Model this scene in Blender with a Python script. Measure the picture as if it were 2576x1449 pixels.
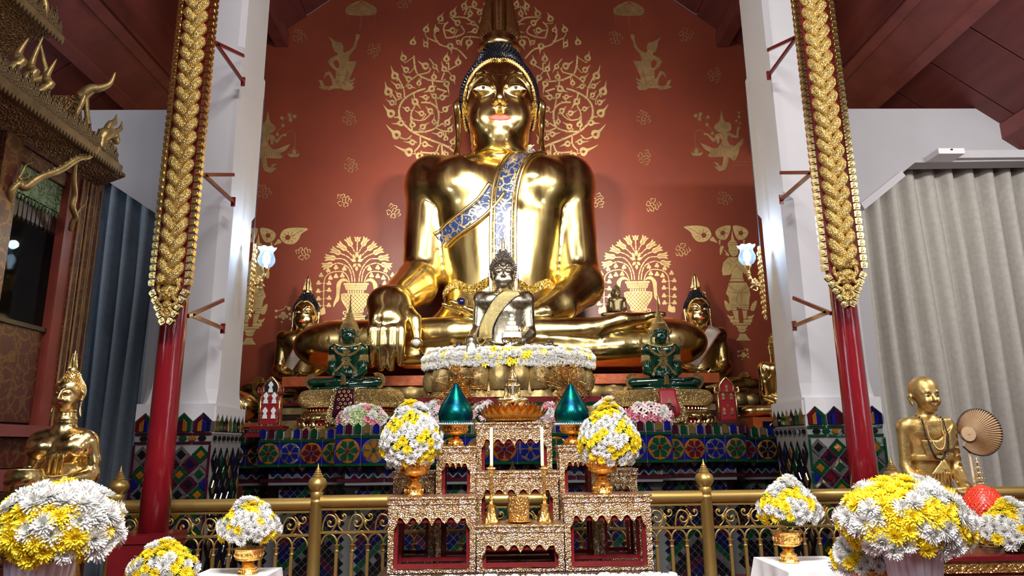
import bpy, bmesh, math, random
import numpy as np
from mathutils import Vector, Matrix, Euler
from mathutils.bvhtree import BVHTree
random.seed(7); np.random.seed(7)
PI = math.pi
scene = bpy.context.scene
COL = scene.collection
for o in list(bpy.data.objects): bpy.data.objects.remove(o)

# ------------------------------------------------------------------ camera
FPX = 1750.0; CZ = 1.55
PITCH = math.atan(397/FPX); YAW = math.radians(1.2); ROLL = math.radians(0.66)
_f = Vector((math.sin(YAW)*math.cos(PITCH), math.cos(YAW)*math.cos(PITCH), math.sin(PITCH)))
_r = Vector((math.cos(YAW), -math.sin(YAW), 0)); _u = _r.cross(_f)
CR = _r*math.cos(ROLL) - _u*math.sin(ROLL); CU = _u*math.cos(ROLL) + _r*math.sin(ROLL)
cam = bpy.data.cameras.new('camera'); camo = bpy.data.objects.new('camera', cam); COL.objects.link(camo)
camo.matrix_world = Matrix(((CR.x, CU.x, -_f.x, 0), (CR.y, CU.y, -_f.y, 0), (CR.z, CU.z, -_f.z, CZ), (0, 0, 0, 1)))
cam.sensor_width = 36.0; cam.lens = 36.0*FPX/2576.0; cam.clip_start = 0.05; cam.clip_end = 200
scene.camera = camo
def ray(px, py):
    return _f + CR*((px-1288)/FPX) + CU*(-(py-724.5)/FPX)
def W(px, py, Y):                       # the point at depth Y seen at a pixel
    d = ray(px, py); t = Y/d.y
    return Vector((d.x*t, Y, CZ + d.z*t))
def WX(px, py, X):                      # the point on the plane x = X seen at a pixel
    d = ray(px, py); t = X/d.x
    return Vector((X, d.y*t, CZ + d.z*t))

# ------------------------------------------------------------------ world, lights, exposure
scene.view_settings.view_transform = 'Standard'; scene.view_settings.look = 'None'
scene.view_settings.gamma = 1.0; scene.view_settings.use_curve_mapping = False
scene.view_settings.exposure = 0.0
world = bpy.data.worlds.new('world'); scene.world = world; world.use_nodes = True
bgn = world.node_tree.nodes['Background']; bgn.inputs[0].default_value = (.55, .6, .7, 1); bgn.inputs[1].default_value = .18
def area(name, loc, target, sx, sy, power, color, spread=180):
    l = bpy.data.lights.new(name, 'AREA'); l.shape = 'RECTANGLE'; l.size = sx; l.size_y = sy
    l.energy = power; l.color = color; l.spread = math.radians(spread)
    o = bpy.data.objects.new(name, l); COL.objects.link(o); o.location = loc
    o.rotation_euler = (Vector(target) - Vector(loc)).to_track_quat('-Z', 'Y').to_euler()
    return o
COOL = (.93, .96, 1.0); WARM = (1.0, .86, .66)
area('flood_lamp_left', (-1.7, 4.5, 5.15), (-.1, 10.2, 4.7), .9, .35, 100, (1, .96, .88), 66)
area('flood_lamp_right', (1.9, 4.5, 5.15), (.2, 10.2, 4.7), .9, .35, 104, (1, .96, .88), 66)
area('ceiling_lamp_front', (.1, 3.4, 7.4), (.1, 9.2, 3.4), 2.0, .3, 190, (1, .98, .96))
area('hall_tube_left', (-3.4, -1.5, 5.2), (-.4, 8, 1.5), .2, 2.0, 60, COOL)
area('hall_tube_right', (3.4, -1.5, 5.2), (.4, 8, 1.5), .2, 2.0, 60, COOL)
area('ceiling_lamp_middle', (.1, .4, 6.4), (.1, 4.6, .5), 2.6, .5, 225, (1, .98, .95), 75)
area('aisle_fill_right', (5.6, 3.4, 5.2), (5.6, 8.3, 2.6), 1.3, .2, 190, (1, .97, .93))  # unseen fill added to brighten the right curtain and bay wall
area('ceiling_fill', (0, .2, 4.2), (0, 2.2, 9), 3.2, .6, 170, (1, .95, .9), 170)  # unseen upward fill added to lift the dark ceiling and upper corners
area('side_fill_left', (-8.3, .5, 3.2), (0, 4.5, 1.6), 3.0, 2.6, 200, (.74, .86, 1))  # added cool fill for highlights on the gold; the wall has no opening
area('side_fill_right', (8.3, -.5, 3.2), (0, 4.5, 1.6), 2.6, 2.4, 90, (.95, .97, 1))  # weaker neutral fill added opposite, also without an opening in the wall
area('aisle_fill_left', (-6.4, 6.2, 4.6), (-4.6, 8.4, 4.4), .2, .9, 26, COOL)  # small unseen fill added for the left curtain and bay wall
# ------------------------------------------------------------------ materials
def _nt(name):
    m = bpy.data.materials.new(name); m.use_nodes = True
    nt = m.node_tree; b = nt.nodes['Principled BSDF']
    return m, nt, b
def mat(name, color, rough=.5, metal=0, noise=0, nscale=8, bump=0, bscale=40, spec=None, coat=0, color2=None, trans=0, ior=1.45, emis=None, estr=0, rvar=0, stretch=None):
    m, nt, b = _nt(name); N = nt.nodes; L = nt.links
    b.inputs['Base Color'].default_value = (*color, 1); b.inputs['Roughness'].default_value = rough
    b.inputs['Metallic'].default_value = metal; b.inputs['IOR'].default_value = ior
    if spec is not None: b.inputs['Specular IOR Level'].default_value = spec
    if coat: b.inputs['Coat Weight'].default_value = coat; b.inputs['Coat Roughness'].default_value = .08
    if trans: b.inputs['Transmission Weight'].default_value = trans
    if emis: b.inputs['Emission Color'].default_value = (*emis, 1); b.inputs['Emission Strength'].default_value = estr
    if noise or bump or rvar:
        tc = N.new('ShaderNodeTexCoord'); src = tc.outputs['Object']
        if stretch:
            mp = N.new('ShaderNodeMapping'); mp.inputs['Scale'].default_value = stretch
            L.new(src, mp.inputs[0]); src = mp.outputs[0]
    if noise or rvar:
        n = N.new('ShaderNodeTexNoise'); n.inputs['Scale'].default_value = nscale; n.inputs['Detail'].default_value = 5
        L.new(src, n.inputs['Vector'])
    if noise:
        mx = N.new('ShaderNodeMix'); mx.data_type = 'RGBA'
        c2 = color2 or tuple(c*(1-noise) for c in color)
        mx.inputs[6].default_value = (*color, 1); mx.inputs[7].default_value = (*c2, 1)
        rp = N.new('ShaderNodeValToRGB'); rp.color_ramp.elements[0].position = .35; rp.color_ramp.elements[1].position = .68
        L.new(n.outputs['Fac'], rp.inputs[0]); L.new(rp.outputs[0], mx.inputs[0]); L.new(mx.outputs[2], b.inputs['Base Color'])
    if rvar:
        mr = N.new('ShaderNodeMapRange'); mr.inputs[1].default_value = .3; mr.inputs[2].default_value = .7
        mr.inputs[3].default_value = max(.02, rough-rvar); mr.inputs[4].default_value = rough+rvar
        L.new(n.outputs['Fac'], mr.inputs[0]); L.new(mr.outputs[0], b.inputs['Roughness'])
    if bump:
        n2 = N.new('ShaderNodeTexNoise'); n2.inputs['Scale'].default_value = bscale; n2.inputs['Detail'].default_value = 4
        bp = N.new('ShaderNodeBump'); bp.inputs['Strength'].default_value = bump; bp.inputs['Distance'].default_value = .02
        L.new(src, n2.inputs['Vector']); L.new(n2.outputs['Fac'], bp.inputs['Height']); L.new(bp.outputs[0], b.inputs['Normal'])
    return m
def carved(name, gold, ground, scale, rough=.3, metal=1.0, bump=.8, dist=.01, thr=.35, chips=None):
    """close gilded relief: voronoi rosettes of gold on a coloured ground"""
    m, nt, b = _nt(name); N = nt.nodes; L = nt.links
    tc = N.new('ShaderNodeTexCoord')
    v = N.new('ShaderNodeTexVoronoi'); v.inputs['Scale'].default_value = scale; v.inputs['Randomness'].default_value = .35
    v2 = N.new('ShaderNodeTexVoronoi'); v2.feature = 'DISTANCE_TO_EDGE'; v2.inputs['Scale'].default_value = scale*2.3
    L.new(tc.outputs['Object'], v.inputs['Vector']); L.new(tc.outputs['Object'], v2.inputs['Vector'])
    mul = N.new('ShaderNodeMath'); mul.operation = 'MULTIPLY'
    w = N.new('ShaderNodeMath'); w.operation = 'SINE'; k = N.new('ShaderNodeMath'); k.operation = 'MULTIPLY'; k.inputs[1].default_value = 22
    L.new(v.outputs['Distance'], k.inputs[0]); L.new(k.outputs[0], w.inputs[0])
    ad = N.new('ShaderNodeMath'); ad.operation = 'MULTIPLY_ADD'; ad.inputs[1].default_value = .18; ad.inputs[2].default_value = .25
    L.new(w.outputs[0], ad.inputs[0])
    ad2 = N.new('ShaderNodeMath'); ad2.operation = 'MULTIPLY_ADD'; ad2.inputs[1].default_value = 2.2
    L.new(v2.outputs['Distance'], ad2.inputs[0]); L.new(ad.outputs[0], ad2.inputs[2])
    rp = N.new('ShaderNodeValToRGB'); rp.color_ramp.elements[0].position = thr-.05; rp.color_ramp.elements[1].position = thr+.05
    L.new(ad2.outputs[0], rp.inputs[0])
    mx = N.new('ShaderNodeMix'); mx.data_type = 'RGBA'; mx.inputs[6].default_value = (*ground, 1); mx.inputs[7].default_value = (*gold, 1)
    L.new(rp.outputs[0], mx.inputs[0])
    out = mx.outputs[2]
    if chips:
        n = N.new('ShaderNodeTexVoronoi'); n.inputs['Scale'].default_value = scale*1.7
        rc = N.new('ShaderNodeValToRGB'); rc.color_ramp.elements[0].position = .62; rc.color_ramp.elements[1].position = .66
        sp = N.new('ShaderNodeSeparateColor'); L.new(tc.outputs['Object'], n.inputs['Vector']); L.new(n.outputs['Color'], sp.inputs[0])
        L.new(sp.outputs[0], rc.inputs[0])
        m3 = N.new('ShaderNodeMix'); m3.data_type = 'RGBA'; m3.inputs[7].default_value = (*chips, 1)
        mm = N.new('ShaderNodeMath'); mm.operation = 'MULTIPLY'; L.new(rc.outputs[0], mm.inputs[0]); L.new(rp.outputs[0], mm.inputs[1])
        L.new(mm.outputs[0], m3.inputs[0]); L.new(out, m3.inputs[6]); out = m3.outputs[2]
    L.new(out, b.inputs['Base Color'])
    mt = N.new('ShaderNodeMath'); mt.operation = 'MULTIPLY'; mt.inputs[1].default_value = metal
    L.new(rp.outputs[0], mt.inputs[0]); L.new(mt.outputs[0], b.inputs['Metallic'])
    b.inputs['Roughness'].default_value = rough
    bp = N.new('ShaderNodeBump'); bp.inputs['Strength'].default_value = bump; bp.inputs['Distance'].default_value = dist
    L.new(ad2.outputs[0], bp.inputs['Height']); L.new(bp.outputs[0], b.inputs['Normal'])
    return m
def stencil(name, ground, gold, scale, thr=.5, rough=.4, metal=.6):
    """flat gold stencil tendrils and blossoms on lacquer"""
    m, nt, b = _nt(name); N = nt.nodes; L = nt.links
    tc = N.new('ShaderNodeTexCoord')
    n = N.new('ShaderNodeTexNoise'); n.inputs['Scale'].default_value = scale*.9; n.inputs['Detail'].default_value = 1
    va = N.new('ShaderNodeVectorMath'); va.operation = 'MULTIPLY_ADD'; w = 1.1/scale; va.inputs[1].default_value = (w, w, w)
    L.new(tc.outputs['Object'], n.inputs['Vector']); L.new(n.outputs['Color'], va.inputs[0]); L.new(tc.outputs['Object'], va.inputs[2])
    def edge(sc, a, c, feat='DISTANCE_TO_EDGE', inv=True):
        v = N.new('ShaderNodeTexVoronoi'); v.feature = feat; v.inputs['Scale'].default_value = sc; L.new(va.outputs[0], v.inputs['Vector'])
        r = N.new('ShaderNodeMapRange'); r.inputs[1].default_value = a; r.inputs[2].default_value = c; r.inputs[3].default_value = 1; r.inputs[4].default_value = 0
        L.new(v.outputs['Distance'], r.inputs[0]); return r.outputs[0]
    e1 = edge(scale, .045, .07); e2 = edge(scale*2.6, .26, .30, 'F1')
    mx_ = N.new('ShaderNodeMath'); mx_.operation = 'MAXIMUM'; L.new(e1, mx_.inputs[0]); L.new(e2, mx_.inputs[1])
    e3 = edge(scale*5.2, .02, .06); sb = N.new('ShaderNodeMath'); sb.operation = 'SUBTRACT'; sb.use_clamp = True; L.new(mx_.outputs[0], sb.inputs[0]); L.new(e3, sb.inputs[1])
    mx = N.new('ShaderNodeMix'); mx.data_type = 'RGBA'; mx.inputs[6].default_value = (*ground, 1); mx.inputs[7].default_value = (*gold, 1)
    L.new(sb.outputs[0], mx.inputs[0]); L.new(mx.outputs[2], b.inputs['Base Color'])
    mt = N.new('ShaderNodeMath'); mt.operation = 'MULTIPLY'; mt.inputs[1].default_value = metal
    L.new(sb.outputs[0], mt.inputs[0]); L.new(mt.outputs[0], b.inputs['Metallic']); b.inputs['Roughness'].default_value = rough
    return m
GOLD = (.93, .66, .22)
M = dict(
 gold_leaf=mat('gold_leaf', (.84, .65, .27), .20, 1, bump=.10, bscale=9, rvar=.08, nscale=5, stretch=(1, 1, .25)),
 gold_small=mat('gold_small', (.80, .61, .27), .22, 1, bump=.12, bscale=30, rvar=.07, nscale=18),
 gold_bright=mat('gold_bright', (.90, .70, .34), .24, 1),
 gold_orange=mat('gold_orange', (.95, .52, .12), .2, 1, bump=.3, bscale=60),
 gold_old=mat('gold_old', (.46, .33, .13), .45, .75, noise=1, nscale=9, color2=(.28, .19, .08), bump=.3, bscale=18),
 gold_patina=mat('gold_patina', (.46, .33, .13), .5, .65, noise=1, nscale=6, color2=(.13, .085, .04), bump=.4, bscale=14),
 gold_paint=mat('gold_paint', (.50, .33, .10), .38, .75, noise=.25, nscale=6, rvar=.05),
 gold_stencil=mat('gold_stencil', (.80, .58, .24), .42, .45, noise=.35, nscale=4),
 gold_dim=mat('gold_dim', (.40, .25, .10), .5, .35, noise=.35, nscale=6),
 silver=mat('silver', (.46, .40, .29), .27, 1, bump=.05, bscale=10, rvar=.06, nscale=5, noise=.15),
 bronze_dark=mat('bronze_dark', (.07, .06, .055), .42, .7, bump=.3, bscale=50),
 bronze=mat('bronze', (.36, .28, .15), .38, .9, noise=.5, nscale=30, bump=.2),
 monk_gold=mat('monk_gold', (.58, .42, .17), .42, .9, noise=1, nscale=10, color2=(.50, .30, .09), bump=.2, bscale=30),
 emerald=mat('emerald', (.0, .032, .014), .05, 0, spec=.6, coat=.6, noise=1, nscale=1.2, color2=(.0, .012, .008)),
 emerald_glass=mat('emerald_glass', (.02, .62, .26), .03, 0, trans=.75, ior=1.5),
 hair=mat('hair', (.012, .013, .02), .28, .2),
 lip_red=mat('lip_red', (.75, .06, .03), .35), eye_white=mat('eye_white', (.75, .62, .58), .3), eye_black=mat('eye_black', (.01, .01, .02), .1),
 wall_red=mat('wall_red', (.235, .046, .021), .42, 0, noise=1, nscale=1.1, color2=(.195, .036, .018), bump=.05, bscale=6, rvar=.05),
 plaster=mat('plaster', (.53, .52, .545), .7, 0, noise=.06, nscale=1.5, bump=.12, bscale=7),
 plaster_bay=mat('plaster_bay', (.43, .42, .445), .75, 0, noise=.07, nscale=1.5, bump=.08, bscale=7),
 wood_red=mat('wood_red', (.16, .036, .032), .5, 0, noise=1, nscale=2.5, color2=(.115, .026, .025), bump=.15, bscale=8, stretch=(3, .4, 3)),
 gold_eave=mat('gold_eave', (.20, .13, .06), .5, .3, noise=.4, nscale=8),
 wood_beam=mat('wood_beam', (.22, .058, .050), .5, 0, noise=1, nscale=3, color2=(.16, .042, .038), bump=.15, bscale=10),
 wood_post=mat('wood_post', (.24, .045, .03), .4, 0, noise=.3, nscale=4),
 wood_joint=mat('wood_joint', (.03, .008, .008), .7),
 pole_red=mat('pole_red', (.23, .008, .015), .2, 0, noise=1, nscale=2, color2=(.16, .006, .011), bump=.35, bscale=5, coat=.6, stretch=(3, 3, .6)),
 lacquer=mat('lacquer', (.16, .010, .014), .25, 0, noise=.3, nscale=6, coat=.4),
 board_red=mat('board_red', (.22, .012, .02), .4),
 cloth_white=mat('cloth_white', (.72, .71, .72), .75, 0, bump=.06, bscale=90),
 lace=mat('lace', (.8, .8, .82), .8),
 curtain_grey=mat('curtain_grey', (.50, .475, .43), .8, 0, noise=.12, nscale=18, bump=.2, bscale=60),
 curtain_blue=mat('curtain_blue', (.22, .27, .33), .7, 0, noise=.15, nscale=18, bump=.2, bscale=60),
 dark_wood=mat('dark_wood', (.035, .014, .010), .4, 0, noise=.4, nscale=5),
 black=mat('black', (.01, .01, .012), .4), wire=mat('wire', (.05, .06, .09), .5),
 grout=mat('grout', (.33, .31, .29), .8), grout_mid=mat('grout_mid', (.17, .165, .16), .8), grout_dark=mat('grout_dark', (.10, .10, .10), .8),
 orange_cloth=mat('orange_cloth', (.42, .085, .02), .4, 0, noise=.3, nscale=8, bump=.4, bscale=10),
 petal_white=mat('petal_white', (.80, .79, .765), .6, 0, spec=.2), petal_yellow=mat('petal_yellow', (.90, .70, .035), .55, 0, spec=.2),
 petal_pink=mat('petal_pink', (.70, .25, .32), .6), petal_pale=mat('petal_pale', (.80, .62, .62), .6), petal_lime=mat('petal_lime', (.55, .65, .35), .6),
 leaf=mat('leaf', (.04, .09, .03), .5), flower_core=mat('flower_core', (.55, .55, .10), .7),
 plastic_white=mat('plastic_white', (.72, .66, .74), .35), candle=mat('candle', (.85, .74, .46), .45, 0, spec=.3),
 white=mat('white', (.78, .78, .80), .5),
 tray_gold=mat('tray_gold', (.98, .62, .18), .18, 1, bump=.5, bscale=55),
 cone_green=mat('cone_green', (.0, .16, .10), .3, .85, noise=1, nscale=12, color2=(.0, .03, .09)),
 strawberry=mat('strawberry', (.75, .05, .02), .35), bead=mat('bead', (.85, .87, .95), .12, .6),
 palm=mat('palm', (.64, .44, .26), .6, 0, noise=.25, nscale=4, bump=.2, bscale=60),
 ground_red=mat('ground_red', (.25, .01, .015), .4),
 glass=mat('glass', (.85, .92, 1.0), .03, 0, trans=1, ior=1.45),
 pane=mat('pane', (.75, .8, .8), .02, 0, trans=1, ior=1.1),
 floor=mat('floor', (.16, .03, .02), .35, 0, noise=.3, nscale=2),
)
for nm, c in dict(blue=(.008, .010, .17), red=(.11, .006, .010), green=(.004, .055, .022), amber=(.30, .11, .012), mirror=(.36, .365, .38), dark=(.008, .008, .011), plum=(.055, .007, .022), navy=(.006, .007, .05), ochre=(.17, .11, .035)).items():
    M['tile_'+nm] = mat('tile_'+nm, c, .09, .35 if nm != 'mirror' else .85, noise=.35, nscale=9, bump=.12, bscale=6, spec=.6)
M['carved_table'] = carved('carved_table', (.47, .36, .17), (.20, .012, .016), 27, .34, 1, .6, .010, .36, (.80, .74, .58))
M['carved_base'] = carved('carved_base', (.80, .56, .22), (.30, .16, .05), 30, .35, 1, 1, .012, .28)
M['carved_jewel'] = carved('carved_jewel', (.84, .63, .30), (.30, .17, .05), 24, .25, 1, 1, .01, .25)
M['scales'] = carved('scales', (.74, .53, .19), (.40, .24, .07), 30, .38, 1, .7, .008, .2)
M['sash_silver'] = carved('sash_silver', (.80, .70, .58), (.40, .27, .22), 16, .35, .8, .6, .008, .3, (.9, .87, .85))
M['sash_gold'] = carved('sash_gold', (.52, .42, .18), (.30, .23, .13), 15, .35, .8, .6, .008, .3)
M['sash_blue'] = stencil('sash_blue', (.010, .020, .070), (.74, .55, .22), 8, .5, .32, .9)
M['belt_gold'] = carved('belt_gold', (.95, .72, .22), (.42, .26, .04), 16, .25, 1, .9, .03, .3)
M['cabinet_red'] = stencil('cabinet_red', (.070, .012, .009), (.19, .105, .038), 7.5)
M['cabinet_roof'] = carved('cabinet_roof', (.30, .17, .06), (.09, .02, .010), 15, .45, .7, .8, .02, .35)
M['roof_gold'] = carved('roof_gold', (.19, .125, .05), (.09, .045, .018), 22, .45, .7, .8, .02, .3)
M['lattice_green'] = stencil('lattice_green', (.20, .30, .15), (.03, .05, .02), 12, .45, .6, 0)
M['red_gilt'] = stencil('red_gilt', (.26, .012, .015), (.75, .5, .18), 22, .6)
M['gold_carpet'] = carved('gold_carpet', (.72, .55, .25), (.25, .02, .05), 14, .4, .8, .5, .01, .48)
M['stand_gold'] = carved('stand_gold', (.85, .55, .18), (.26, .04, .02), 20, .28, .9, 1, .015, .3)

# ------------------------------------------------------------------ object helpers
def link(name, me, parent=None, m=None, loc=None):
    o = bpy.data.objects.new(name, me); COL.objects.link(o)
    if m is not None and me is not None and not me.materials: me.materials.append(m)
    if parent is not None: o.parent = parent
    if loc is not None: o.location = loc
    return o
def tag(o, label=None, cat=None, group=None, kind=None):
    if label: o['label'] = label
    if cat: o['category'] = cat
    if group: o['group'] = group
    if kind: o['kind'] = kind
    return o
def empty(name, loc=(0, 0, 0), rz=0, label=None, cat=None, group=None, scale=1):
    o = bpy.data.objects.new(name, None); COL.objects.link(o); o.location = loc; o.rotation_euler = (0, 0, rz)
    o.scale = (scale,)*3; o.empty_display_size = .1
    return tag(o, label, cat, group)
def mesh(name, V, F, smooth=True):
    me = bpy.data.meshes.new(name); me.from_pydata([tuple(v) for v in V], [], [tuple(f) for f in F]); me.update()
    if smooth:
        me.polygons.foreach_set('use_smooth', [True]*len(me.polygons))
    return me
class MB:
    """collects shapes, builds ONE mesh"""
    def __init__(s): s.V = []; s.F = []; s.mi = []; s.cur = 0
    def add(s, V, F):
        n = len(s.V); s.V += [Vector(v) for v in V]; s.F += [tuple(i+n for i in f) for f in F]; s.mi += [s.cur]*len(F); return s
    def box(s, c, h, R=None):
        c = Vector(c); V = []
        for x in (-1, 1):
            for y in (-1, 1):
                for z in (-1, 1):
                    p = Vector((x*h[0], y*h[1], z*h[2])); V.append(c + (R @ p if R else p))
        return s.add(V, [(0, 1, 3, 2), (4, 6, 7, 5), (0, 4, 5, 1), (2, 3, 7, 6), (0, 2, 6, 4), (1, 5, 7, 3)])
    def tube(s, P, r, n=8, flat=1.0, cap=True, up=None):
        P = [Vector(p) for p in P]; k = len(P)
        rr = r if hasattr(r, '__len__') else [r]*k
        V = []; F = []; prev = None
        for i, p in enumerate(P):
            t = (P[min(i+1, k-1)] - P[max(i-1, 0)]).normalized()
            ref = Vector(up) if up else (prev if prev else (Vector((0, 0, 1)) if abs(t.z) < .9 else Vector((1, 0, 0))))
            a = ref - t*ref.dot(t)
            if a.length < 1e-5: a = Vector((1, 0, 0)) - t*t.x
            a.normalize(); b = t.cross(a); prev = a
            for j in range(n):
                w = 2*PI*j/n; V.append(p + a*(math.cos(w)*rr[i]*flat) + b*(math.sin(w)*rr[i]))
        for i in range(k-1):
            for j in range(n):
                F.append((i*n+j, i*n+(j+1) % n, (i+1)*n+(j+1) % n, (i+1)*n+j))
        if cap: F.append(tuple(range(n))[::-1]); F.append(tuple((k-1)*n+j for j in range(n)))
        return s.add(V, F)
    def lathe(s, prof, n=24, c=(0, 0, 0), wob=0, nw=0, sx=1, sy=1):
        c = Vector(c); V = []; F = []
        for i, (r, z) in enumerate(prof):
            for j in range(n):
                a = 2*PI*j/n; q = r*(1+wob*math.cos(nw*a)) if wob else r
                V.append(c + Vector((q*math.cos(a)*sx, q*math.sin(a)*sy, z)))
        for i in range(len(prof)-1):
            for j in range(n):
                F.append((i*n+j, i*n+(j+1) % n, (i+1)*n+(j+1) % n, (i+1)*n+j))
        F.append(tuple(range(n))[::-1]); F.append(tuple((len(prof)-1)*n+j for j in range(n)))
        return s.add(V, F)
    def prism(s, poly, y0, y1, M4=None):
        """polygon in xz extruded along y"""
        n = len(poly); V = [Vector((x, y0, z)) for x, z in poly] + [Vector((x, y1, z)) for x, z in poly]
        if M4: V = [M4 @ v for v in V]
        F = [tuple(range(n)), tuple(range(2*n-1, n-1, -1))] + [(i, i+n, (i+1) % n+n, (i+1) % n) for i in range(n)]
        return s.add(V, F)
    def ell(s, c, r, nu=12, nv=8, R=None):
        c = Vector(c); V = []; F = []
        for i in range(nv+1):
            t = PI*i/nv
            for j in range(nu):
                a = 2*PI*j/nu; p = Vector((r[0]*math.sin(t)*math.cos(a), r[1]*math.sin(t)*math.sin(a), r[2]*math.cos(t)))
                V.append(c + (R @ p if R else p))
        for i in range(nv):
            for j in range(nu): F.append((i*nu+j, (i+1)*nu+j, (i+1)*nu+(j+1) % nu, i*nu+(j+1) % nu))
        return s.add(V, F)
    def mesh(s, name, smooth=False, auto=None):
        me = mesh(name, s.V, s.F, smooth)
        bm = bmesh.new(); bm.from_mesh(me); bmesh.ops.recalc_face_normals(bm, faces=bm.faces); bm.to_mesh(me); bm.free()
        if auto: me.set_sharp_from_angle(angle=math.radians(auto))
        return me
    def build(s, name, m, parent=None, smooth=False, auto=None, kind=None):
        me = s.mesh(name, smooth or bool(auto), auto)
        for q in (m if isinstance(m, (list, tuple)) else [m]): me.materials.append(q)
        if isinstance(m, (list, tuple)): me.polygons.foreach_set('material_index', s.mi)
        o = link(name, me, parent)
        if kind: o['kind'] = kind
        return o
def copy_tree(o, parent=None):
    c = o.copy(); COL.objects.link(c); c.parent = parent
    for ch in list(o.children): copy_tree(ch, c)
    return c
def cr(P, n=6, closed=False):
    """catmull-rom through points"""
    P = [Vector(p) for p in P]; k = len(P); out = []
    for i in range(k if closed else k-1):
        if closed: a, b, c, d = P[(i-1) % k], P[i], P[(i+1) % k], P[(i+2) % k]
        else: a, b, c, d = P[max(i-1, 0)], P[i], P[i+1], P[min(i+2, k-1)]
        for j in range(n):
            t = j/n; out.append(.5*((2*b) + (c-a)*t + (2*a-5*b+4*c-d)*t*t + (3*b-a-3*c+d)*t*t*t))
    if not closed: out.append(P[-1])
    return out
def cr2(P, n=6, closed=False):
    return [(v.x, v.z) for v in cr([(x, 0, z) for x, z in P], n, closed)]

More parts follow.
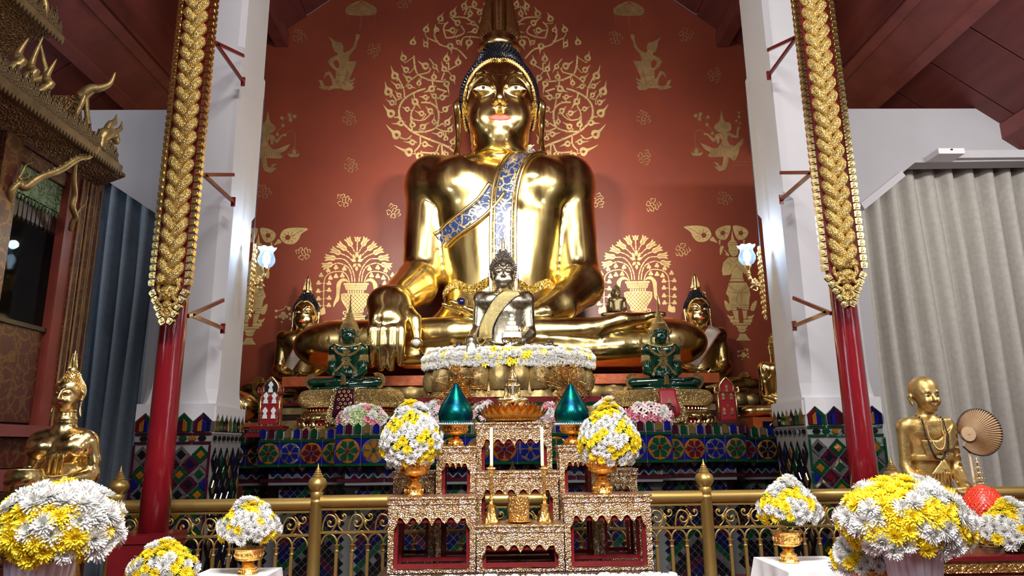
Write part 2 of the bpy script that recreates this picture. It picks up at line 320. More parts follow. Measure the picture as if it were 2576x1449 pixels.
# ------------------------------------------------------------------ implicit modelling (statues)
class Field:
    def __init__(s, lo, hi, h):
        s.h = h; s.lo = np.array(lo, np.float32)
        n = [int(math.ceil((b-a)/h))+1 for a, b in zip(lo, hi)]
        s.ax = [(lo[i] + h*np.arange(n[i])).astype(np.float32) for i in range(3)]
        s.D = np.full(n, 9.0, np.float32)
    def _sl(s, lo, hi, pad):
        r = []
        for i in range(3):
            a = int(max(0, math.floor((lo[i]-pad-s.lo[i])/s.h))); b = int(min(len(s.ax[i]), math.ceil((hi[i]+pad-s.lo[i])/s.h)+1))
            if b <= a: return None
            r.append(slice(a, b))
        return tuple(r)
    def _put(s, fn, lo, hi, k, sub):
        sl = s._sl(lo, hi, k+3*s.h)
        if sl is None: return
        X = s.ax[0][sl[0]][:, None, None]; Y = s.ax[1][sl[1]][None, :, None]; Z = s.ax[2][sl[2]][None, None, :]
        d = fn(X, Y, Z); c = s.D[sl]
        if sub:
            h = np.clip(.5-.5*(c+d)/k, 0, 1); s.D[sl] = c+(-d-c)*h + k*h*(1-h)
        else:
            h = np.clip(.5+.5*(c-d)/k, 0, 1); s.D[sl] = c+(d-c)*h - k*h*(1-h)
    def ell(s, c, r, k=.05, sub=False, sym=False):
        for sg in ((1, -1) if sym else (1,)):
            cc = (c[0]*sg, c[1], c[2])
            def fn(X, Y, Z, cc=cc):
                a, b, e = (X-cc[0])/r[0], (Y-cc[1])/r[1], (Z-cc[2])/r[2]
                k0 = np.sqrt(a*a+b*b+e*e)+1e-6
                k1 = np.sqrt((a/r[0])**2+(b/r[1])**2+(e/r[2])**2)+1e-6
                return k0*(k0-1)/k1
            s._put(fn, [cc[i]-r[i] for i in range(3)], [cc[i]+r[i] for i in range(3)], k, sub)
        return s
    def cap(s, a, b, ra, rb, k=.05, flat=(1, 1, 1), sub=False, sym=False):
        for sg in ((1, -1) if sym else (1,)):
            A = np.array([a[0]*sg, a[1], a[2]], np.float32)/flat; B = np.array([b[0]*sg, b[1], b[2]], np.float32)/flat
            ab = B-A; L2 = float(ab.dot(ab))+1e-9
            def fn(X, Y, Z, A=A, ab=ab, L2=L2):
                x, y, z = X/flat[0]-A[0], Y/flat[1]-A[1], Z/flat[2]-A[2]
                t = np.clip((x*ab[0]+y*ab[1]+z*ab[2])/L2, 0, 1)
                return (np.sqrt((x-t*ab[0])**2+(y-t*ab[1])**2+(z-t*ab[2])**2)-(ra+(rb-ra)*t))*min(flat)
            R = max(ra, rb)
            lo = [min(a[i]*(sg if i == 0 else 1), b[i]*(sg if i == 0 else 1))-R*flat[i] for i in range(3)]
            hi = [max(a[i]*(sg if i == 0 else 1), b[i]*(sg if i == 0 else 1))+R*flat[i] for i in range(3)]
            s._put(fn, lo, hi, k, sub)
        return s
    def chain(s, P, R, k=.03, flat=(1, 1, 1), sym=False, sub=False):
        for i in range(len(P)-1): s.cap(P[i], P[i+1], R[i], R[i+1], k, flat, sub, sym)
        return s
    def box(s, c, hf, r, k=.05, sub=False):
        def fn(X, Y, Z):
            q = [np.abs(V-c[i])-(hf[i]-r) for i, V in enumerate((X, Y, Z))]
            o = np.sqrt(np.maximum(q[0], 0)**2+np.maximum(q[1], 0)**2+np.maximum(q[2], 0)**2)
            return o+np.minimum(np.maximum(q[0], np.maximum(q[1], q[2])), 0)-r
        s._put(fn, [c[i]-hf[i] for i in range(3)], [c[i]+hf[i] for i in range(3)], k, sub); return s
    def ring(s, c, R, r, k=.02, sy=1.0, zs=1.0):
        def fn(X, Y, Z):
            q = np.sqrt((X-c[0])**2+((Y-c[1])/sy)**2)-R
            return np.sqrt(q*q+((Z-c[2])/zs)**2)-r
        s._put(fn, [c[0]-R-r, c[1]-R-r, c[2]-r*zs], [c[0]+R+r, c[1]+R+r, c[2]+r*zs], k, False); return s
    def mesh(s, name, smooth=2):
        D = s.D; n = D.shape; ins = D < 0
        cnt = np.zeros([q-1 for q in n], np.int8)
        for i in (0, 1):
            for j in (0, 1):
                for k in (0, 1): cnt += ins[i:n[0]-1+i, j:n[1]-1+j, k:n[2]-1+k]
        act = (cnt > 0) & (cnt < 8); I = np.argwhere(act); idx = np.full(act.shape, -1, np.int32); idx[act] = np.arange(len(I))
        acc = np.zeros((len(I), 3)); num = np.zeros(len(I))
        for a in range(3):
            b, c = [q for q in range(3) if q != a]
            for u in (0, 1):
                for v in (0, 1):
                    off = np.zeros(3, int); off[b] = u; off[c] = v; e = off.copy(); e[a] = 1
                    p0 = I+off; p1 = I+e
                    d0 = D[p0[:, 0], p0[:, 1], p0[:, 2]].astype(float); d1 = D[p1[:, 0], p1[:, 1], p1[:, 2]].astype(float)
                    m = (d0 < 0) != (d1 < 0); t = np.where(m, d0/np.where(m, d0-d1, 1), 0)
                    q = p0.astype(float); q[:, a] += t; acc += q*m[:, None]; num += m
        V = acc/num[:, None]
        F = []
        for a in range(3):
            b, c = (a+1) % 3, (a+2) % 3
            s0 = [slice(None)]*3; s1 = [slice(None)]*3; s0[a] = slice(0, n[a]-1); s1[a] = slice(1, n[a])
            A = ins[tuple(s0)]; B = ins[tuple(s1)]; E = np.argwhere(A != B)
            ok = (E[:, b] > 0) & (E[:, c] > 0) & (E[:, b] < n[b]-1) & (E[:, c] < n[c]-1); E = E[ok]
            fl = A[E[:, 0], E[:, 1], E[:, 2]]
            qs = []
            for (u, v) in ((0, 0), (1, 0), (1, 1), (0, 1)):
                P = E.copy(); P[:, b] -= u; P[:, c] -= v; qs.append(idx[P[:, 0], P[:, 1], P[:, 2]])
            Q = np.stack(qs, 1); Q[~fl] = Q[~fl][:, ::-1]; F.append(Q)
        F = np.concatenate(F)[:, ::-1]
        for _ in range(smooth):
            S = np.zeros_like(V); C = np.zeros(len(V))
            for i in range(4):
                a_, b_ = F[:, i], F[:, (i+1) % 4]
                for d in range(3): S[:, d] += np.bincount(a_, V[b_, d], len(V)) + np.bincount(b_, V[a_, d], len(V))
                C += np.bincount(a_, minlength=len(V)) + np.bincount(b_, minlength=len(V))
            V = V*.4 + .6*S/np.maximum(C, 1)[:, None]
        V = V*s.h + s.lo
        me = bpy.data.meshes.new(name); me.vertices.add(len(V)); me.vertices.foreach_set('co', V.ravel().astype(np.float32))
        me.loops.add(len(F)*4); me.loops.foreach_set('vertex_index', F.ravel().astype(np.int32))
        me.polygons.add(len(F)); me.polygons.foreach_set('loop_start', np.arange(0, len(F)*4, 4, dtype=np.int32))
        me.polygons.foreach_set('use_smooth', np.ones(len(F), bool)); me.update(calc_edges=True); me.validate()
        return me
def bvh(me):
    return BVHTree.FromPolygons([v.co[:] for v in me.vertices], [p.vertices[:] for p in me.polygons])
def on_front(B, x, z, off=.01, y0=-6, default=0):
    h = B.ray_cast(Vector((x, y0, z)), Vector((0, 1, 0)))
    return (h[0] + Vector((0, -1, 0))*off, h[1]) if h[0] is not None else (Vector((x, default, z)), Vector((0, -1, 0)))
def ribbon(B, left, right, off=.02, nw=6, thick=.012, default=0, y0=-6):
    """cloth strip draped on the front of a body: two edge polylines in xz"""
    V = []; n = len(left)
    for i in range(n):
        for j in range(nw+1):
            t = j/nw; x = left[i][0]*(1-t)+right[i][0]*t; z = left[i][1]*(1-t)+right[i][1]*t
            V.append(on_front(B, x, z, off, y0=y0, default=default)[0])
    for _ in range(2):
        U = [v.copy() for v in V]
        for i in range(1, n-1):
            for j in range(nw+1):
                k = i*(nw+1)+j; U[k].y = min((V[k-nw-1].y+V[k+nw+1].y+V[k].y*2)/4, V[k].y)
        V = U
    m = len(V); F = []
    for i in range(n-1):
        for j in range(nw):
            a = i*(nw+1)+j; F.append((a, a+1, a+nw+2, a+nw+1)); F.append((a+m, a+nw+1+m, a+nw+2+m, a+1+m))
    for i in range(n-1):
        a = i*(nw+1); b = a+nw+1; F.append((a, b, b+m, a+m)); a += nw; b += nw; F.append((a, a+m, b+m, b))
    V2 = V + [v+Vector((0, thick, 0)) for v in V]
    return V2, F
# ------------------------------------------------------------------ setting
def struct(mb, name, m, smooth=False, auto=None, parent=None):
    o = mb.build(name, m, parent, smooth, auto)
    if parent is None: o['kind'] = 'structure'
    return o
CX = .14                                               # middle plane of the hall
mb = MB(); mb.box((0, 1, -.1), (9, 13, .1)); struct(mb, 'floor', M['floor'])
YB = 11.5
mb = MB(); zt = lambda x: 9.62-.80*(abs(x-CX)-3.3)
mb.prism([(-8.5, 0), (8.5, 0), (8.5, 5.6), (4.9, 6.9), (4.75, zt(4.75)), (CX, zt(CX)), (-4.5, zt(-4.5)), (-4.6, 6.9), (-8.5, 5.6)], YB, YB+.2)
wall_back = struct(mb, 'wall_back', M['wall_red'])
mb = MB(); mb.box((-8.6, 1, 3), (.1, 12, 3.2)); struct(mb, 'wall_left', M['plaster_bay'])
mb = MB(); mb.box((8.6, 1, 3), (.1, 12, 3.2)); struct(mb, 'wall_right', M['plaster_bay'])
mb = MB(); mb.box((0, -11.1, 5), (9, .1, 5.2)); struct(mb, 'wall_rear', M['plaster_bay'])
# roof: nave and aisle slopes of board panels with recessed joints
def slope(name, X0, Z0, X1, Z1, ya, yb, ny, ncol, m, tilt=0):
    """boards between (X0,Z0) and (X1,Z1); each board is a part of the slope"""
    back = MB(); d = Vector((X1-X0, 0, Z1-Z0)); L = d.length; d.normalize(); nrm = Vector((-d.z, 0, d.x))
    if nrm.z < 0: nrm = -nrm
    R = Matrix((d, (0, 1, 0), nrm)).transposed()
    c = Vector(((X0+X1)/2, (ya+yb)/2, (Z0+Z1)/2)) + nrm*.09
    back.box(c, (L/2, (yb-ya)/2, .03), R)
    root = struct(back, name, M['wood_joint'])
    wy = (yb-ya)/ny; wl = L/ncol
    pm = MB(); pm.box((0, 0, 0), (wl/2-.006, wy/2-.010, .03), R); me = pm.mesh('ceiling_panel'); me.materials.append(m)
    for j in range(ny):
        for i in range(ncol):
            p = Vector((X0, ya+(j+.5)*wy, Z0)) + d*((i+.5)*wl) + nrm*(.02+.006*((i*7+j*3) % 3))
            link('ceiling_panel', me, root, None, p)
    return root
za = lambda x: 6.56-.75*(x-4.9)
RA = slope('ceiling_aisle_right', 4.62, za(4.62), 8.6, za(8.6), -11, 11.5, 30, 2, M['wood_red'])
LA = slope('ceiling_aisle_left', -4.38, za(4.62), -8.6, za(8.85), -11, 11.5, 30, 2, M['wood_red'])
slope('ceiling_nave_right', CX, zt(CX), 4.95, zt(4.95), -11, 11.5, 22, 4, M['wood_red'])
slope('ceiling_nave_left', CX, zt(CX), -4.7, zt(-4.7), -11, 11.5, 22, 4, M['wood_red'])
n_tr = [0]
def beam(poly, ya=-11, yb=YB, m='wood_beam'):
    n_tr[0] += 1; mb = MB(); mb.prism(poly, ya, yb); return struct(mb, 'trim_%d' % n_tr[0], M[m])
def aisle_beam(s, x0, x1, th=.2, battens=True):
    f = lambda x: (s*x if s > 0 else s*x+.24, za(x)-.03)
    a, b = f(x0), f(x1)
    def q(p, dn): return (p[0], p[1]-dn)
    o = beam([a, b, q(b, th), q(a, th)])
    if battens:
        for (u0, u1) in ((0, .16), (.80, 1.0)):
            A = (a[0]+(b[0]-a[0])*u0, a[1]+(b[1]-a[1])*u0-th); B = (a[0]+(b[0]-a[0])*u1, a[1]+(b[1]-a[1])*u1-th)
            mb = MB(); mb.prism([A, B, q(B, .035), q(A, .035)], -11, YB); mb.build('batten', M['wood_beam'], o)
    return o
for s in (1, -1):
    aisle_beam(s, 4.66, 5.22, .26); aisle_beam(s, 6.35, 6.62, .2, False)
    for x in (4.05, 2.7, 1.3): 
        z = zt(CX+x)-.02; xx = CX+s*x
        beam([(xx-.11, z), (xx+.11, z), (xx+.11, z-.30), (xx-.11, z-.30)])
    xw = 4.68 if s > 0 else -4.44
    mb = MB(); mb.box((xw, .25, 7.7), (.06, 11.25, 1.25)); struct(mb, 'wall_clerestory_right' if s > 0 else 'wall_clerestory_left', M['wood_red'])
# bay walls with the chamfered curtain openings
def bay(name, pts, op, Y=8.0):
    """outer top z, strips around the opening"""
    mb = MB()
    for poly in op: mb.prism(poly, Y, Y+.22)
    return struct(mb, name, M['plaster_bay'])
TOPZ = 5.66
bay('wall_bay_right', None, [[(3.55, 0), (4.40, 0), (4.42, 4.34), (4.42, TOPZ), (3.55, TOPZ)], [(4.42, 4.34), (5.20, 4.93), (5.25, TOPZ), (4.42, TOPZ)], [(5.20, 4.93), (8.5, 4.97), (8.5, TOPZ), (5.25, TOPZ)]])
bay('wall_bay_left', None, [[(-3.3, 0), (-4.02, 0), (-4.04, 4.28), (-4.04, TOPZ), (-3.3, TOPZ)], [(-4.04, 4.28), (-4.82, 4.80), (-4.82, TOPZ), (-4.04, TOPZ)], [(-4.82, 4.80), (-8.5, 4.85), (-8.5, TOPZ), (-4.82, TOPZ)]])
# raised moulding round the right opening and the flat white wall fitting
n_tr[0] += 1; mb = MB(); mb.prism([(5.62, 5.06), (8.4, 5.08), (8.4, 4.98), (5.60, 4.96)], 7.93, 8.0); struct(mb, 'trim_%d' % n_tr[0], M['plaster'])
n_tr[0] += 1; mb = MB(); mb.prism([(4.46, 4.30), (5.02, 4.73), (4.98, 4.80), (4.42, 4.38)], 7.94, 8.0); struct(mb, 'trim_%d' % n_tr[0], M['plaster'])
def curtain(name, x0, x1, z0, z1, Y, nf, m, label, amp=.10, seed=1):
    rnd = random.Random(seed); nx = nf*10; nz = 14; V = []; F = []
    ph = [rnd.uniform(-.7, .7) for _ in range(nf+2)]; am = [rnd.uniform(.6, 1.3) for _ in range(nf+2)]
    for k in range(nz+1):
        t = k/nz; z = z1+(z0-z1)*t
        for i in range(nx+1):
            u = i/nx*nf; j = int(u); f = u-j
            a = am[j]*(1-f)+am[min(j+1, nf)]*f; p = ph[j]*(1-f)+ph[min(j+1, nf)]*f
            w = math.sin(2*PI*u+p*(.4+t)); w = math.copysign(abs(w)**.7, w)
            V.append((x0+(x1-x0)*i/nx+.02*math.sin(5*t+j), Y+amp*a*w*(.75+.35*t), z))
    for k in range(nz):
        for i in range(nx):
            q = k*(nx+1)+i; F.append((q, q+1, q+nx+2, q+nx+1))
    me = mesh(name, V, F); o = link(name, me, None, M[m])
    md = o.modifiers.new('thick', 'SOLIDIFY'); md.thickness = .012
    return tag(o, label, 'curtain')
curtain('pleated_curtain', 4.15, 8.45, .02, 5.15, 8.42, 17, 'curtain_grey', 'beige grey pleated curtain hanging in the opening behind the monk statue', .11, 3)
curtain('pleated_curtain', -8.4, -3.95, .02, 5.0, 8.42, 22, 'curtain_blue', 'blue grey pleated curtain hanging beside the carved cabinet', .10, 5)
mb = MB(); P = [W(2329, 407, 7.7), W(2344, 391, 7.9), W(2400, 392, 7.9), W(2397, 399, 7.8)]
mb.box((5.50, 7.87, 4.97), (.16, .13, .035)); o = mb.build('ceiling_lamp_box', M['white']); tag(o, 'flat white rectangular fitting fixed above the beige curtain', 'fitting')
o.name = 'wall_fitting'; o.data.name = 'wall_fitting'
mb = MB(); mb.box((5.50, 7.735, 4.985), (.012, .006, .008)); mb.build('switch', M['black'], o)

# ------------------------------------------------------------------ pillars with glass mosaic feet
def tile_mesh(cache, key, poly, th, m):
    if key not in cache:
        q = MB(); n = len(poly); cx = sum(p[0] for p in poly)/n; cz = sum(p[1] for p in poly)/n
        ins = [(cx+(x-cx)*.90, cz+(z-cz)*.90) for x, z in poly]
        V = [(x, 0, z) for x, z in poly] + [(x, -th, z) for x, z in ins]
        q.add(V, [tuple(range(n, 2*n))[::-1]] + [(i, (i+1) % n, n+(i+1) % n, n+i) for i in range(n)])
        me = q.mesh('tile'); me.materials.append(M[m]); cache[key] = me
    return cache[key]
TC = {}
def tile(name, poly, m, parent, loc, rz=0, th=.008, tilt=.02):
    key = (tuple((round(a, 4), round(b, 4)) for a, b in poly), m, th)
    o = link(name, tile_mesh(TC, key, poly, th, m), parent, None, loc)
    o.rotation_euler = (random.uniform(-tilt, tilt), 0, rz+random.uniform(-tilt, tilt)); return o
def tile_mb(mb, poly, loc, th=.008, tilt=.03, rz=0):
    n = len(poly); cx = sum(p[0] for p in poly)/n; cz = sum(p[1] for p in poly)/n
    R = Euler((random.uniform(-tilt, tilt), 0, rz+random.uniform(-tilt, tilt))).to_matrix(); loc = Vector(loc)
    V = [loc + R @ Vector((x, 0, z)) for x, z in poly] + [loc + R @ Vector((cx+(x-cx)*.9, -th, cz+(z-cz)*.9)) for x, z in poly]
    mb.add(V, [tuple(range(n, 2*n))[::-1]] + [(i, (i+1) % n, n+(i+1) % n, n+i) for i in range(n)])
def pillar(side, xo, xi, Y0, Y1, label):
    s = 1 if xi > xo else -1                           # direction towards the nave
    zc = [(1.70, 0, .0), (1.84, 0, .0), (1.92, .02, .010), (2.02, .06, .016), (2.14, .09, .02), (2.28, .10, .02), (4.10, .105, .02), (4.19, 0, .02), (5.92, 0, .02), (5.93, .055, .02), (9.9, .055, .02)]
    mb = MB(); V = []; F = []
    xa, xb = min(xo, xi), max(xo, xi)
    for z, c, ins in zc:
        a, b, y0, y1 = xa+ins, xb-ins, Y0+ins, Y1-ins; c = max(c, .002)
        V += [(a+c, y0, z), (b-c, y0, z), (b, y0+c, z), (b, y1-c, z), (b-c, y1, z), (a+c, y1, z), (a, y1-c, z), (a, y0+c, z)]
    for k in range(len(zc)-1):
        for j in range(8): F.append((k*8+j, k*8+(j+1) % 8, (k+1)*8+(j+1) % 8, (k+1)*8+j))
    mb.add(V, F); mb.F.append(tuple(range(8))[::-1]); mb.mi.append(0)
    root = mb.build('white_pillar', M['plaster']); tag(root, kind='structure'); root['label'] = label
    n_tr[0] += 0
    base = MB(); base.box(((xa+xb)/2, (Y0+Y1)/2, .86), ((xb-xa)/2-.004, (Y1-Y0)/2-.004, .86)); base.build('mosaic_core', M['grout_mid'], root)
    w = xb-xa; n = 4; p = w/n
    # front face crown tiles
    for i in range(n):
        cx = xa+(i+.5)*p; a = p*.46
        for sg in (-1, 1):
            tile('crown_tile', [(0, 0), (sg*a, 0), (sg*a, .10), (0, .175)][::sg], 'tile_'+('red', 'navy', 'green', 'plum')[(i+(sg > 0)*2) % 4] if sg < 0 or i % 2 else 'tile_green', root, (cx, Y0-.012, 1.72), rz=-sg*.18)
            tile('crown_tile', [(0, 0), (sg*a*.5, 0), (sg*a*.5, .085), (0, .125)][::sg], 'tile_'+('amber', 'blue', 'plum')[(i+(sg > 0)) % 3], root, (cx, Y0-.026, 1.72), rz=-sg*.18)
        tile('crown_tile', [(-.012, 0), (.012, 0), (.012, .10), (-.012, .10)], 'tile_mirror', root, (cx+p/2, Y0-.008, 1.72))
    # band of elongated hexagons
    for z, m_ in ((1.70, 'plum' if s > 0 else 'green'), (1.615, 'plum' if s > 0 else 'green')):
        for i in range(n): tile('border_tile', [(-p/2+.002, -.012), (p/2-.002, -.012), (p/2-.002, .012), (-p/2+.002, .012)], 'tile_'+m_, root, (xa+(i+.5)*p, Y0-.004, z))
    for i in range(n*2-1):
        cx = xa+(i+1)*p/2*1.0; e = p/4-.004
        tile('hexagon_tile', [(-e, 0), (-e*.55, -.024), (e*.55, -.024), (e, 0), (e*.55, .024), (-e*.55, .024)], 'tile_'+('dark', 'green', 'amber')[i % 3], root, (cx, Y0-.004, 1.657))
    # diamond lattice
    q = p; tp = .30
    def trap(rot, ro, ri):
        c, s_ = math.cos(rot), math.sin(rot)
        P = [(0, ro), (0, ri), (ri, 0), (ro, 0)]
        return [(x*c-z*s_, x*s_+z*c) for x, z in P]
    ro, ri = q/2-.003, q/2*.52; lower = MB(); names = {}
    rows = int(1.58/(q/2))
    for r in range(rows):
        z = 1.595-q/2*(r+1)+ (q/2-ro)*0
        for i in range(n+ (0 if r % 2 == 0 else 1)):
            cx = xa+(i+.5)*q if r % 2 == 0 else xa+i*q
            if r % 2 == 1 and (i == 0 or i == n): 
                hs = 1 if i == 0 else -1
                tile('triangle_tile', [(0, -ro*.8), (hs*ro*.8, 0), (0, ro*.8)][::hs], 'tile_'+('blue', 'mirror', 'navy')[r % 3], root, (cx+hs*.02, Y0-.004, z)); continue
            kind = r % 2
            fr = ('mirror', 'green')[((r//2)+i) % 2] if kind == 0 else 'plum'
            ce = (('dark', 'amber')[((r//2)+i) % 2], ('green', 'amber')[((r//2)+i) % 2])[r % 4 == 2] if kind == 0 else ('navy', 'dark', 'red')[(i+r//2) % 3]
            tile('diamond_tile', [(0, -ri+.004), (ri-.004, 0), (0, ri-.004), (-ri+.004, 0)], 'tile_'+ce, root, (cx, Y0-.004, z), tilt=.035)
            for k in range(4): tile('strip_tile', trap(k*PI/2, ro*.97, ri), 'tile_'+fr, root, (cx, Y0-.004, z), tilt=.035)
    # outer edges of the front face
    for x in (xa+.010, xb-.010):
        for k in range(5): tile('border_tile', [(-.012, -.155), (.012, -.155), (.012, .155), (-.012, .155)], 'tile_'+('plum' if s > 0 else 'green'), root, (x, Y0-.012, 1.44-.32*k))
    # side face towards the nave: narrow lozenges, turned to face sideways
    sd = empty('side_mosaic', (0, 0, 0)); sd.parent = root
    rz = PI/2 if s > 0 else -PI/2
    mbs = {}
    D = Y1-Y0; nn = 5; pw = D/nn; ph = .26
    for r in range(12):
        for i in range(nn+(r % 2)):
            u = (i+.5)*pw if r % 2 == 0 else i*pw
            if u < .03 or u > D-.03: continue
            z = 1.56-ph/2*(r+1)+.02
            P = [(0, -ph/2*.93), (pw/2*.93, 0), (0, ph/2*.93), (-pw/2*.93, 0)]
            Q = [(a*.55, b*.55) for a, b in P]
            m_ = ('dark', 'navy', 'ochre', 'green')[(i*3+r) % 4]
            for PP, mm, off in ((P, 'dark', .003), (Q, m_, .014)):
                mbs.setdefault(mm, MB()); tile_mb(mbs[mm], PP, (xi+s*off, Y0+u, z), rz=rz)
    for k in range(7):
        mbs.setdefault('ochre', MB()); w2 = D/7
        P = [(-w2*.47, 0), (w2*.47, 0), (w2*.47, .10), (0, .17), (-w2*.47, .10)]
        tile_mb(mbs[('ochre', 'green', 'dark')[k % 3]], P, (xi+s*.012, Y0+(k+.5)*w2, 1.72), rz=rz)
        e = w2*.36
        tile_mb(mbs['dark'], [(-e, 0), (-e*.5, -.024), (e*.5, -.024), (e, 0), (e*.5, .024), (-e*.5, .024)], (xi+s*.006, Y0+(k+.5)*w2, 1.657), rz=rz)
    sd.name = 'tmp'; bpy.data.objects.remove(sd)
    for k, b in mbs.items(): b.build('side_mosaic', M['tile_'+k], root, kind='stuff')
    # grout fringe under the white plaster (uneven tips)
    fr = MB()
    for i in range(n):
        for sg in (-1, 1): fr.prism([(xa+(i+.5)*p, 1.905), (xa+(i+.5)*p+sg*p/2, 1.82), (xa+(i+.5)*p+sg*p/2, 1.99), (xa+(i+.5)*p, 1.99)][::sg], Y0-.022, Y0+.06)
    w2 = D/7
    for k in range(7):
        for sg in (-1, 1):
            y = Y0+(k+.5)*w2
            V = [(xi, y, 1.90), (xi, y+sg*w2/2, 1.82), (xi, y+sg*w2/2, 1.97), (xi, y, 1.97)]
            V2 = [(xi+s*.022, b, c) for a, b, c in V]
            fr.add(V+V2, [(0, 1, 2, 3), (4, 7, 6, 5), (0, 4, 5, 1), (1, 5, 6, 2), (2, 6, 7, 3), (3, 7, 4, 0)])
    fr.build('plaster_fringe', M['plaster'], root)
    return root
PL = pillar('left', -3.55, -2.80, 7.0, 7.8, 'left white square pillar with glass mosaic foot')
PR = pillar('right', 3.83, 3.06, 7.0, 7.8, 'right white square pillar with glass mosaic foot')

# ------------------------------------------------------------------ tiled pedestal
ped = MB()
steps = [(7.9, 842, 1692, 1094, 1166), (8.35, 650, 1878, 1111, 1168), (8.75, 560, 2010, 1119, 1170)]
ZB, ZT = 1.36, 1.665
sx = []
for Y, pa, pb, ya, yb in steps: sx.append((W(pa, 1130, Y).x, W(pb, 1130, Y).x))
zts = [(W(1000, 1169, 7.9).z, W(1000, 1097, 7.9).z), (W(750, 1172, 8.35).z, W(750, 1109, 8.35).z), (W(610, 1176, 8.75).z, W(610, 1116, 8.75).z)]
pr = MB()
for (Y, *_), (xa, xb), (zb, zt_) in zip(steps, sx, zts):
    pr.box(((xa+xb)/2, (Y+11.45)/2, (zb+zt_)/2+.0), ((xb-xa)/2, (11.45-Y)/2, (zt_-zb)/2+.012))
    pr.box(((xa+xb)/2, (Y+.12+10.9)/2, zb-.11), ((xb-xa)/2-.10, (10.9-Y-.12)/2, .11))
    pr.box(((xa+xb)/2, (Y+.22+10.9)/2, (zb-.2)/2), ((xb-xa)/2-.2, (10.9-Y-.22)/2, (zb-.2)/2))
pedestal = pr.build('tiled_pedestal', M['grout_dark']); tag(pedestal, 'long stepped pedestal faced with coloured glass flowers under all the statues', 'pedestal')
def medallion(cx, Y, cz, r, disc, pet, core, rot):
    n = 20; tile('disc_tile', [(r*math.cos(2*PI*i/n), r*math.sin(2*PI*i/n)) for i in range(n)], 'tile_'+disc, pedestal, (cx, Y-.006, cz), th=.006)
    for k in range(6):
        a = rot+k*PI/3; P = [(.20, -.085), (.72, -.30), (.80, -.12), (.97, 0), (.80, .12), (.72, .30), (.20, .085)]
        P = [(r*(u*math.cos(a)-v*math.sin(a)), r*(u*math.sin(a)+v*math.cos(a))) for u, v in P]
        tile('petal_tile', P, 'tile_'+pet, pedestal, (cx, Y-.012, cz), th=.007)
        a += PI/6; P = [(.22, -.045), (.75, -.045), (.75, .045), (.22, .045)]
        P = [(r*(u*math.cos(a)-v*math.sin(a)), r*(u*math.sin(a)+v*math.cos(a))) for u, v in P]
        tile('spoke_tile', P, 'tile_mirror', pedestal, (cx, Y-.012, cz), th=.006)
    tile('centre_tile', [(r*.17*math.cos(2*PI*i/8), r*.17*math.sin(2*PI*i/8)) for i in range(8)], 'tile_'+core, pedestal, (cx, Y-.015, cz), th=.007)
seqs = [[('amber', 'green', 'red'), ('mirror', 'amber', 'green'), ('amber', 'red', 'blue'), ('mirror', 'blue', 'amber')],
        [('amber', 'green', 'red'), ('mirror', 'blue', 'amber'), ('amber', 'red', 'blue')], [('mirror', 'red', 'dark'), ('amber', 'dark', 'dark')]]
mos = {}
def mo(m): return mos.setdefault(m, MB())
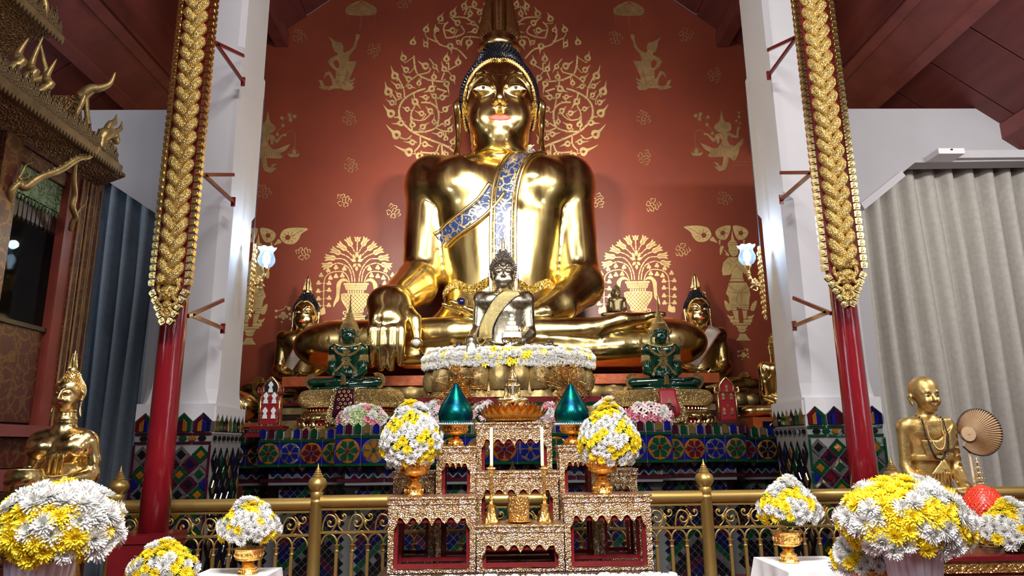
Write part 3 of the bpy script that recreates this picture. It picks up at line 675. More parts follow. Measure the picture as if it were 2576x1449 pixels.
for si, ((Y, *_), (xa, xb), (zb, zt_)) in enumerate(zip(steps, sx, zts)):
    segs = [(xa, xb)] if si == 0 else [(xa, sx[si-1][0]), (sx[si-1][1], xb)]
    for a, b in segs:
        q = MB(); q.box(((a+b)/2, Y+.025, zt_+.062), ((b-a)/2-.01, .012, .045)); q.build('parapet', M['grout'], pedestal)
    for gi, (a, b) in enumerate(segs):
        L = b-a; H = zt_-zb-.035; r = H/2*.98; n = max(1, round(L/(2*r+.012)))
        p = L/n; cz = (zb+zt_)/2
        for i in range(n):
            cx = a+(i+.5)*p
            for (u, v) in ((-.25, -.25), (.25, -.25), (-.25, .25), (.25, .25)):
                tile('background_tile', [(-p*.245, -H*.245), (p*.245, -H*.245), (p*.245, H*.245), (-p*.245, H*.245)], 'tile_blue' if si < 2 else 'tile_navy', pedestal, (cx+u*p, Y-.001, cz+v*H), th=.004)
            sq = seqs[si]; c3 = sq[(i if gi == 0 else n-1-i) % len(sq)]
            medallion(cx, Y, cz, min(r, p/2*.98), c3[0], c3[1], c3[2], PI/2 if c3[1] in ('blue', 'amber') else 0)
        for z in (zb+.005, zt_-.005):
            for i in range(n): tile('border_tile', [(-p/2+.003, -.016), (p/2-.003, -.016), (p/2-.003, .016), (-p/2+.003, .016)], 'tile_green', pedestal, (a+(i+.5)*p, Y-.006, z), tilt=.03)
        # crown tiles on top
        k = max(2, round(L/.100)); w = L/k
        for i in range(k):
            cx = a+(i+.5)*w; m_ = ('blue', 'plum', 'green', 'ochre')[i % 4]
            for sg in (-1, 1):
                tile('crown_tile', [(0, 0), (sg*w*.38, 0), (sg*w*.38, .085), (0, .115)][::sg], 'tile_'+m_, pedestal, (cx, Y-.018, zt_+.03), rz=-sg*.25)
            tile('mirror_tile', [(-w*.07, 0), (w*.07, 0), (w*.07, .085), (-w*.07, .085)], 'tile_mirror', pedestal, (cx+w/2, Y-.012, zt_+.03), tilt=.15)
        # zigzag row
        Yz = Y+.12; a2 = a+(.10 if gi == 0 else .0); b2 = b-(.10 if gi == len(segs)-1 else 0); k = max(2, round((b2-a2)/.105)); w = (b2-a2)/k; hz = .085; z0 = zb-.125
        for i in range(k):
            cx = a2+(i+.5)*w
            tile('zigzag_tile', [(0, hz*.35), (w/2, hz), (w/2, hz*.35), (0, -hz*.28)], 'tile_'+('blue', 'navy')[i % 2], pedestal, (cx, Yz-.004, z0+.02), tilt=.05)
            tile('zigzag_tile', [(-w/2, hz), (0, hz*.35), (0, -hz*.28), (-w/2, hz*.35)], 'tile_'+('navy', 'blue', 'navy')[i % 3], pedestal, (cx, Yz-.004, z0+.02), tilt=.05)
            tile('triangle_tile', [(-w*.4, hz), (0, hz*.45), (w*.4, hz)][::-1], 'tile_'+('mirror', 'dark', 'green', 'ochre')[(i*5+si) % 4], pedestal, (cx, Yz-.006, z0+.022), tilt=.12)
            tile('triangle_tile', [(-w*.4, 0), (w*.4, 0), (0, hz*.55)], 'tile_'+('plum', 'green', 'mirror', 'dark', 'mirror')[(i*3+si) % 5], pedestal, (cx+w/2 if i < k-1 else cx, Yz-.006, z0-.018), tilt=.12)
        # square glass mosaic below in zigzag colours
        Ym = Y+.22; a3, b3 = a+(.2 if gi == 0 else 0), b-(.2 if gi == len(segs)-1 else 0); d = .088; cols = int((b3-a3)/d)
        for r_ in range(int((zb-.26)/(d/2))):
            for c in range(cols+1):
                cx = a3+c*d+(d/2 if r_ % 2 else 0); z = zb-.27-r_*d/2
                if cx < a3+.03 or cx > b3-.03 or z < .05: continue
                u = abs(((cx-CX)/(d*10)) % 1-.5)*2; ph = (u*5+(z-1.1)/d*1.0) 
                band = ph % 7
                m_ = 'mirror' if band < 1.0 else 'green' if band < 2 else 'navy' if band < 4 else 'plum' if band < 5 else 'dark'
                if m_ == 'mirror' and random.random() < .35: m_ = 'dark'
                e = d/2*.93; tile_mb(mo(m_), [(0, -e), (e, 0), (0, e), (-e, 0)], (cx, Ym-.003, z), .006, .06)
        n_ = max(1, int(L/.5))
        for i in range(n_): tile('border_tile', [(-L/n_/2+.003, -.02), (L/n_/2-.003, -.02), (L/n_/2-.003, .02), (-L/n_/2+.003, .02)], 'tile_plum', pedestal, (a+(i+.5)*L/n_, Y+.115, zb-.165))
for k, b in mos.items(): b.build('glass_mosaic', M['tile_'+k], pedestal, kind='stuff')

# ------------------------------------------------------------------ gilded railing
YR = 6.5; ZR = 1.085
rail = empty('gilded_railing', (0, YR, 0), 0, 'gold painted railing with scroll frieze and slender balusters before the pedestal', 'railing')
postx = [W(297, 1250, YR).x, W(797, 1250, YR).x, W(1290, 1250, YR).x, W(1775, 1250, YR).x, W(2250, 1240, YR).x, W(2720, 1240, YR).x]
def lp(v): return Vector(v)
mb = MB(); mb.lathe([(.062, 0), (.062, .05), (.056, .06), (.056, 1.14), (.062, 1.15), (.062, 1.17), (.050, 1.18), (.056, 1.19), (.056, 1.235), (.05, 1.245), (.066, 1.262), (.084, 1.295), (.086, 1.318), (.072, 1.352), (.05, 1.368), (.044, 1.372), (.050, 1.378), (.036, 1.392), (.040, 1.397), (.027, 1.410), (.031, 1.415), (.019, 1.43), (.022, 1.434), (.010, 1.452), (.003, 1.49)], 18)
for i in range(len(mb.V)):
    if mb.V[i].z > 1.1: mb.V[i].z -= .075
post_me = mb.mesh('post', True, 50); post_me.materials.append(M['gold_paint'])
for x in postx: link('post', post_me, rail, None, (x, 0, 0))
bal = MB(); bal.box((0, 0, .33), (.013, .013, .33)); bal.box((0, 0, .03), (.022, .022, .03))
bal.lathe([(.014, .655), (.020, .66), (.020, .668), (.015, .674), (.015, .69), (.026, .712), (.030, .716), (.018, .72)], 8)
for k in (-1, 1):
    bal.box((k*.008, -.013, .33), (.002, .002, .31))
bal_me = bal.mesh('baluster'); bal_me.materials.append(M['gold_paint'])
BP = .1315
ar = MB()
P = [Vector((-BP/2*math.cos(a)+0, 0, .72+.088*math.sin(a))) for a in [PI*i/10 for i in range(11)]]
ar.tube(P, .009, 6); P2 = [Vector((p.x*.55, 0, .72+(p.z-.72)*.0+.0)) for p in P]
arch_me = ar.mesh('arch', True); arch_me.materials.append(M['gold_paint'])
# scroll unit
sc = MB(); 
def spiral(cx, cz, r0, r1, a0, a1, n=16): return [Vector((cx+(r0+(r1-r0)*i/n)*math.cos(a0+(a1-a0)*i/n), 0, cz+(r0+(r1-r0)*i/n)*math.sin(a0+(a1-a0)*i/n))) for i in range(n+1)]
U = .20
S1 = spiral(-.045, -.015, .062, .012, PI*.45, -PI*1.45)
sc.tube(cr([(-.115, 0, -.085), (-.105, 0, -.01), (-.075, 0, .045)]+[S1[0]], 4)[:-1]+S1, .0085, 6, 1.3, up=(0, 1, 0))
S2 = spiral(.065, .035, .045, .010, -PI*.9, PI*.9)
sc.tube(cr([(-.035, 0, -.09), (.0, 0, -.045)]+[S2[0]], 4)[:-1]+S2, .0075, 6, 1.3, up=(0, 1, 0))
sc.tube(cr([(-.01, 0, .06), (.02, 0, .02), (.03, 0, -.05), (.07, 0, -.09)], 4), .0065, 6)
sc.ell((.03, 0, -.02), (.018, .010, .026), 8, 5); sc.ell((-.045, 0, -.015), (.014, .012, .014), 8, 5); sc.ell((.065, 0, .035), (.012, .010, .012), 8, 5)
sc.box((-.01, 0, .088), (.014, .010, .012)); sc.box((.0, 0, -.095), (.018, .010, .010))
scroll_me = sc.mesh('scroll', True); scroll_me.materials.append(M['gold_paint'])
for i in range(len(postx)-1):
    a, b = postx[i], postx[i+1]; L = b-a; dz = -.02 if i in (0,) else 0
    mb = MB(); mb.tube([(a+.04, 0, ZR+dz), (b-.04, 0, ZR+dz)], .054, 14); mb.build('handrail', M['gold_paint'], rail, True, 40)
    for z, h in ((1.020, .010), (.822, .010), (.06, .012)):
        mb = MB(); mb.box(((a+b)/2, 0, z+dz), (L/2-.03, .014, h)); mb.build('crossbar', M['gold_paint'], rail)
    n = int(round((L-.12)/BP)); w = (L-.12)/n
    for k in range(n+1):
        x = a+.06+k*w
        if 0 < k < n: link('baluster', bal_me, rail, None, (x, 0, dz))
        if k < n: o = link('arch', arch_me, rail, None, (x+w/2, 0, dz)); o.scale.x = w/BP
    n = int(round((L-.12)/.235)); w = (L-.12)/n
    for k in range(n):
        o = link('scroll', scroll_me, rail, None, (a+.06+(k+.5)*w, 0, .921+dz)); o.scale.x = w/.235*(1 if i < 3 else -1)
# ------------------------------------------------------------------ gold stencil ornaments on the red wall
XM = (W(895, 750, YB).x + W(1605, 750, YB).x)/2
class Art:
    """flat gilding laid on the wall: polygons and strips given in a drawing frame"""
    N = 0
    def __init__(s, fr, mirror=False): s.fr = fr; s.mir = mirror; s.mb = MB(); s.mb2 = MB(); Art.N += 1; s.off = .0022+.0016*((Art.N*.618) % 1); s.k = 0
    def P(s, x, y):
        p = W(s.fr[0]+x/s.fr[2], s.fr[1]+y/s.fr[2], YB)
        return (2*XM-p.x if s.mir else p.x, p.z)
    def poly(s, pts, sm=0, cut=False):
        q = [s.P(x, y) for x, y in pts]
        if sm: q = cr2(q, sm, True)
        a = sum(q[i][0]*q[(i+1) % len(q)][1]-q[(i+1) % len(q)][0]*q[i][1] for i in range(len(q)))
        if a < 0: q = q[::-1]
        s.k += 1; y = YB-s.off-s.k*.00005-(.0008 if cut else 0); (s.mb2 if cut else s.mb).prism(q, y, YB-.0005); return s
    def line(s, pts, w, sm=4, taper=False, cut=False):
        q = [s.P(x, y) for x, y in pts]
        if sm: q = cr2(q, sm)
        w = w if hasattr(w, '__len__') else [w, w]; n = len(q); k = .0063
        s.k += 1; y = YB-s.off-s.k*.00005-(.0008 if cut else 0); mb = s.mb2 if cut else s.mb; A = []; B = []
        for i, (x, z) in enumerate(q):
            a = q[max(0, i-1)]; b = q[min(n-1, i+1)]; dx, dz = b[0]-a[0], b[1]-a[1]; l = math.hypot(dx, dz) or 1
            ww = (w[0]+(w[-1]-w[0])*i/(n-1))*k/2; A.append((x-dz/l*ww, z+dx/l*ww)); B.append((x+dz/l*ww, z-dx/l*ww))
        V = [(x, y, z) for x, z in A] + [(x, y, z) for x, z in B]; F = [(i, i+1, n+i+1, n+i) for i in range(n-1)]
        mb.add(V, F); return s
    def disc(s, x, y, r, n=10, cut=False): return s.poly([(x+r*math.cos(2*PI*i/n), y+r*math.sin(2*PI*i/n)) for i in range(n)], cut=cut)
    def done(s, name, m='gold_stencil', label=None):
        o = s.mb.build(name, M[m], wall_back)
        if s.mb2.V: s.mb2.build('painted_line', M['wall_red'], o)
        if label: o['label'] = label
        return o
def bo_leaf(A, cx, cy, tx, ty, sz):
    """heart shaped leaf with a drawn out curling tip"""
    d = Vector((tx-cx, ty-cy)); L = d.length; d.normalize(); n = Vector((-d.y, d.x)); s = sz*.5; c = Vector((cx, cy))
    def q(u, v): p = c + d*u + n*v; return (p.x, p.y)
    bend = s*.35
    A.poly([q(-s*.95, s*.05), q(-s*1.05, s*.5), q(-s*.5, s*.98), q(s*.15, s*.85), q(s*.75, s*.35), q(L*.55, s*.18+bend*.3), q(L, bend), q(L*.55, -s*.08), q(s*.75, -s*.30), q(s*.15, -s*.80), q(-s*.5, -s*.98), q(-s*1.05, -s*.5)], 3)
    A.poly([q(-s*.75, 0), q(-s*.35, s*.36), q(s*.15, 0), q(-s*.35, -s*.36)], 2, cut=True)
    A.poly([q(-s*.62, 0), q(-s*.36, s*.20), q(-s*.02, 0), q(-s*.36, -s*.20)], 2)
Fr5 = (960, 140, 5.173); FrT = (1000, 0, 3.45)
leaves = [(Fr5, l) for l in [(165,250,103,130,105),(80,455,25,340,115),(205,395,105,335,75),(375,405,450,415,70),(220,510,165,460,70),(125,610,40,575,80),(110,745,5,650,115),(240,880,130,900,90),(180,1020,40,910,125),(390,1130,275,1130,80),(340,1250,150,1185,120),(490,1320,455,1440,105),(615,1350,590,1410,95),(715,1300,715,1370,75),(575,1155,680,1180,85),(545,920,625,855,85),(400,890,385,820,85),(325,695,255,675,70),(445,610,525,690,95),(560,540,480,540,70),(675,520,620,490,75),(800,540,880,510,85),(510,750,420,725,80),(625,715,560,665,80),(835,690,900,625,85),(860,860,910,770,85),(680,850,680,770,65),(895,955,925,885,75),(750,1025,645,1015,80),(835,1070,825,1005,70),(930,1110,965,1015,85),(1000,850,1025,990,90),(930,300,970,370,85),(850,380,895,510,90),(640,440,550,495,95),(680,270,670,195,80),(560,130,460,80,100),(310,180,240,130,85),(345,300,260,240,85),(485,350,480,290,70),(700,150,760,220,75),(810,165,765,70,80),(995,75,990,-10,90),(845,30,845,-50,90),(280,20,250,-60,90),(845,1290,870,1350,70)]]
leaves += [(FrT, l) for l in [(485,110,505,50,62),(580,45,600,-10,55),(665,30,650,-20,52),(375,155,395,100,60),(515,195,440,145,58),(470,265,395,270,60),(250,250,260,200,58),(335,255,320,210,52),(650,205,590,215,45),(665,270,600,290,50),(735,195,750,250,58),(630,110,625,60,50),(715,105,740,60,50),(620,380,610,440,66),(460,410,480,470,62),(525,365,500,350,45),(240,380,215,340,52),(135,360,140,310,58),(770,30,780,-20,50)]]
boughs = [(Fr5, 22, [(1040,1330),(880,1200),(780,1150),(640,1100),(500,1040),(400,990),(340,940),(250,840),(228,690),(300,560),(450,470),(570,430)]),
 (Fr5, 17, [(880,1200),(760,1160),(700,1260),(520,1260)]), (Fr5, 17, [(780,1150),(790,1290),(770,1350)]), (Fr5, 17, [(500,1040),(500,1160),(430,1240)]),
 (Fr5, 20, [(400,990),(560,990),(700,940),(740,830),(730,700),(640,620),(515,610)]), (Fr5, 16, [(730,700),(700,560)]), (Fr5, 16, [(700,940),(800,880)]), (Fr5, 15, [(700,940),(800,980),(870,985)]),
 (Fr5, 15, [(400,990),(380,780),(430,660)]), (Fr5, 14, [(380,780),(420,830),(540,840),(640,760)]),
 (Fr5, 17, [(300,560),(285,430),(210,280)]), (Fr5, 22, [(850,470),(720,430)]), (Fr5, 15, [(570,430),(430,480),(430,560)]),
 (Fr5, 20, [(420,0),(430,120),(470,240),(600,310),(700,330),(800,340)]), (Fr5, 16, [(470,250),(600,220),(640,170)]), (Fr5, 17, [(660,340),(670,400)]), (Fr5, 17, [(780,320),(820,220),(870,190),(870,90)]), (Fr5, 16, [(870,190),(990,120)]), (Fr5, 15, [(470,250),(380,320)]), (Fr5, 14, [(620,40),(680,110)]),
 (Fr5, 15, [(240,830),(200,790)]), (Fr5, 15, [(390,1040),(320,1090),(240,1060)]), (Fr5, 14, [(130,490),(190,570),(240,560)]),
 (FrT, 13, [(600,510),(520,430),(400,400),(350,370),(320,300),(350,240)]), (FrT, 12, [(420,330),(400,240),(440,190)]), (FrT, 12, [(420,330),(500,320),(580,280),(540,210)]), (FrT, 13, [(750,310),(690,230),(600,160),(540,150),(470,150)]),
 (FrT, 13, [(750,310),(790,180),(760,100),(690,80)]), (FrT, 11, [(600,160),(640,130)]), (FrT, 11, [(350,370),(260,330)]), (FrT, 11, [(690,80),(620,60),(580,130)]), (FrT, 10, [(720,330),(640,320),(570,330),(550,400)])]
for mir in (False, True):
    segs = []
    for fr, w, P in boughs:
        A = Art(fr, mir); A.line(P, w/fr[2]*1.35, 5)
        n = len(P)
        for i in range(1, n-1):            # painted breaks across the bough
            a, b = Vector(P[i-1]), Vector(P[i+1]); d = (b-a).normalized(); nn = Vector((-d.y, d.x)); p = Vector(P[i])
            A.line([tuple(p+nn*w), tuple(p-nn*w)], 1.2, 0, cut=True)
            if i % 2: A.line([tuple(p), tuple(p+nn*w*1.1+d*w*.9)], [5, 1], 0)
        A.done('gilded_bough')
        for x, y in cr2(P, 5): segs.append((fr[0]+x/fr[2], fr[1]+y/fr[2]))
    for fr, (cx, cy, tx, ty, sz) in leaves:
        A = Art(fr, mir); bo_leaf(A, cx, cy, tx, ty, sz)
        px, py = fr[0]+cx/fr[2], fr[1]+cy/fr[2]
        q = min(segs, key=lambda s_: (s_[0]-px)**2+(s_[1]-py)**2)
        d = Vector((cx-tx, cy-ty)).normalized(); b0 = (cx+d.x*sz*.5, cy+d.y*sz*.5); e = ((q[0]-fr[0])*fr[2], (q[1]-fr[1])*fr[2])
        m_ = (b0[0]+d.x*sz*.35, b0[1]+d.y*sz*.35)
        if math.hypot(q[0]-px, q[1]-py) < 34: A.line([b0, m_, e], 2.6, 4)
        A.done('gilded_leaf')
    # ---- vase with lotus bouquet
    F4 = (780, 580, 6.04)
    def V_(name, fn, lab=None, m='gold_stencil'):
        A = Art(F4, mir); fn(A); A.done(name, m, lab)
    tul = [((205,545), (330,510), [(345,520),(430,495),(560,545),(620,640),(640,780)]), ((245,410), (375,420), [(390,428),(520,440),(620,550),(670,680),(680,780)]), ((335,290), (450,345), [(465,350),(560,390),(630,445)]), ((435,210), (540,285), [(550,295),(610,350),(655,400)]), ((570,125), (625,225), [(628,235),(660,290),(685,340)]), ((722,105), (720,165), [(720,170),(717,260),(715,340)])]
    tul += [((2*712-a[0], a[1]), (2*712-b[0], b[1]), [(2*712-x, y) for x, y in P]) for a, b, P in tul[:5]]
    for a, b, P in tul:
        d = Vector((a[0]-b[0], a[1]-b[1])); L = d.length; d.normalize(); n_ = Vector((-d.y, d.x)); B = Vector(b)
        def q(u, v): p = B + d*u*L + n_*v*52; return (p.x, p.y)
        A = Art(F4, mir); A.poly([q(-.12, 0), q(.1, -.75), q(.6, -.72), q(1.15, -1.05), q(1.0, -.35), q(1.25, 0), q(1.0, .35), q(1.15, 1.05), q(.6, .72), q(.1, .75)], 3)
        A.line([q(0, 0), q(.6, -.3), q(1.0, -.36)], 1, 3, cut=True).line([q(0, 0), q(.6, .3), q(1.0, .36)], 1, 3, cut=True)
        A.done('gilded_flower')
        A = Art(F4, mir); A.line(P, 3.0, 5)
        C = cr2(P, 5)
        for i in range(4, len(C)-2, 4): A.disc(C[i][0], C[i][1], 8, 6, cut=True).disc(C[i][0], C[i][1], 2, 4)
        A.done('gilded_stem')
    for k in (1, -1):
        f = lambda x: x if k == 1 else 2*712-x
        A = Art(F4, mir); A.line([(f(x), y) for x, y in [(600,790),(570,700),(520,640),(440,620),(320,640),(240,700),(212,800),(208,950),(205,1150)]], 2.6, 5).done('gilded_stem')
        for (x, y, sx_) in [(275,605,30),(395,560,0),(520,580,0),(490,685,0),(395,695,0),(310,720,0),(170,680,0),(130,795,0),(290,800,0),(125,920,0),(290,905,0),(130,1035,0),(290,1025,0),(130,1135,0),(285,1135,0)]:
            A = Art(F4, mir)
            for a_ in (PI/2, PI/2+2.1, PI/2-2.1): A.disc(f(x)+19*math.cos(a_), y-19*math.sin(a_), 20, 9)
            A.line([(f(x), y), (f(210 if y > 740 else x+(-10 if y < 650 else 0)), y+8 if y > 740 else (y+45 if y < 620 else y-45))], 1.6, 0); A.done('gilded_flower')
        A = Art(F4, mir); A.poly([(f(x), y) for x, y in [(585,790),(560,745),(500,725),(450,750),(405,810),(400,900),(395,1000),(365,1080),(352,1168),(400,1100),(440,1050),(455,900),(480,790),(540,770)]], 3).done('gilded_leaf')
        A = Art(F4, mir); A.poly([(f(x), y) for x, y in [(205,1150),(225,1180),(232,1230),(225,1270),(120,1285),(130,1190),(170,1200)]], 2).done('gilded_leaf')
        A = Art(F4, mir); A.disc(f(525), 1250, 30, 12).disc(f(530), 1250, 17, 8, cut=True).disc(f(532), 1252, 8, 8); A.done('gilded_scroll')
    def lotus(A):
        for x, y, dx, dy, s_ in [(712,370,0,-1,50),(670,400,-.5,-1,45),(755,400,.5,-1,45),(665,455,-1,-.3,48),(760,455,1,-.3,48),(680,525,-.8,.8,40),(745,525,.8,.8,40),(708,575,0,1,42)]:
            d = Vector((dx, dy)).normalized(); n_ = Vector((-d.y, d.x)); c = Vector((x, y))
            A.poly([tuple(c-d*s_*.8), tuple(c+n_*s_*.55), tuple(c+d*s_), tuple(c-n_*s_*.55)], 3)
        A.disc(710, 455, 14, 8, cut=True); A.disc(710, 455, 8, 8)
        for a, b in (((712,420),(660,350)), ((712,420),(765,350)), ((700,470),(640,500)), ((722,470),(785,500))): A.line([a, b], 1.1, 0, cut=True)
    V_('gilded_flower', lotus)
    def rim(A):
        for y0, y1, w in ((798,828,190),(834,852,172)): A.poly([(700-w,y0),(700+w,y0),(700+w,y1),(700-w,y1)])
        A.poly([(530,856),(868,856),(850,905),(548,905)])
        for i in range(14): x = 555+i*22; A.line([(x, 858), (x, 900)], .9, 0, cut=True)
        for i in range(7): A.poly([(570+i*37,912),(594+i*37,912),(594+i*37,946),(570+i*37,946)])
        A.line([(697,798),(697,852)], 1, 0, cut=True)
    V_('gilded_rim', rim)
    def body(A):
        A.poly([(510,955),(870,955),(905,1000),(895,1060),(850,1140),(810,1195),(800,1255),(570,1255),(560,1195),(510,1120),(475,1050),(475,990)], 2)
        def inside(x, y):
            return True
        for k in range(-12, 13):
            for sg in (1, -1):
                pts = []
                for t in range(0, 31):
                    y = 965+t*9.6; x = 690+k*58+sg*(y-1110)*.95
                    hw = 205 if y < 1040 else 205-(y-1040)*.55 if y < 1190 else 115
                    if abs(x-690) < hw: pts.append((x, y))
                if len(pts) > 1: A.line([pts[0], pts[-1]], 1.1, 0, cut=True)
    V_('gilded_vase', body, 'gold latticed vase stencil')
    def foot(A):
        A.poly([(570,1268),(800,1268),(800,1282),(570,1282)]); A.poly([(520,1290),(850,1290),(840,1318),(530,1318)]); A.poly([(490,1326),(880,1326),(880,1362),(490,1362)])
    V_('gilded_foot', foot)
    # ---- standing figure with joined hands
    F3 = (1700, 550, 4.527)
    A = Art(F3, not mir) if False else Art(F3, mir)
    A.poly([(640,135),(650,180),(665,240),(690,262),(700,290),(690,330),(600,330),(590,290),(605,262),(630,240),(635,180)], 1)
    A.poly([(605,330),(700,330),(710,380),(695,415),(665,432),(635,420),(610,385)], 2)
    A.poly([(600,440),(720,440),(790,480),(845,560),(845,630),(780,630),(765,600),(760,660),(780,715),(610,715),(635,650),(630,610),(620,640),(535,648),(525,590),(540,500)], 1)
    A.poly([(605,728),(800,728),(835,790),(850,870),(840,900),(830,1040),(750,1030),(740,1000),(730,1030),(700,1000),(690,1040),(625,1040),(600,890),(570,850),(590,790)], 1)
    A.poly([(640,1045),(710,1045),(715,1145),(675,1145)]); A.poly([(757,1045),(812,1045),(805,1140),(772,1140)])
    A.poly([(615,1145),(722,1150),(722,1185),(625,1185)], 1); A.poly([(770,1150),(875,1145),(860,1185),(770,1185)], 1)
    A.poly([(645,1190),(855,1190),(850,1210),(650,1210)]); A.poly([(680,1218),(825,1218),(790,1260),(715,1260)], 1); A.poly([(700,1262),(815,1262),(775,1295),(730,1295)], 1)
    A.poly([(725,1310),(795,1310),(820,1350),(855,1388),(685,1388),(715,1350)])
    for sg, cx in ((1, 738), (-1, 738)):
        A.poly([(cx-sg*185,930),(cx-sg*130,970),(cx-sg*110,1040),(cx-sg*150,1050),(cx-sg*175,1000)], 2)
        A.poly([(cx-sg*155,1090),(cx-sg*120,1110),(cx-sg*80,1110),(cx-sg*85,1140),(cx-sg*130,1138)], 2)
    for L_ in ([(600,440),(660,500),(720,440)], [(585,500),(630,540),(600,590)], [(625,610),(680,545),(690,520)], [(760,600),(700,545),(685,515)], [(590,760),(710,850),(820,760)], [(600,750),(710,830),(800,750)], [(600,830),(650,850),(690,835)], [(820,830),(770,850),(730,835)], [(710,850),(690,930),(725,1000)], [(740,850),(750,930),(730,1000)], [(610,690),(690,680),(775,690)], [(625,985),(700,985)], [(750,985),(835,985)], [(625,1010),(700,1010)], [(750,1010),(835,1010)], [(600,300),(695,300)], [(615,275),(690,275)], [(620,365),(645,362)], [(670,365),(695,362)], [(650,405),(675,405)]):
        A.line(L_, 1.0, 3, cut=True)
    A.done('gilded_figure', 'gold_stencil', 'gold stencilled standing figure with joined hands')
    A = Art(F3, mir)
    A.poly([(90,95),(200,80),(300,85),(370,110),(405,180),(380,230),(330,262),(250,262),(195,210),(165,150)], 3)
    for k in range(9):
        a_ = 2*PI*k/9; A.line([(300+28*math.cos(a_), 190+28*math.sin(a_)), (300+80*math.cos(a_), 185+62*math.sin(a_))], 1.2, 0, cut=True)
    A.disc(318, 190, 30, 10, cut=True).disc(318, 190, 20, 8); A.line([(150,110),(230,150),(290,185)], 1.2, 3, cut=True)
    A.poly([(385,245),(420,205),(445,235),(480,280),(430,262)], 2); A.done('gilded_leaf')
    for (x, y, k) in ((535, 165, 1), (740, 165, -1)):
        A = Art(F3, mir); A.poly([(x+k*85,y-85),(x+k*75,y),(x+k*30,y+75),(x-k*50,y+60),(x-k*85,y-15),(x-k*20,y-70)], 3)
        A.disc(x, y, 28, 10, cut=True).disc(x, y, 19, 8)
        for a_ in (0, 1.2, 2.4, 3.8, 5): A.line([(x+30*math.cos(a_), y+30*math.sin(a_)), (x+62*math.cos(a_), y+62*math.sin(a_))], 1.2, 0, cut=True)
        A.poly([(x-k*45+0,y+78),(x-k*25,y+78),(x-k*28,y+140),(x-k*44,y+125)]); A.done('gilded_flower')
    A = Art(F3, mir); A.poly([(515,310),(550,320),(535,350),(525,390),(505,415),(500,350)], 2).poly([(545,345),(610,410),(600,430),(555,405),(580,405)], 1).done('gilded_leaf')
    # ---- flying figure with a hanging tray
    F2 = (1700, 270, 8.05)
    A = Art(F2, mir)
    A.poly([(922,50),(945,160),(970,250),(1010,300),(1090,310),(1125,390),(1110,470),(1040,500),(1000,520),(930,520),(850,490),(780,430),(800,350),(860,305),(890,250),(905,160)], 2)
    A.poly([(850,530),(1080,510),(1180,560),(1220,580),(1240,430),(1290,370),(1305,420),(1270,470),(1268,610),(1225,625),(1120,600),(1060,570),(1040,660),(1090,760),(1190,790),(1370,620),(1360,740),(1290,820),(1280,880),(1225,1050),(1170,1090),(1070,1000),(1055,1150),(1000,1260),(880,1300),(770,1200),(850,1200),(765,1110),(860,1130),(880,1190),(940,1180),(970,1000),(700,1010),(640,990),(700,910),(580,850),(490,720),(620,770),(740,820),(830,830),(910,740),(940,690),(890,600),(880,730),(830,730),(810,640),(770,710),(730,680),(640,570),(560,560),(570,510),(650,530),(780,640),(800,560)], 1)
    for k in range(7): A.line([(720+k*45, 850+k*2), (735+k*45, 990-k*3)], .9, 0, cut=True)
    A.line([(840,545),(900,600),(880,730)], 1, 3, cut=True).line([(910,740),(1000,800),(1190,800)], 1, 3, cut=True).line([(950,530),(960,600),(940,690)], 1, 3, cut=True).line([(1040,980),(1030,1150),(960,1230)], 1, 3, cut=True)
    A.done('gilded_figure', 'gold_dim', 'gold stencilled flying figure holding a hanging tray')
    A = Art(F2, mir); A.line([(560,500),(480,455),(400,510),(390,620),(408,780)], .9, 5).line([(408,780),(325,915)], .9, 0).line([(408,780),(545,915)], .9, 0)
    A.poly([(300,920),(555,920),(500,985),(350,985)]).poly([(415,820),(460,880),(450,915),(385,915),(378,880)], 2).done('gilded_tray', 'gold_dim')
    A = Art(F2, mir); A.line([(780,520),(700,430),(620,350),(630,260),(580,210),(520,195)], 1.0, 5)
    for x, y, r in ((400,170,42),(500,140,42),(480,240,40),(485,190,26),(650,200,38),(630,350,36),(740,530,34)): A.disc(x, y, r, 7)
    A.line([(1240,430),(1255,330),(1290,240)], 1.0, 4); A.disc(1280, 190, 34, 8).disc(1280, 110, 30, 5).disc(1225, 275, 28, 5).disc(1305, 325, 28, 5).disc(1225, 90, 10, 5).disc(1335, 90, 10, 5); A.done('gilded_flower', 'gold_dim')
    # ---- kneeling figure with a parasol
    F1 = (780, 60, 8.05)
    A = Art(F1, mir)
    A.poly([(360,250),(500,340),(560,370),(640,385),(675,460),(665,560),(700,590),(800,540),(870,470),(920,340),(930,215),(1000,210),(1005,270),(960,350),(930,480),(800,640),(780,760),(880,760),(950,750),(900,880),(830,1040),(800,1130),(850,1130),(910,1080),(905,1140),(780,1210),(900,1180),(850,1270),(905,1270),(840,1345),(720,1350),(640,1310),(570,1310),(480,1310),(400,1345),(260,1330),(160,1280),(225,1265),(170,1130),(250,1150),(290,1250),(380,1270),(460,1240),(420,1100),(370,1020),(310,1070),(295,1125),(280,1060),(320,980),(400,955),(430,990),(490,1120),(520,1100),(520,950),(420,870),(360,760),(420,690),(560,630),(540,580),(490,560),(450,450),(440,370),(400,310)], 1)
    A.poly([(470,780),(540,730),(590,790),(590,880),(530,890)], 2, cut=True); A.poly([(290,1150),(400,1080),(450,1180),(400,1250),(310,1240)], 2, cut=True)
    for L_ in ([(740,900),(730,1050),(650,1240)], [(770,920),(750,1060),(690,1250)], [(520,1020),(600,1050),(720,1040)], [(520,1100),(560,1220),(640,1280)], [(560,1160),(640,1180),(720,1240)], [(340,1280),(350,1340)], [(380,1270),(400,1330)], [(760,990),(830,1030)], [(750,1040),(810,1070)], [(640,890),(700,820),(790,640)]): A.line(L_, 1.0, 3, cut=True)
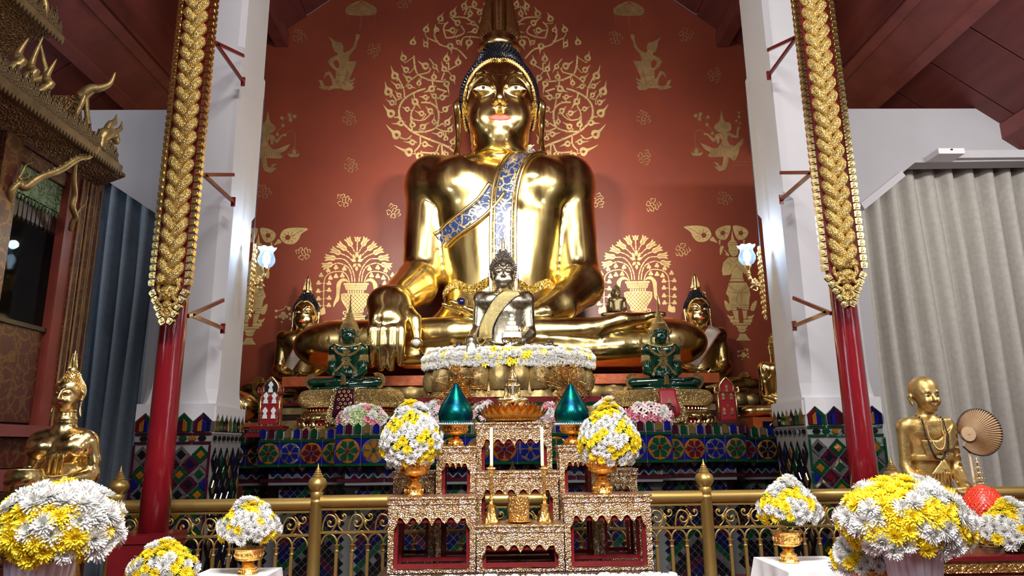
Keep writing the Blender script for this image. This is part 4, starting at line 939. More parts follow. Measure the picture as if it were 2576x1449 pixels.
    A.line([(1005,130),(1030,0),(1035,-120),(1045,-210)], .9, 3)
    A.done('gilded_figure', 'gold_dim', 'gold stencilled kneeling figure holding a parasol')
    A = Art(F1, mir); A.poly([(720,-260),(735,-330),(850,-410),(1030,-465),(1200,-410),(1330,-330),(1350,-260),(1300,-185),(1030,-165),(770,-185)], 3)
    for k in range(9): x = 760+k*68; A.line([(1030, -450), (x, -270)], .9, 2, cut=True)
    A.line([(735,-290),(1030,-240),(1335,-290)], 1, 4, cut=True).line([(760,-230),(1030,-200),(1310,-230)], 1, 4, cut=True)
    A.line([(735,-180),(790,-60),(760,-40)], .8, 3).line([(1320,-180),(1300,-60),(1330,-40)], .8, 3); A.done('gilded_parasol', 'gold_dim')
cl = [[(370,360),(390,300),(330,275),(300,310)], [(300,310),(250,310),(240,380),(200,465)], [(210,310),(140,300),(140,380),(115,435)], [(440,400),(500,350),(550,390),(510,430)], [(520,430),(560,450),(515,510),(520,565)], [(595,460),(640,490),(600,540),(610,600)], [(260,540),(170,550),(130,600),(180,650)], [(190,660),(240,710),(300,640)], [(370,630),(350,700),(390,740),(430,720)], [(440,580),(510,640),(490,710),(430,690)]]
clouds = [(755,92,.3,0),(941,127,1.6,0),(880,298,.5,1),(884,417,.5,1),(866,504,0,2),(991,532,.5,2),(764,637,-.4,2),(665,482,.2,1),(1016,5,0,0),(1549,95,0,0),(1725,88,2.2,0),(1798,190,1.2,0),(1620,297,.5,1),(1622,397,1.2,1),(1505,506,1.0,2),(1642,517,2.3,2),(1823,499,.2,1),(1716,630,2.4,2)]
for cx, cy, rot, br in clouds:
    A = Art((cx, cy, 14.3)); c, s_ = math.cos(rot), math.sin(rot)
    def T(x, y): x -= 370; y -= 500; return (x*c-y*s_, x*s_+y*c)
    for P in cl: A.line([T(*p) for p in P], [2.6, 1.0], 4)
    for x, y in ((365, 440), (365, 540)): q = T(x, y); A.disc(q[0], q[1], 75, 12).disc(q[0], q[1], 52, 10, cut=True).disc(q[0], q[1]+6, 34, 8)
    A.done('gilded_cloud', ('gold_dim', 'gold_dim', 'gold_stencil')[br])
A = Art((1843, 408, 1))
for r_ in range(2):
    for i in range(13): x = i*2.9; y = r_*8; A.line([(x, y), (x+random.uniform(.5, 1.6), y-random.uniform(1, 3)), (x+random.uniform(1, 2.2), y+random.uniform(-.5, 1))], .5, 2)
A.done('gilded_inscription', 'gold_dim', 'faint two line inscription')
for cx, cy, sz in ((713, 790, 1), (1870, 890, .7), (1765, 745, .6)):
    A = Art((cx, cy, 1)); 
    A.line([(-22*sz, -6), (0, -12*sz), (8*sz, -20*sz), (14*sz, -8*sz)], 1.6, 4)
    for x, y, r in ((0, 0, 7), (-8, 6, 5), (8, 6, 5), (0, 10, 5), (-18, 8, 4), (18, 12, 4), (14, -14, 5), (-18, -8, 4), (16, 0, 4), (-4, 20, 3)): A.disc(x*sz, y*sz, r*sz, 5)
    A.done('gilded_flower')
# ------------------------------------------------------------------ red poles, gilded serpent panels, wall lamps
def red_pole(X, Y, brk, label):
    root = empty('red_pole', (X, Y, 0), 0, label, 'pole', 'red poles in front of the white pillars')
    n = 22; mb = MB(); mb.lathe([(.118, .85), (.112, 1.5), (.106, 3.0), (.096, 5.0), (.088, 7.0)], n); mb.build('shaft', M['pole_red'], root, True)
    mb = MB(); mb.box((0, -.06, .42), (.205, .205, .42)); mb.box((0, -.06, .865), (.215, .215, .03)); mb.build('plinth', M['lacquer'], root)
    for z in brk:
        mb = MB(); s = 1 if X < 0 else -1
        R = Matrix.Rotation(math.radians(-24), 3, 'X')
        mb.box((s*.10, .48, z), (.012, .36, .018)); mb.box((s*.10, .42, z+.13), (.012, .40, .018), Matrix.Rotation(math.radians(22), 3, 'X'))
        mb.box((s*.10, .84, z), (.02, .01, .05)); mb.build('bracket', M['lacquer'], root)
    return root
PX1, PX2 = -2.837, 3.095
red_pole(PX1, 6.05, (2.72, 4.05, 5.42), 'glossy dark red round pole before the left white pillar, on a red plinth')
red_pole(PX2, 6.05, (2.70, 4.05, 5.49), 'glossy dark red round pole before the right white pillar, behind the largest bouquet')
def serpent_panel(X, zt, rz, label):
    root = empty('serpent_panel', (X, 5.80, 0), rz, label, 'carving', 'gilded serpent panels hung on the red poles')
    zb = zt+.38; top = 7.0; hw = .150
    out = [(-hw, top), (-hw, zb), (-hw*.93, zb-.10), (-hw*.45, zt+.10), (0, zt), (hw*.45, zt+.10), (hw*.93, zb-.10), (hw, zb), (hw, top)]
    mb = MB(); mb.prism(out, -.01, .03); mb.build('backing_board', M['board_red'], root)
    # leaf teeth down both edges
    tb = MB(); tb.prism([(-.028, -.026), (.024, -.028), (.030, .014), (.012, .029), (-.028, .026)], -.045, 0)
    tb.prism([(-.012, -.012), (.016, -.014), (.018, .006), (-.012, .012)], -.055, -.045); tme = tb.mesh('tooth'); tme.materials.append(M['gold_small'])
    z = zb-.01
    while z < top:
        for s in (-1, 1):
            o = link('tooth', tme, root, None, (s*(hw+.006), 0, z)); o.scale = (s, 1, 1)
        z += .066
    for i in range(5):
        for s in (-1, 1):
            t = (i+.5)/5; x = s*(hw*1.0*(1-t)+.018*t); z = zb-.07-(zb-zt-.08)*t
            o = link('tooth', tme, root, None, (x, 0, z)); o.scale = (s, 1, 1); o.rotation_euler = (0, s*.5, 0)
    # plaited scaly bodies
    for k in range(3):
        P = []; L = .40
        n = int((top-zb+.02)/L*14)
        for i in range(n+1):
            z = zb-.02+(top-zb+.02)*i/n; t = 2*PI*z/L+k*2*PI/3
            P.append((.074*math.sin(t), -.045-.026*math.sin(2*t), z))
        mb = MB(); mb.tube(P, .042, 10); mb.build('scaly_coil', M['scales'], root, True)
    # mask and heads at the lower tip
    mb = MB(); mb.ell((0, -.035, zb-.10), (.085, .04, .075), 14, 8); mb.build('mask', M['scales'], root, True)
    mb = MB()
    for s in (-1, 1):
        mb.tube(cr([(s*.02, -.06, zb+.07), (s*.06, -.06, zb+.02), (s*.09, -.05, zb-.06), (s*.05, -.06, zb-.13), (s*.085, -.05, zb-.18), (s*.03, -.05, zb-.23), (s*.045, -.045, zb-.27), (0, -.04, zb-.31)], 5), .017, 7)
        mb.ell((s*.035, -.075, zb-.085), (.018, .014, .014), 8, 6); mb.ell((s*.022, -.07, zb-.13), (.018, .014, .011), 8, 6)
    mb.ell((0, -.075, zb-.105), (.014, .018, .020), 8, 6); mb.ell((0, -.05, zb-.20), (.045, .025, .03), 10, 6)
    for i in range(7): mb.tube([(-.05+.0167*i, -.06, zb-.03), (-.03+.010*i, -.055, zb+.05), (0, -.05, zb+.10)], [.010, .008, .003], 5)
    mb.prism([(-.03, zt+.14), (0, zt+.02), (.03, zt+.14), (0, zt+.22)], -.05, -.01)
    mb.build('crest', M['scales'], root, True)
    return root
serpent_panel(-2.763, 2.555, math.radians(-4), 'tall gilded panel of plaited scaly serpents on the left red pole')
serpent_panel(3.005, 2.66, math.radians(-16), 'tall gilded panel of plaited scaly serpents on the right red pole')

thin = bpy.data.materials.new('lamp_glass'); thin.use_nodes = True
nt = thin.node_tree; nt.nodes.clear(); o_ = nt.nodes.new('ShaderNodeOutputMaterial'); tr = nt.nodes.new('ShaderNodeBsdfTransparent'); tr.inputs[0].default_value = (.80, .90, 1, 1)
gl = nt.nodes.new('ShaderNodeBsdfGlossy'); gl.inputs[1].default_value = .08; tl = nt.nodes.new('ShaderNodeBsdfTranslucent'); tl.inputs[0].default_value = (.55, .78, 1, 1)
m1 = nt.nodes.new('ShaderNodeMixShader'); m1.inputs[0].default_value = .12; m2 = nt.nodes.new('ShaderNodeMixShader'); m2.inputs[0].default_value = .14
nt.links.new(tr.outputs[0], m1.inputs[1]); nt.links.new(tl.outputs[0], m1.inputs[2]); nt.links.new(m1.outputs[0], m2.inputs[1]); nt.links.new(gl.outputs[0], m2.inputs[2]); nt.links.new(m2.outputs[0], o_.inputs[0])
M['lamp_glass'] = thin
M['bulb'] = mat('bulb', (1, 1, 1), .3, emis=(.80, .92, 1), estr=14)
def wall_lamp(s, xw, Y, zp, lx, lz, label):
    root = empty('wall_lamp', (xw, Y, 0), 0, label, 'lamp', 'brass wall lamps on the white pillars')
    mb = MB()                                          # leafy wall plate
    for i in range(15):
        t = i/14; z = zp-.36+.78*t; r = .016+.032*math.sin(PI*t)**.7
        mb.ell((s*(.022+.016*((i % 2))), 0, z), (.020, r, .032), 8, 6)
        for q in (-1, 1): mb.ell((s*.025, q*r*1.1, z+.01), (.012, .014, .024), 6, 5)
    mb.ell((s*.02, 0, zp+.44), (.018, .018, .024), 8, 6); mb.build('wall_plate', M['gold_bright'], root, True)
    dx = lx-xw; zb = lz-.15
    mb = MB(); C = cr([(s*.04, 0, zp-.02), (s*.10, 0, zp+.05), (dx*.45, 0, zp+.0), (dx*.75, 0, zp+.03), (dx*.97, 0, zp+.10), (dx*.98, 0, zb-.10), (dx, 0, zb-.02)], 6)
    mb.tube(C, [.020+.006*math.sin(i*1.5) for i in range(len(C))], 8)
    S = [Vector((s*(.11+.045*math.cos(a)*(1-a/9)), 0, zp-.035+.045*math.sin(a)*(1-a/9))) for a in [i*.5 for i in range(13)]]
    mb.tube(S, .012, 6)
    for i in range(4, len(C)-4, 3): mb.ell(C[i]+Vector((0, 0, .02)), (.022, .014, .022), 6, 5)
    mb.build('arm', M['gold_bright'], root, True)
    mb = MB(); mb.lathe([(.012, zb-.12), (.018, zb-.10), (.012, zb-.06), (.030, zb-.03), (.042, zb-.005), (.038, zb)], 14, (dx, 0, 0)); mb.build('cup', M['gold_bright'], root, True)
    mb = MB(); n = 40; V = []; F = []
    prof = [(.030, 0, 0), (.065, .02, 0), (.092, .065, 0), (.094, .105, 0), (.074, .155, .01), (.068, .180, .05), (.084, .205, .11), (.100, .222, .16)]
    for r, z, w in prof:
        for j in range(n):
            a = 2*PI*j/n; q = r*(1+w*.5*math.cos(8*a)); V.append((dx+q*math.cos(a), q*math.sin(a), zb+z+.02*w*4*math.cos(8*a)*.35))
    for i in range(len(prof)-1):
        for j in range(n): F.append((i*n+j, i*n+(j+1) % n, (i+1)*n+(j+1) % n, (i+1)*n+j))
    mb.add(V, F); mb.build('glass_shade', M['lamp_glass'], root, True)
    mb = MB(); mb.lathe([(.018, zb), (.02, zb+.05), (.026, zb+.06), (.040, zb+.10), (.042, zb+.125), (.030, zb+.155), (.004, zb+.168)], 16, (dx, 0, 0)); mb.build('bulb', M['bulb'], root, True)
    mb = MB(); mb.tube([(s*.006, 0, zp+.45), (s*.005, .0, zp+2.2)], .005, 5); w = mb.build('cable', M['wire'], root)
    l = bpy.data.lights.new('wall_lamp_light', 'POINT'); l.energy = 16; l.color = (.62, .80, 1); l.shadow_soft_size = .05
    lo = bpy.data.objects.new('wall_lamp_light', l); COL.objects.link(lo); lo.location = (lx, Y, zb+.28)
wall_lamp(1, -2.80+.105, 7.42, 3.30, -2.535, 3.63, 'lit brass lamp with ruffled glass on the left white pillar')
wall_lamp(-1, 3.06-.105, 7.46, 3.25, 2.789, 3.635, 'lit brass lamp with ruffled glass on the right white pillar')

# ------------------------------------------------------------------ carved cabinet with tiered roof (left)
cab = empty('carved_cabinet', (-4.7, 5.2, 0), 0, 'tall red and gilt carved shrine cabinet with tiered roof at the left edge', 'cabinet')
OX, OY = -4.7, 5.2
def cpart(mb, name, m, smooth=False, parent=None, auto=None):
    for v in mb.V: v.x -= OX; v.y -= OY
    return mb.build(name, m, parent or cab, smooth, auto)
XW = -3.9; YF = 6.46; YN = 2.8; XB = -5.6
mb = MB(); mb.box(((XW+XB)/2, (YF+YN)/2, 1.25), ((XW-XB)/2-.03, (YF-YN)/2-.03, 1.25)); mb.box((XB+.1, (YF+YN)/2, 3.3), (.05, (YF-YN)/2-.03, .9)); mb.box(((XW+XB)/2, YF-.08, 3.3), ((XW-XB)/2-.05, .03, .85)); cpart(mb, 'carcass', M['dark_wood'])
for i, (z0, z1, w) in enumerate(((0, .35, .26), (.35, .7, .20), (.7, 1.0, .14), (1.0, 1.25, .20), (1.25, 1.42, .10), (1.42, 1.66, .05), (1.66, 1.76, .12))):
    mb = MB(); mb.box(((XW+XB)/2, (YF+YN)/2, (z0+z1)/2), ((XW-XB)/2+w, (YF-YN)/2+w, (z1-z0)/2-.004)); cpart(mb, 'moulding', M['cabinet_red' if i in (1, 5) else 'wood_beam' if i in (6, 4) else 'dark_wood'])
mb = MB(); mb.box((XW-.01, (YN+5.95)/2, 2.16), (.02, (5.95-YN)/2, .38)); cpart(mb, 'lower_panel', M['cabinet_red'])
mb = MB(); mb.box((XW, (YN+5.97)/2, 2.56), (.03, (5.97-YN)/2, .018)); cpart(mb, 'sill', M['dark_wood'])
# posts
mb = MB(); mb.box((XW+.02, 6.05, 2.88), (.04, .075, 1.12)); cpart(mb, 'post', M['wood_post'])
for i, y in enumerate((6.165, 6.275, 6.40)):
    mb = MB(); mb.box((XW+.03+.012*(i % 2), y, 2.88), (.045, .045 if i < 2 else .07, 1.12))
    mb.box((XW+.078+.012*(i % 2), y, 2.85), (.006, .025, 1.05)); o = cpart(mb, 'pilaster', M['cabinet_red'])
    mb = MB()
    for q in (-1, 1): mb.box((XW+.080+.012*(i % 2), y+q*.036, 2.88), (.006, .006, 1.12))
    cpart(mb, 'fillet', M['gold_dim'], parent=o)
mb = MB(); mb.box((XW+.03, 5.20, 2.88), (.05, .10, 1.12)); o = cpart(mb, 'post', M['cabinet_red'])
mb = MB(); mb.box((XW+.03, 5.02, 2.88), (.03, .04, 1.12)); cpart(mb, 'post', M['black'])
mb = MB(); mb.box((XW+.03, 4.86, 2.88), (.05, .10, 1.12)); cpart(mb, 'post', M['cabinet_red'])
# glass and green lattice, inner things
mb = MB(); mb.box((XW-.02, 5.64, 3.0), (.004, .34, .43)); cpart(mb, 'glass_pane', M['pane'])
mb = MB(); mb.box((XW-.015, 5.64, 3.80), (.008, .335, .19)); lt = cpart(mb, 'lattice_panel', M['lattice_green']); lt['label'] = 'pierced green lattice panel'
mb = MB()
for i in range(15): mb.prism([(5.32+i*.045-.020, 3.62), (5.32+i*.045, 3.56), (5.32+i*.045+.020, 3.62)], -.008, .008, Matrix.Translation((XW-.015, 0, 0)) @ Matrix(((0, 1, 0, 0), (1, 0, 0, 0), (0, 0, 1, 0), (0, 0, 0, 1))))
cpart(mb, 'lattice_fringe', M['lattice_green'])
mb = MB()
for i in range(12): mb.prism([(5.34+i*.056-.026, 3.58), (5.34+i*.056-.02, 3.44), (5.34+i*.056, 3.40), (5.34+i*.056+.02, 3.44), (5.34+i*.056+.026, 3.58)], -.01, .01, Matrix.Translation((XW-.03, 0, 0)) @ Matrix(((0, 1, 0, 0), (1, 0, 0, 0), (0, 0, 1, 0), (0, 0, 0, 1))))
cpart(mb, 'carved_valance', M['dark_wood'])
mb = MB(); mb.box((XW-.35, 5.52, 2.95), (.02, .03, .42)); mb.box((XW-.4, 5.40, 2.95), (.02, .06, .42)); cpart(mb, 'inner_curtain', M['curtain_grey'])
mb = MB(); mb.ell((XW-.5, 5.5, 3.2), (.14, .14, .22), 12, 8); cpart(mb, 'inner_carving', M['gold_dim'], True)
# architraves, cove and eave
def ring_box(z0, z1, w, name, m, y1=None):
    mb = MB(); mb.box(((XW+XB)/2, (YF+YN)/2, (z0+z1)/2), ((XW-XB)/2+w, (YF-YN)/2+w, (z1-z0)/2)); return cpart(mb, name, M[m])
ring_box(3.99, 4.10, .05, 'architrave', 'cabinet_red'); ring_box(4.10, 4.12, .07, 'fillet', 'dark_wood'); ring_box(3.86, 3.985, .03, 'architrave', 'cabinet_red')
mb = MB(); a = Vector((XW+.05, 0, 4.0)); pr = [(XW+.03, 4.02), (XW+.08, 4.05), (XW+.18, 4.08), (XW+.30, 4.13), (XW+.30, 4.16), (XW, 4.16)]
mb.prism(pr, YN, YF-.06); cpart(mb, 'cove', M['cabinet_roof'])
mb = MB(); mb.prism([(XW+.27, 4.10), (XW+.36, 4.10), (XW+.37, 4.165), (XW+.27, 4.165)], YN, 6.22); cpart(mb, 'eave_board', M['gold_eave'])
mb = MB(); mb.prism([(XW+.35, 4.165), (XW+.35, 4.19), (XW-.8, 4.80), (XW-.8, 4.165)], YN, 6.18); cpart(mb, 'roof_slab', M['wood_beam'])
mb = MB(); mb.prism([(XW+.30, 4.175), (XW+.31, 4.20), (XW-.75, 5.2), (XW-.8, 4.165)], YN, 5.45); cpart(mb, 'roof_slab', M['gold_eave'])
SW = Matrix(((0, 1, 0, 0), (1, 0, 0, 0), (0, 0, 1, 0), (0, 0, 0, 1)))
tb = MB(); tb.prism([(-.020, 0), (0, -.045), (.020, 0)], -.006, .006, SW); tooth = tb.mesh('fringe_tooth'); tooth.materials.append(M['gold_eave'])
lf = MB(); lf.prism([(-.035, 0), (-.045, .05), (-.02, .065), (-.012, .105), (.0, .14), (.012, .10), (.03, .09), (.022, .05), (.035, .03), (.035, 0)], -.012, .012, SW); crest = lf.mesh('crest_leaf'); crest.materials.append(M['roof_gold'])
for i in range(46):
    link('fringe_tooth', tooth, cab, None, (XW+.365-OX, 6.19-i*.041-OY, 4.105))
for i in range(23):
    o = link('crest_leaf', crest, cab, None, (XW+.34-OX, 6.12-i*.072-OY, 4.165)); o.scale = (1, 1.3, 1.0+.7*((i*7) % 5)/5)
# dormer gable on the lower roof, facing the hall
mb = MB(); yc = 5.70; mb.prism([(yc-.17, 4.20), (yc-.10, 4.30), (yc, 4.62), (yc+.10, 4.30), (yc+.17, 4.20)], -.35, .0, Matrix.Translation((XW+.22, 0, 0)) @ SW); dm = cpart(mb, 'dormer', M['cabinet_roof'])
for s in (-1, 1):
    mb = MB(); C = cr([(XW+.24, yc+s*.19, 4.17), (XW+.25, yc+s*.13, 4.27), (XW+.26, yc+s*.10, 4.38), (XW+.26, yc+s*.045, 4.50), (XW+.26, yc, 4.66)], 5); mb.tube(C, [.026]*10+[.022]*11, 7); cpart(mb, 'barge_board', M['gold_old'], True)
    mb = MB()
    for i in range(7): t = i/7; mb.box((XW+.24, yc+s*(.19-.17*t), 4.24+.38*t), (.012, .012, .018), Matrix.Rotation(s*.6, 3, 'X'))
    cpart(mb, 'barge_teeth', M['roof_gold'])
def horn(P, R, name='horn_finial', m='gold_old'):
    mb = MB(); C = cr(P, 6); n = len(C); mb.tube(C, [R*(1-.9*(i/(n-1))**1.3)+.003 for i in range(n)], 8); return cpart(mb, name, M[m], True)
horn([(XW+.22, yc, 4.60), (XW+.30, yc, 4.68), (XW+.36, yc+.02, 4.70), (XW+.43, yc+.05, 4.76), (XW+.46, yc+.06, 4.88)], .048)
horn([(XW-.05, yc-.25, 4.62), (XW+.0, yc-.16, 4.72), (XW-.0, yc-.22, 4.85), (XW+.0, yc-.30, 4.98)], .03)
for y0, h_ in ((5.14, .42), (4.95, .5), (4.80, .4)):
    mb = MB(); C = cr([(XW+.28, y0, 4.22), (XW+.25, y0-.04, 4.30), (XW+.31, y0+.02, 4.42), (XW+.26, y0+.04, 4.50), (XW+.30, y0+.07, 4.22+h_*1.1)], 6); mb.tube(C, [.034+.006*math.sin(i*2.1) for i in range(len(C)-8)]+[.03, .028, .025, .02, .016, .012, .007, .003], 8); cpart(mb, 'serpent_finial', M['gold_old'], True)
# serpent head at the roof corner
def serpent_head(p, s, m='gold_old', name='serpent_head'):
    mb = MB(); p = Vector(p)
    def q(y, z, x=0): return p+Vector((x*s, y*s, z*s))
    mb.tube(cr([q(-.12, -.14), q(-.10, -.02), q(-.02, .06), q(.06, .08), q(.15, .03)], 5), [.05*s]*6+[.06*s]*5+[.055*s]*5+[.05*s, .045*s, .04*s, .03*s, .012*s], 9)
    mb.tube(cr([q(.0, .0), q(.08, -.05), q(.15, -.04)], 4), [.03*s]*5+[.022*s, .018*s, .014*s, .006*s], 7)
    mb.tube(cr([q(-.04, .08), q(-.0, .16), q(.06, .21), (q(.08, .30))], 4), [.035*s]*5+[.03*s]*4+[.018*s, .012*s, .008*s, .002*s], 7)
    mb.tube(cr([q(.06, .09), q(.12, .15), q(.17, .20), q(.18, .28)], 4), [.028*s]*5+[.022*s]*4+[.014*s, .010*s, .006*s, .002*s], 7)
    mb.ell(q(.05, .06, .04), (.02*s, .022*s, .022*s), 8, 6)
    for k in range(4): mb.tube([q(.05+.03*k, .0), q(.055+.03*k, -.03)], [.008*s, .002*s], 5)
    return cpart(mb, name, M[m], True)
serpent_head((XW+.32, 6.02, 4.34), 1.0)
# serpent brackets under the eave
def bracket(P, r, head, name='serpent_bracket'):
    mb = MB(); C = cr(P, 7); n = len(C); mb.tube(C, [r*(.75+.45*math.sin(PI*min(1, (i+2)/n))) for i in range(n)], 9)
    for i in range(3, n-6, 2): mb.box(C[i]+Vector((0, 0, r*1.15)), (.008, .010, .014))
    o = cpart(mb, name, M['gold_old'], True, auto=None)
    for v in head:
        mb = MB(); C = cr(v, 5); k = len(C); mb.tube(C, [r*.55*(1-.85*i/(k-1)) for i in range(k)], 7); cpart(mb, 'serpent_crest', M['gold_old'], True, parent=o)
    return o
p1 = WX(26, 505, XW+.08); p2 = WX(45, 452, XW+.10); p3 = WX(60, 478, XW+.14)
bracket([WX(24, 512, XW+.06), WX(30, 480, XW+.10), WX(50, 462, XW+.12), WX(62, 472, XW+.15), WX(100, 447, XW+.2), WX(150, 428, XW+.26), WX(195, 400, XW+.30), WX(222, 395, XW+.33), WX(250, 372, XW+.36)], .026, [[WX(44, 455, XW+.11), WX(58, 430, XW+.11), WX(66, 415, XW+.11), WX(85, 408, XW+.11)], [WX(50, 452, XW+.13), WX(70, 445, XW+.13), WX(78, 432, XW+.13)]])
bracket([WX(177, 580, XW+.10), WX(182, 560, XW+.13), WX(190, 545, XW+.16), WX(182, 520, XW+.18), WX(188, 490, XW+.2), WX(186, 450, XW+.24), WX(190, 410, XW+.28)], .022, [[WX(190, 548, XW+.16), WX(200, 528, XW+.16), WX(215, 512, XW+.16), WX(222, 492, XW+.16)]])
# upper tier: soffit, mouldings and crested eave
mb = MB(); mb.prism([(XW-.8, 4.75), (XW-.42, 4.9), (XW-.35, 5.0), (XW-.18, 5.10), (XW+.0, 5.14), (XW+.0, 5.19), (XW-.8, 5.19)], YN, 5.60); cpart(mb, 'upper_cove', M['cabinet_roof'])
mb = MB(); mb.prism([(XW-.62, 4.78), (XW-.38, 4.80), (XW-.38, 4.90), (XW-.62, 4.90)], YN, 5.72); cpart(mb, 'upper_moulding', M['gold_eave'])
mb = MB(); mb.prism([(XW-.02, 5.11), (XW+.03, 5.11), (XW+.03, 5.17), (XW-.02, 5.17)], YN, 5.66); cpart(mb, 'eave_board', M['gold_eave'])
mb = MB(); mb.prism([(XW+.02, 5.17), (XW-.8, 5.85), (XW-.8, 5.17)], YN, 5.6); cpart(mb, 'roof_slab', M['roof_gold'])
for i in range(16): link('fringe_tooth', tooth, cab, None, (XW+.03-OX, 5.63-i*.045-OY, 5.115))
for i in range(10):
    o = link('crest_leaf', crest, cab, None, (XW+.01-OX, 5.60-i*.07-OY, 5.17)); o.scale = (1, 1, 1+.7*((i*3) % 4)/4)
horn([(XW-.02, 5.42, 5.18), (XW+.0, 5.40, 5.32), (XW-.04, 5.36, 5.46), (XW+.0, 5.36, 5.62)], .035)
# ------------------------------------------------------------------ statues
def head_field(h=.03):
    F = Field((-1.0, -1.15, 2.95), (1.0, .95, 5.75), h)
    F.cap((0, .08, 3.0), (0, .06, 3.9), .40, .36, .02)
    for z, r in ((3.63, .385), (3.76, .37), (3.87, .35)): F.ring((0, .03, z), r, .058, .015, zs=1.0)
    F.ell((0, .08, 4.55), (.57, .64, .66), .05)
    F.ell((0, -.10, 4.10), (.455, .50, .50), .14)
    F.ell((0, -.34, 3.78), (.20, .20, .16), .14)                 # chin
    F.ell((.27, -.34, 4.08), (.17, .2, .22), .15, sym=True)      # cheeks
    F.ell((.25, -.72, 4.50), (.17, .14, .13), .10, sub=True, sym=True)  # sockets
    arc = [(.055, -.62, 4.46), (.09, -.60, 4.60), (.19, -.555, 4.71), (.32, -.49, 4.72), (.44, -.36, 4.60), (.50, -.24, 4.42)]
    F.chain(arc, [.034, .034, .032, .030, .028, .022], .05, sym=True)  # brow
    F.chain([(0, -.57, 4.60), (0, -.65, 4.40), (0, -.76, 4.19)], [.055, .055, .072], .05)   # nose
    F.ell((.07, -.66, 4.165), (.055, .07, .045), .03, sym=True)
    F.ell((.045, -.72, 4.13), (.022, .03, .02), .015, sub=True, sym=True)
    F.ell((.235, -.50, 4.43), (.165, .11, .085), .04, sym=True)   # eye ball
    F.ell((.235, -.520, 4.475), (.165, .09, .040), .03, sym=True)   # upper lid
    F.ell((0, -.53, 4.0), (.16, .075, .05), .05)
    F.ell((0, -.52, 3.93), (.13, .07, .04), .04)
    F.cap((-.14, -.60, 3.965), (.14, -.60, 3.965), .012, .012, .015, sub=True)
    F.cap((0, -.62, 4.10), (0, -.61, 4.03), .018, .022, .02, sub=True)
    # ears
    F.chain([(.60, .02, 4.62), (.655, .06, 4.48), (.64, .04, 4.15), (.63, 0, 3.85), (.655, -.04, 3.62), (.73, -.08, 3.40)], [.03, .085, .07, .05, .065, .055], .03, (.75, 1, 1), sym=True)
    F.ell((.66, -.04, 4.4), (.03, .05, .14), .03, sub=True, sym=True)
    F.cap((.655, -.14, 3.86), (.665, -.14, 3.60), .02, .022, .02, sub=True, sym=True)
    return F
ARCH = (4.36, .555, .70)                                       # the face opening: centre z, half width, half height
def arch_pt(a):
    x = math.sin(a)*ARCH[1]; z = ARCH[0]+math.cos(a)*ARCH[2]
    z -= .06*math.exp(-(a/.13)**2)
    return x, z
def hair_field(h=.035, peak=.36):
    F = Field((-.85, -.9, 3.85), (.85, 1.0, 5.9), h)
    F.ell((0, .10, 4.57), (.582, .66, .68), .03)
    F.ell((0, .12, 5.18), (.33, .35, peak), .16)
    def fn(X, Y, Z):
        e = np.sqrt((X/ARCH[1])**2+((Z-ARCH[0])/ARCH[2])**2); d = (e-1)*.5
        return np.maximum(d, Y-.0) 
    F._put(fn, [-.6, -1.2, 3.2], [.6, .02, 5.1], .02, True)
    F.box((0, -.2, 3.75), (1, 2, .35), .02, .02, sub=True)
    return F
def curls_mb(B, n=620, size=None, height=None, peak=.36):
    size = size or 1.05/math.sqrt(n); height = height or max(.052, size*2.0)
    mb = MB(); c = Vector((0, .1, 4.7)); ga = PI*(3-math.sqrt(5))
    for i in range(n):
        z = 1-2*(i+.5)/n; r = math.sqrt(1-z*z); d = Vector((math.cos(ga*i)*r, math.sin(ga*i)*r, z))
        if d.z < -.75: continue
        h = B.ray_cast(c + d*3, -d)
        if h[0] is None: continue
        p, nn = h[0], h[1]
        if nn.dot(d) < 0: nn = -nn
        if p.y < .05 and (p.x/ARCH[1])**2+((p.z-ARCH[0])/ARCH[2])**2 < 1.02: continue
        if p.z < 4.12: continue
        ax = (nn + Vector((0, 0, .25))).normalized()
        q = ax.to_track_quat('Z', 'Y').to_matrix(); V = []
        for rr, zz in ((size, -.02), (size*.85, height*.35), (size*.45, height*.8)):
            for j in range(5): V.append(p + q @ Vector((rr*math.cos(j*2*PI/5), rr*math.sin(j*2*PI/5), zz)))
        V.append(p + ax*height)
        F = []
        for k in range(2):
            for j in range(5): F.append((k*5+j, k*5+(j+1) % 5, (k+1)*5+(j+1) % 5, (k+1)*5+j))
        for j in range(5): F.append((10+j, 10+(j+1) % 5, 15))
        mb.add(V, F)
    return mb
HEAD_ME = head_field(.021).mesh('head'); HEAD_B = bvh(HEAD_ME)
HEAD_LO = head_field(.036).mesh('head')
HAIR_ME = hair_field(.032).mesh('hair'); HAIR_B = bvh(HAIR_ME)
def flat_patch(B, poly, off, name, m, parent, thick=.01, grow=0):
    """small surface piece (lips, eyes) following the face: fan rows between an upper and a lower edge"""
    up, dn = poly; V, F = ribbon(B, up, dn, off, 4, thick)
    return MB().add(V, F).build(name, m, parent, smooth=True)
def eye_edges(s, grow=1.0):
    up = []; dn = []
    for i in range(11):
        t = i/10; x = .235+s*0; w = .150*grow
        u = (t*2-1); xx = (.235+u*w); zc = 4.415+.012*u
        up.append((s*xx, zc+.026*grow*(1-u*u)**.8)); dn.append((s*xx, zc-.017*grow*(1-u*u)**.8))
    return up, dn
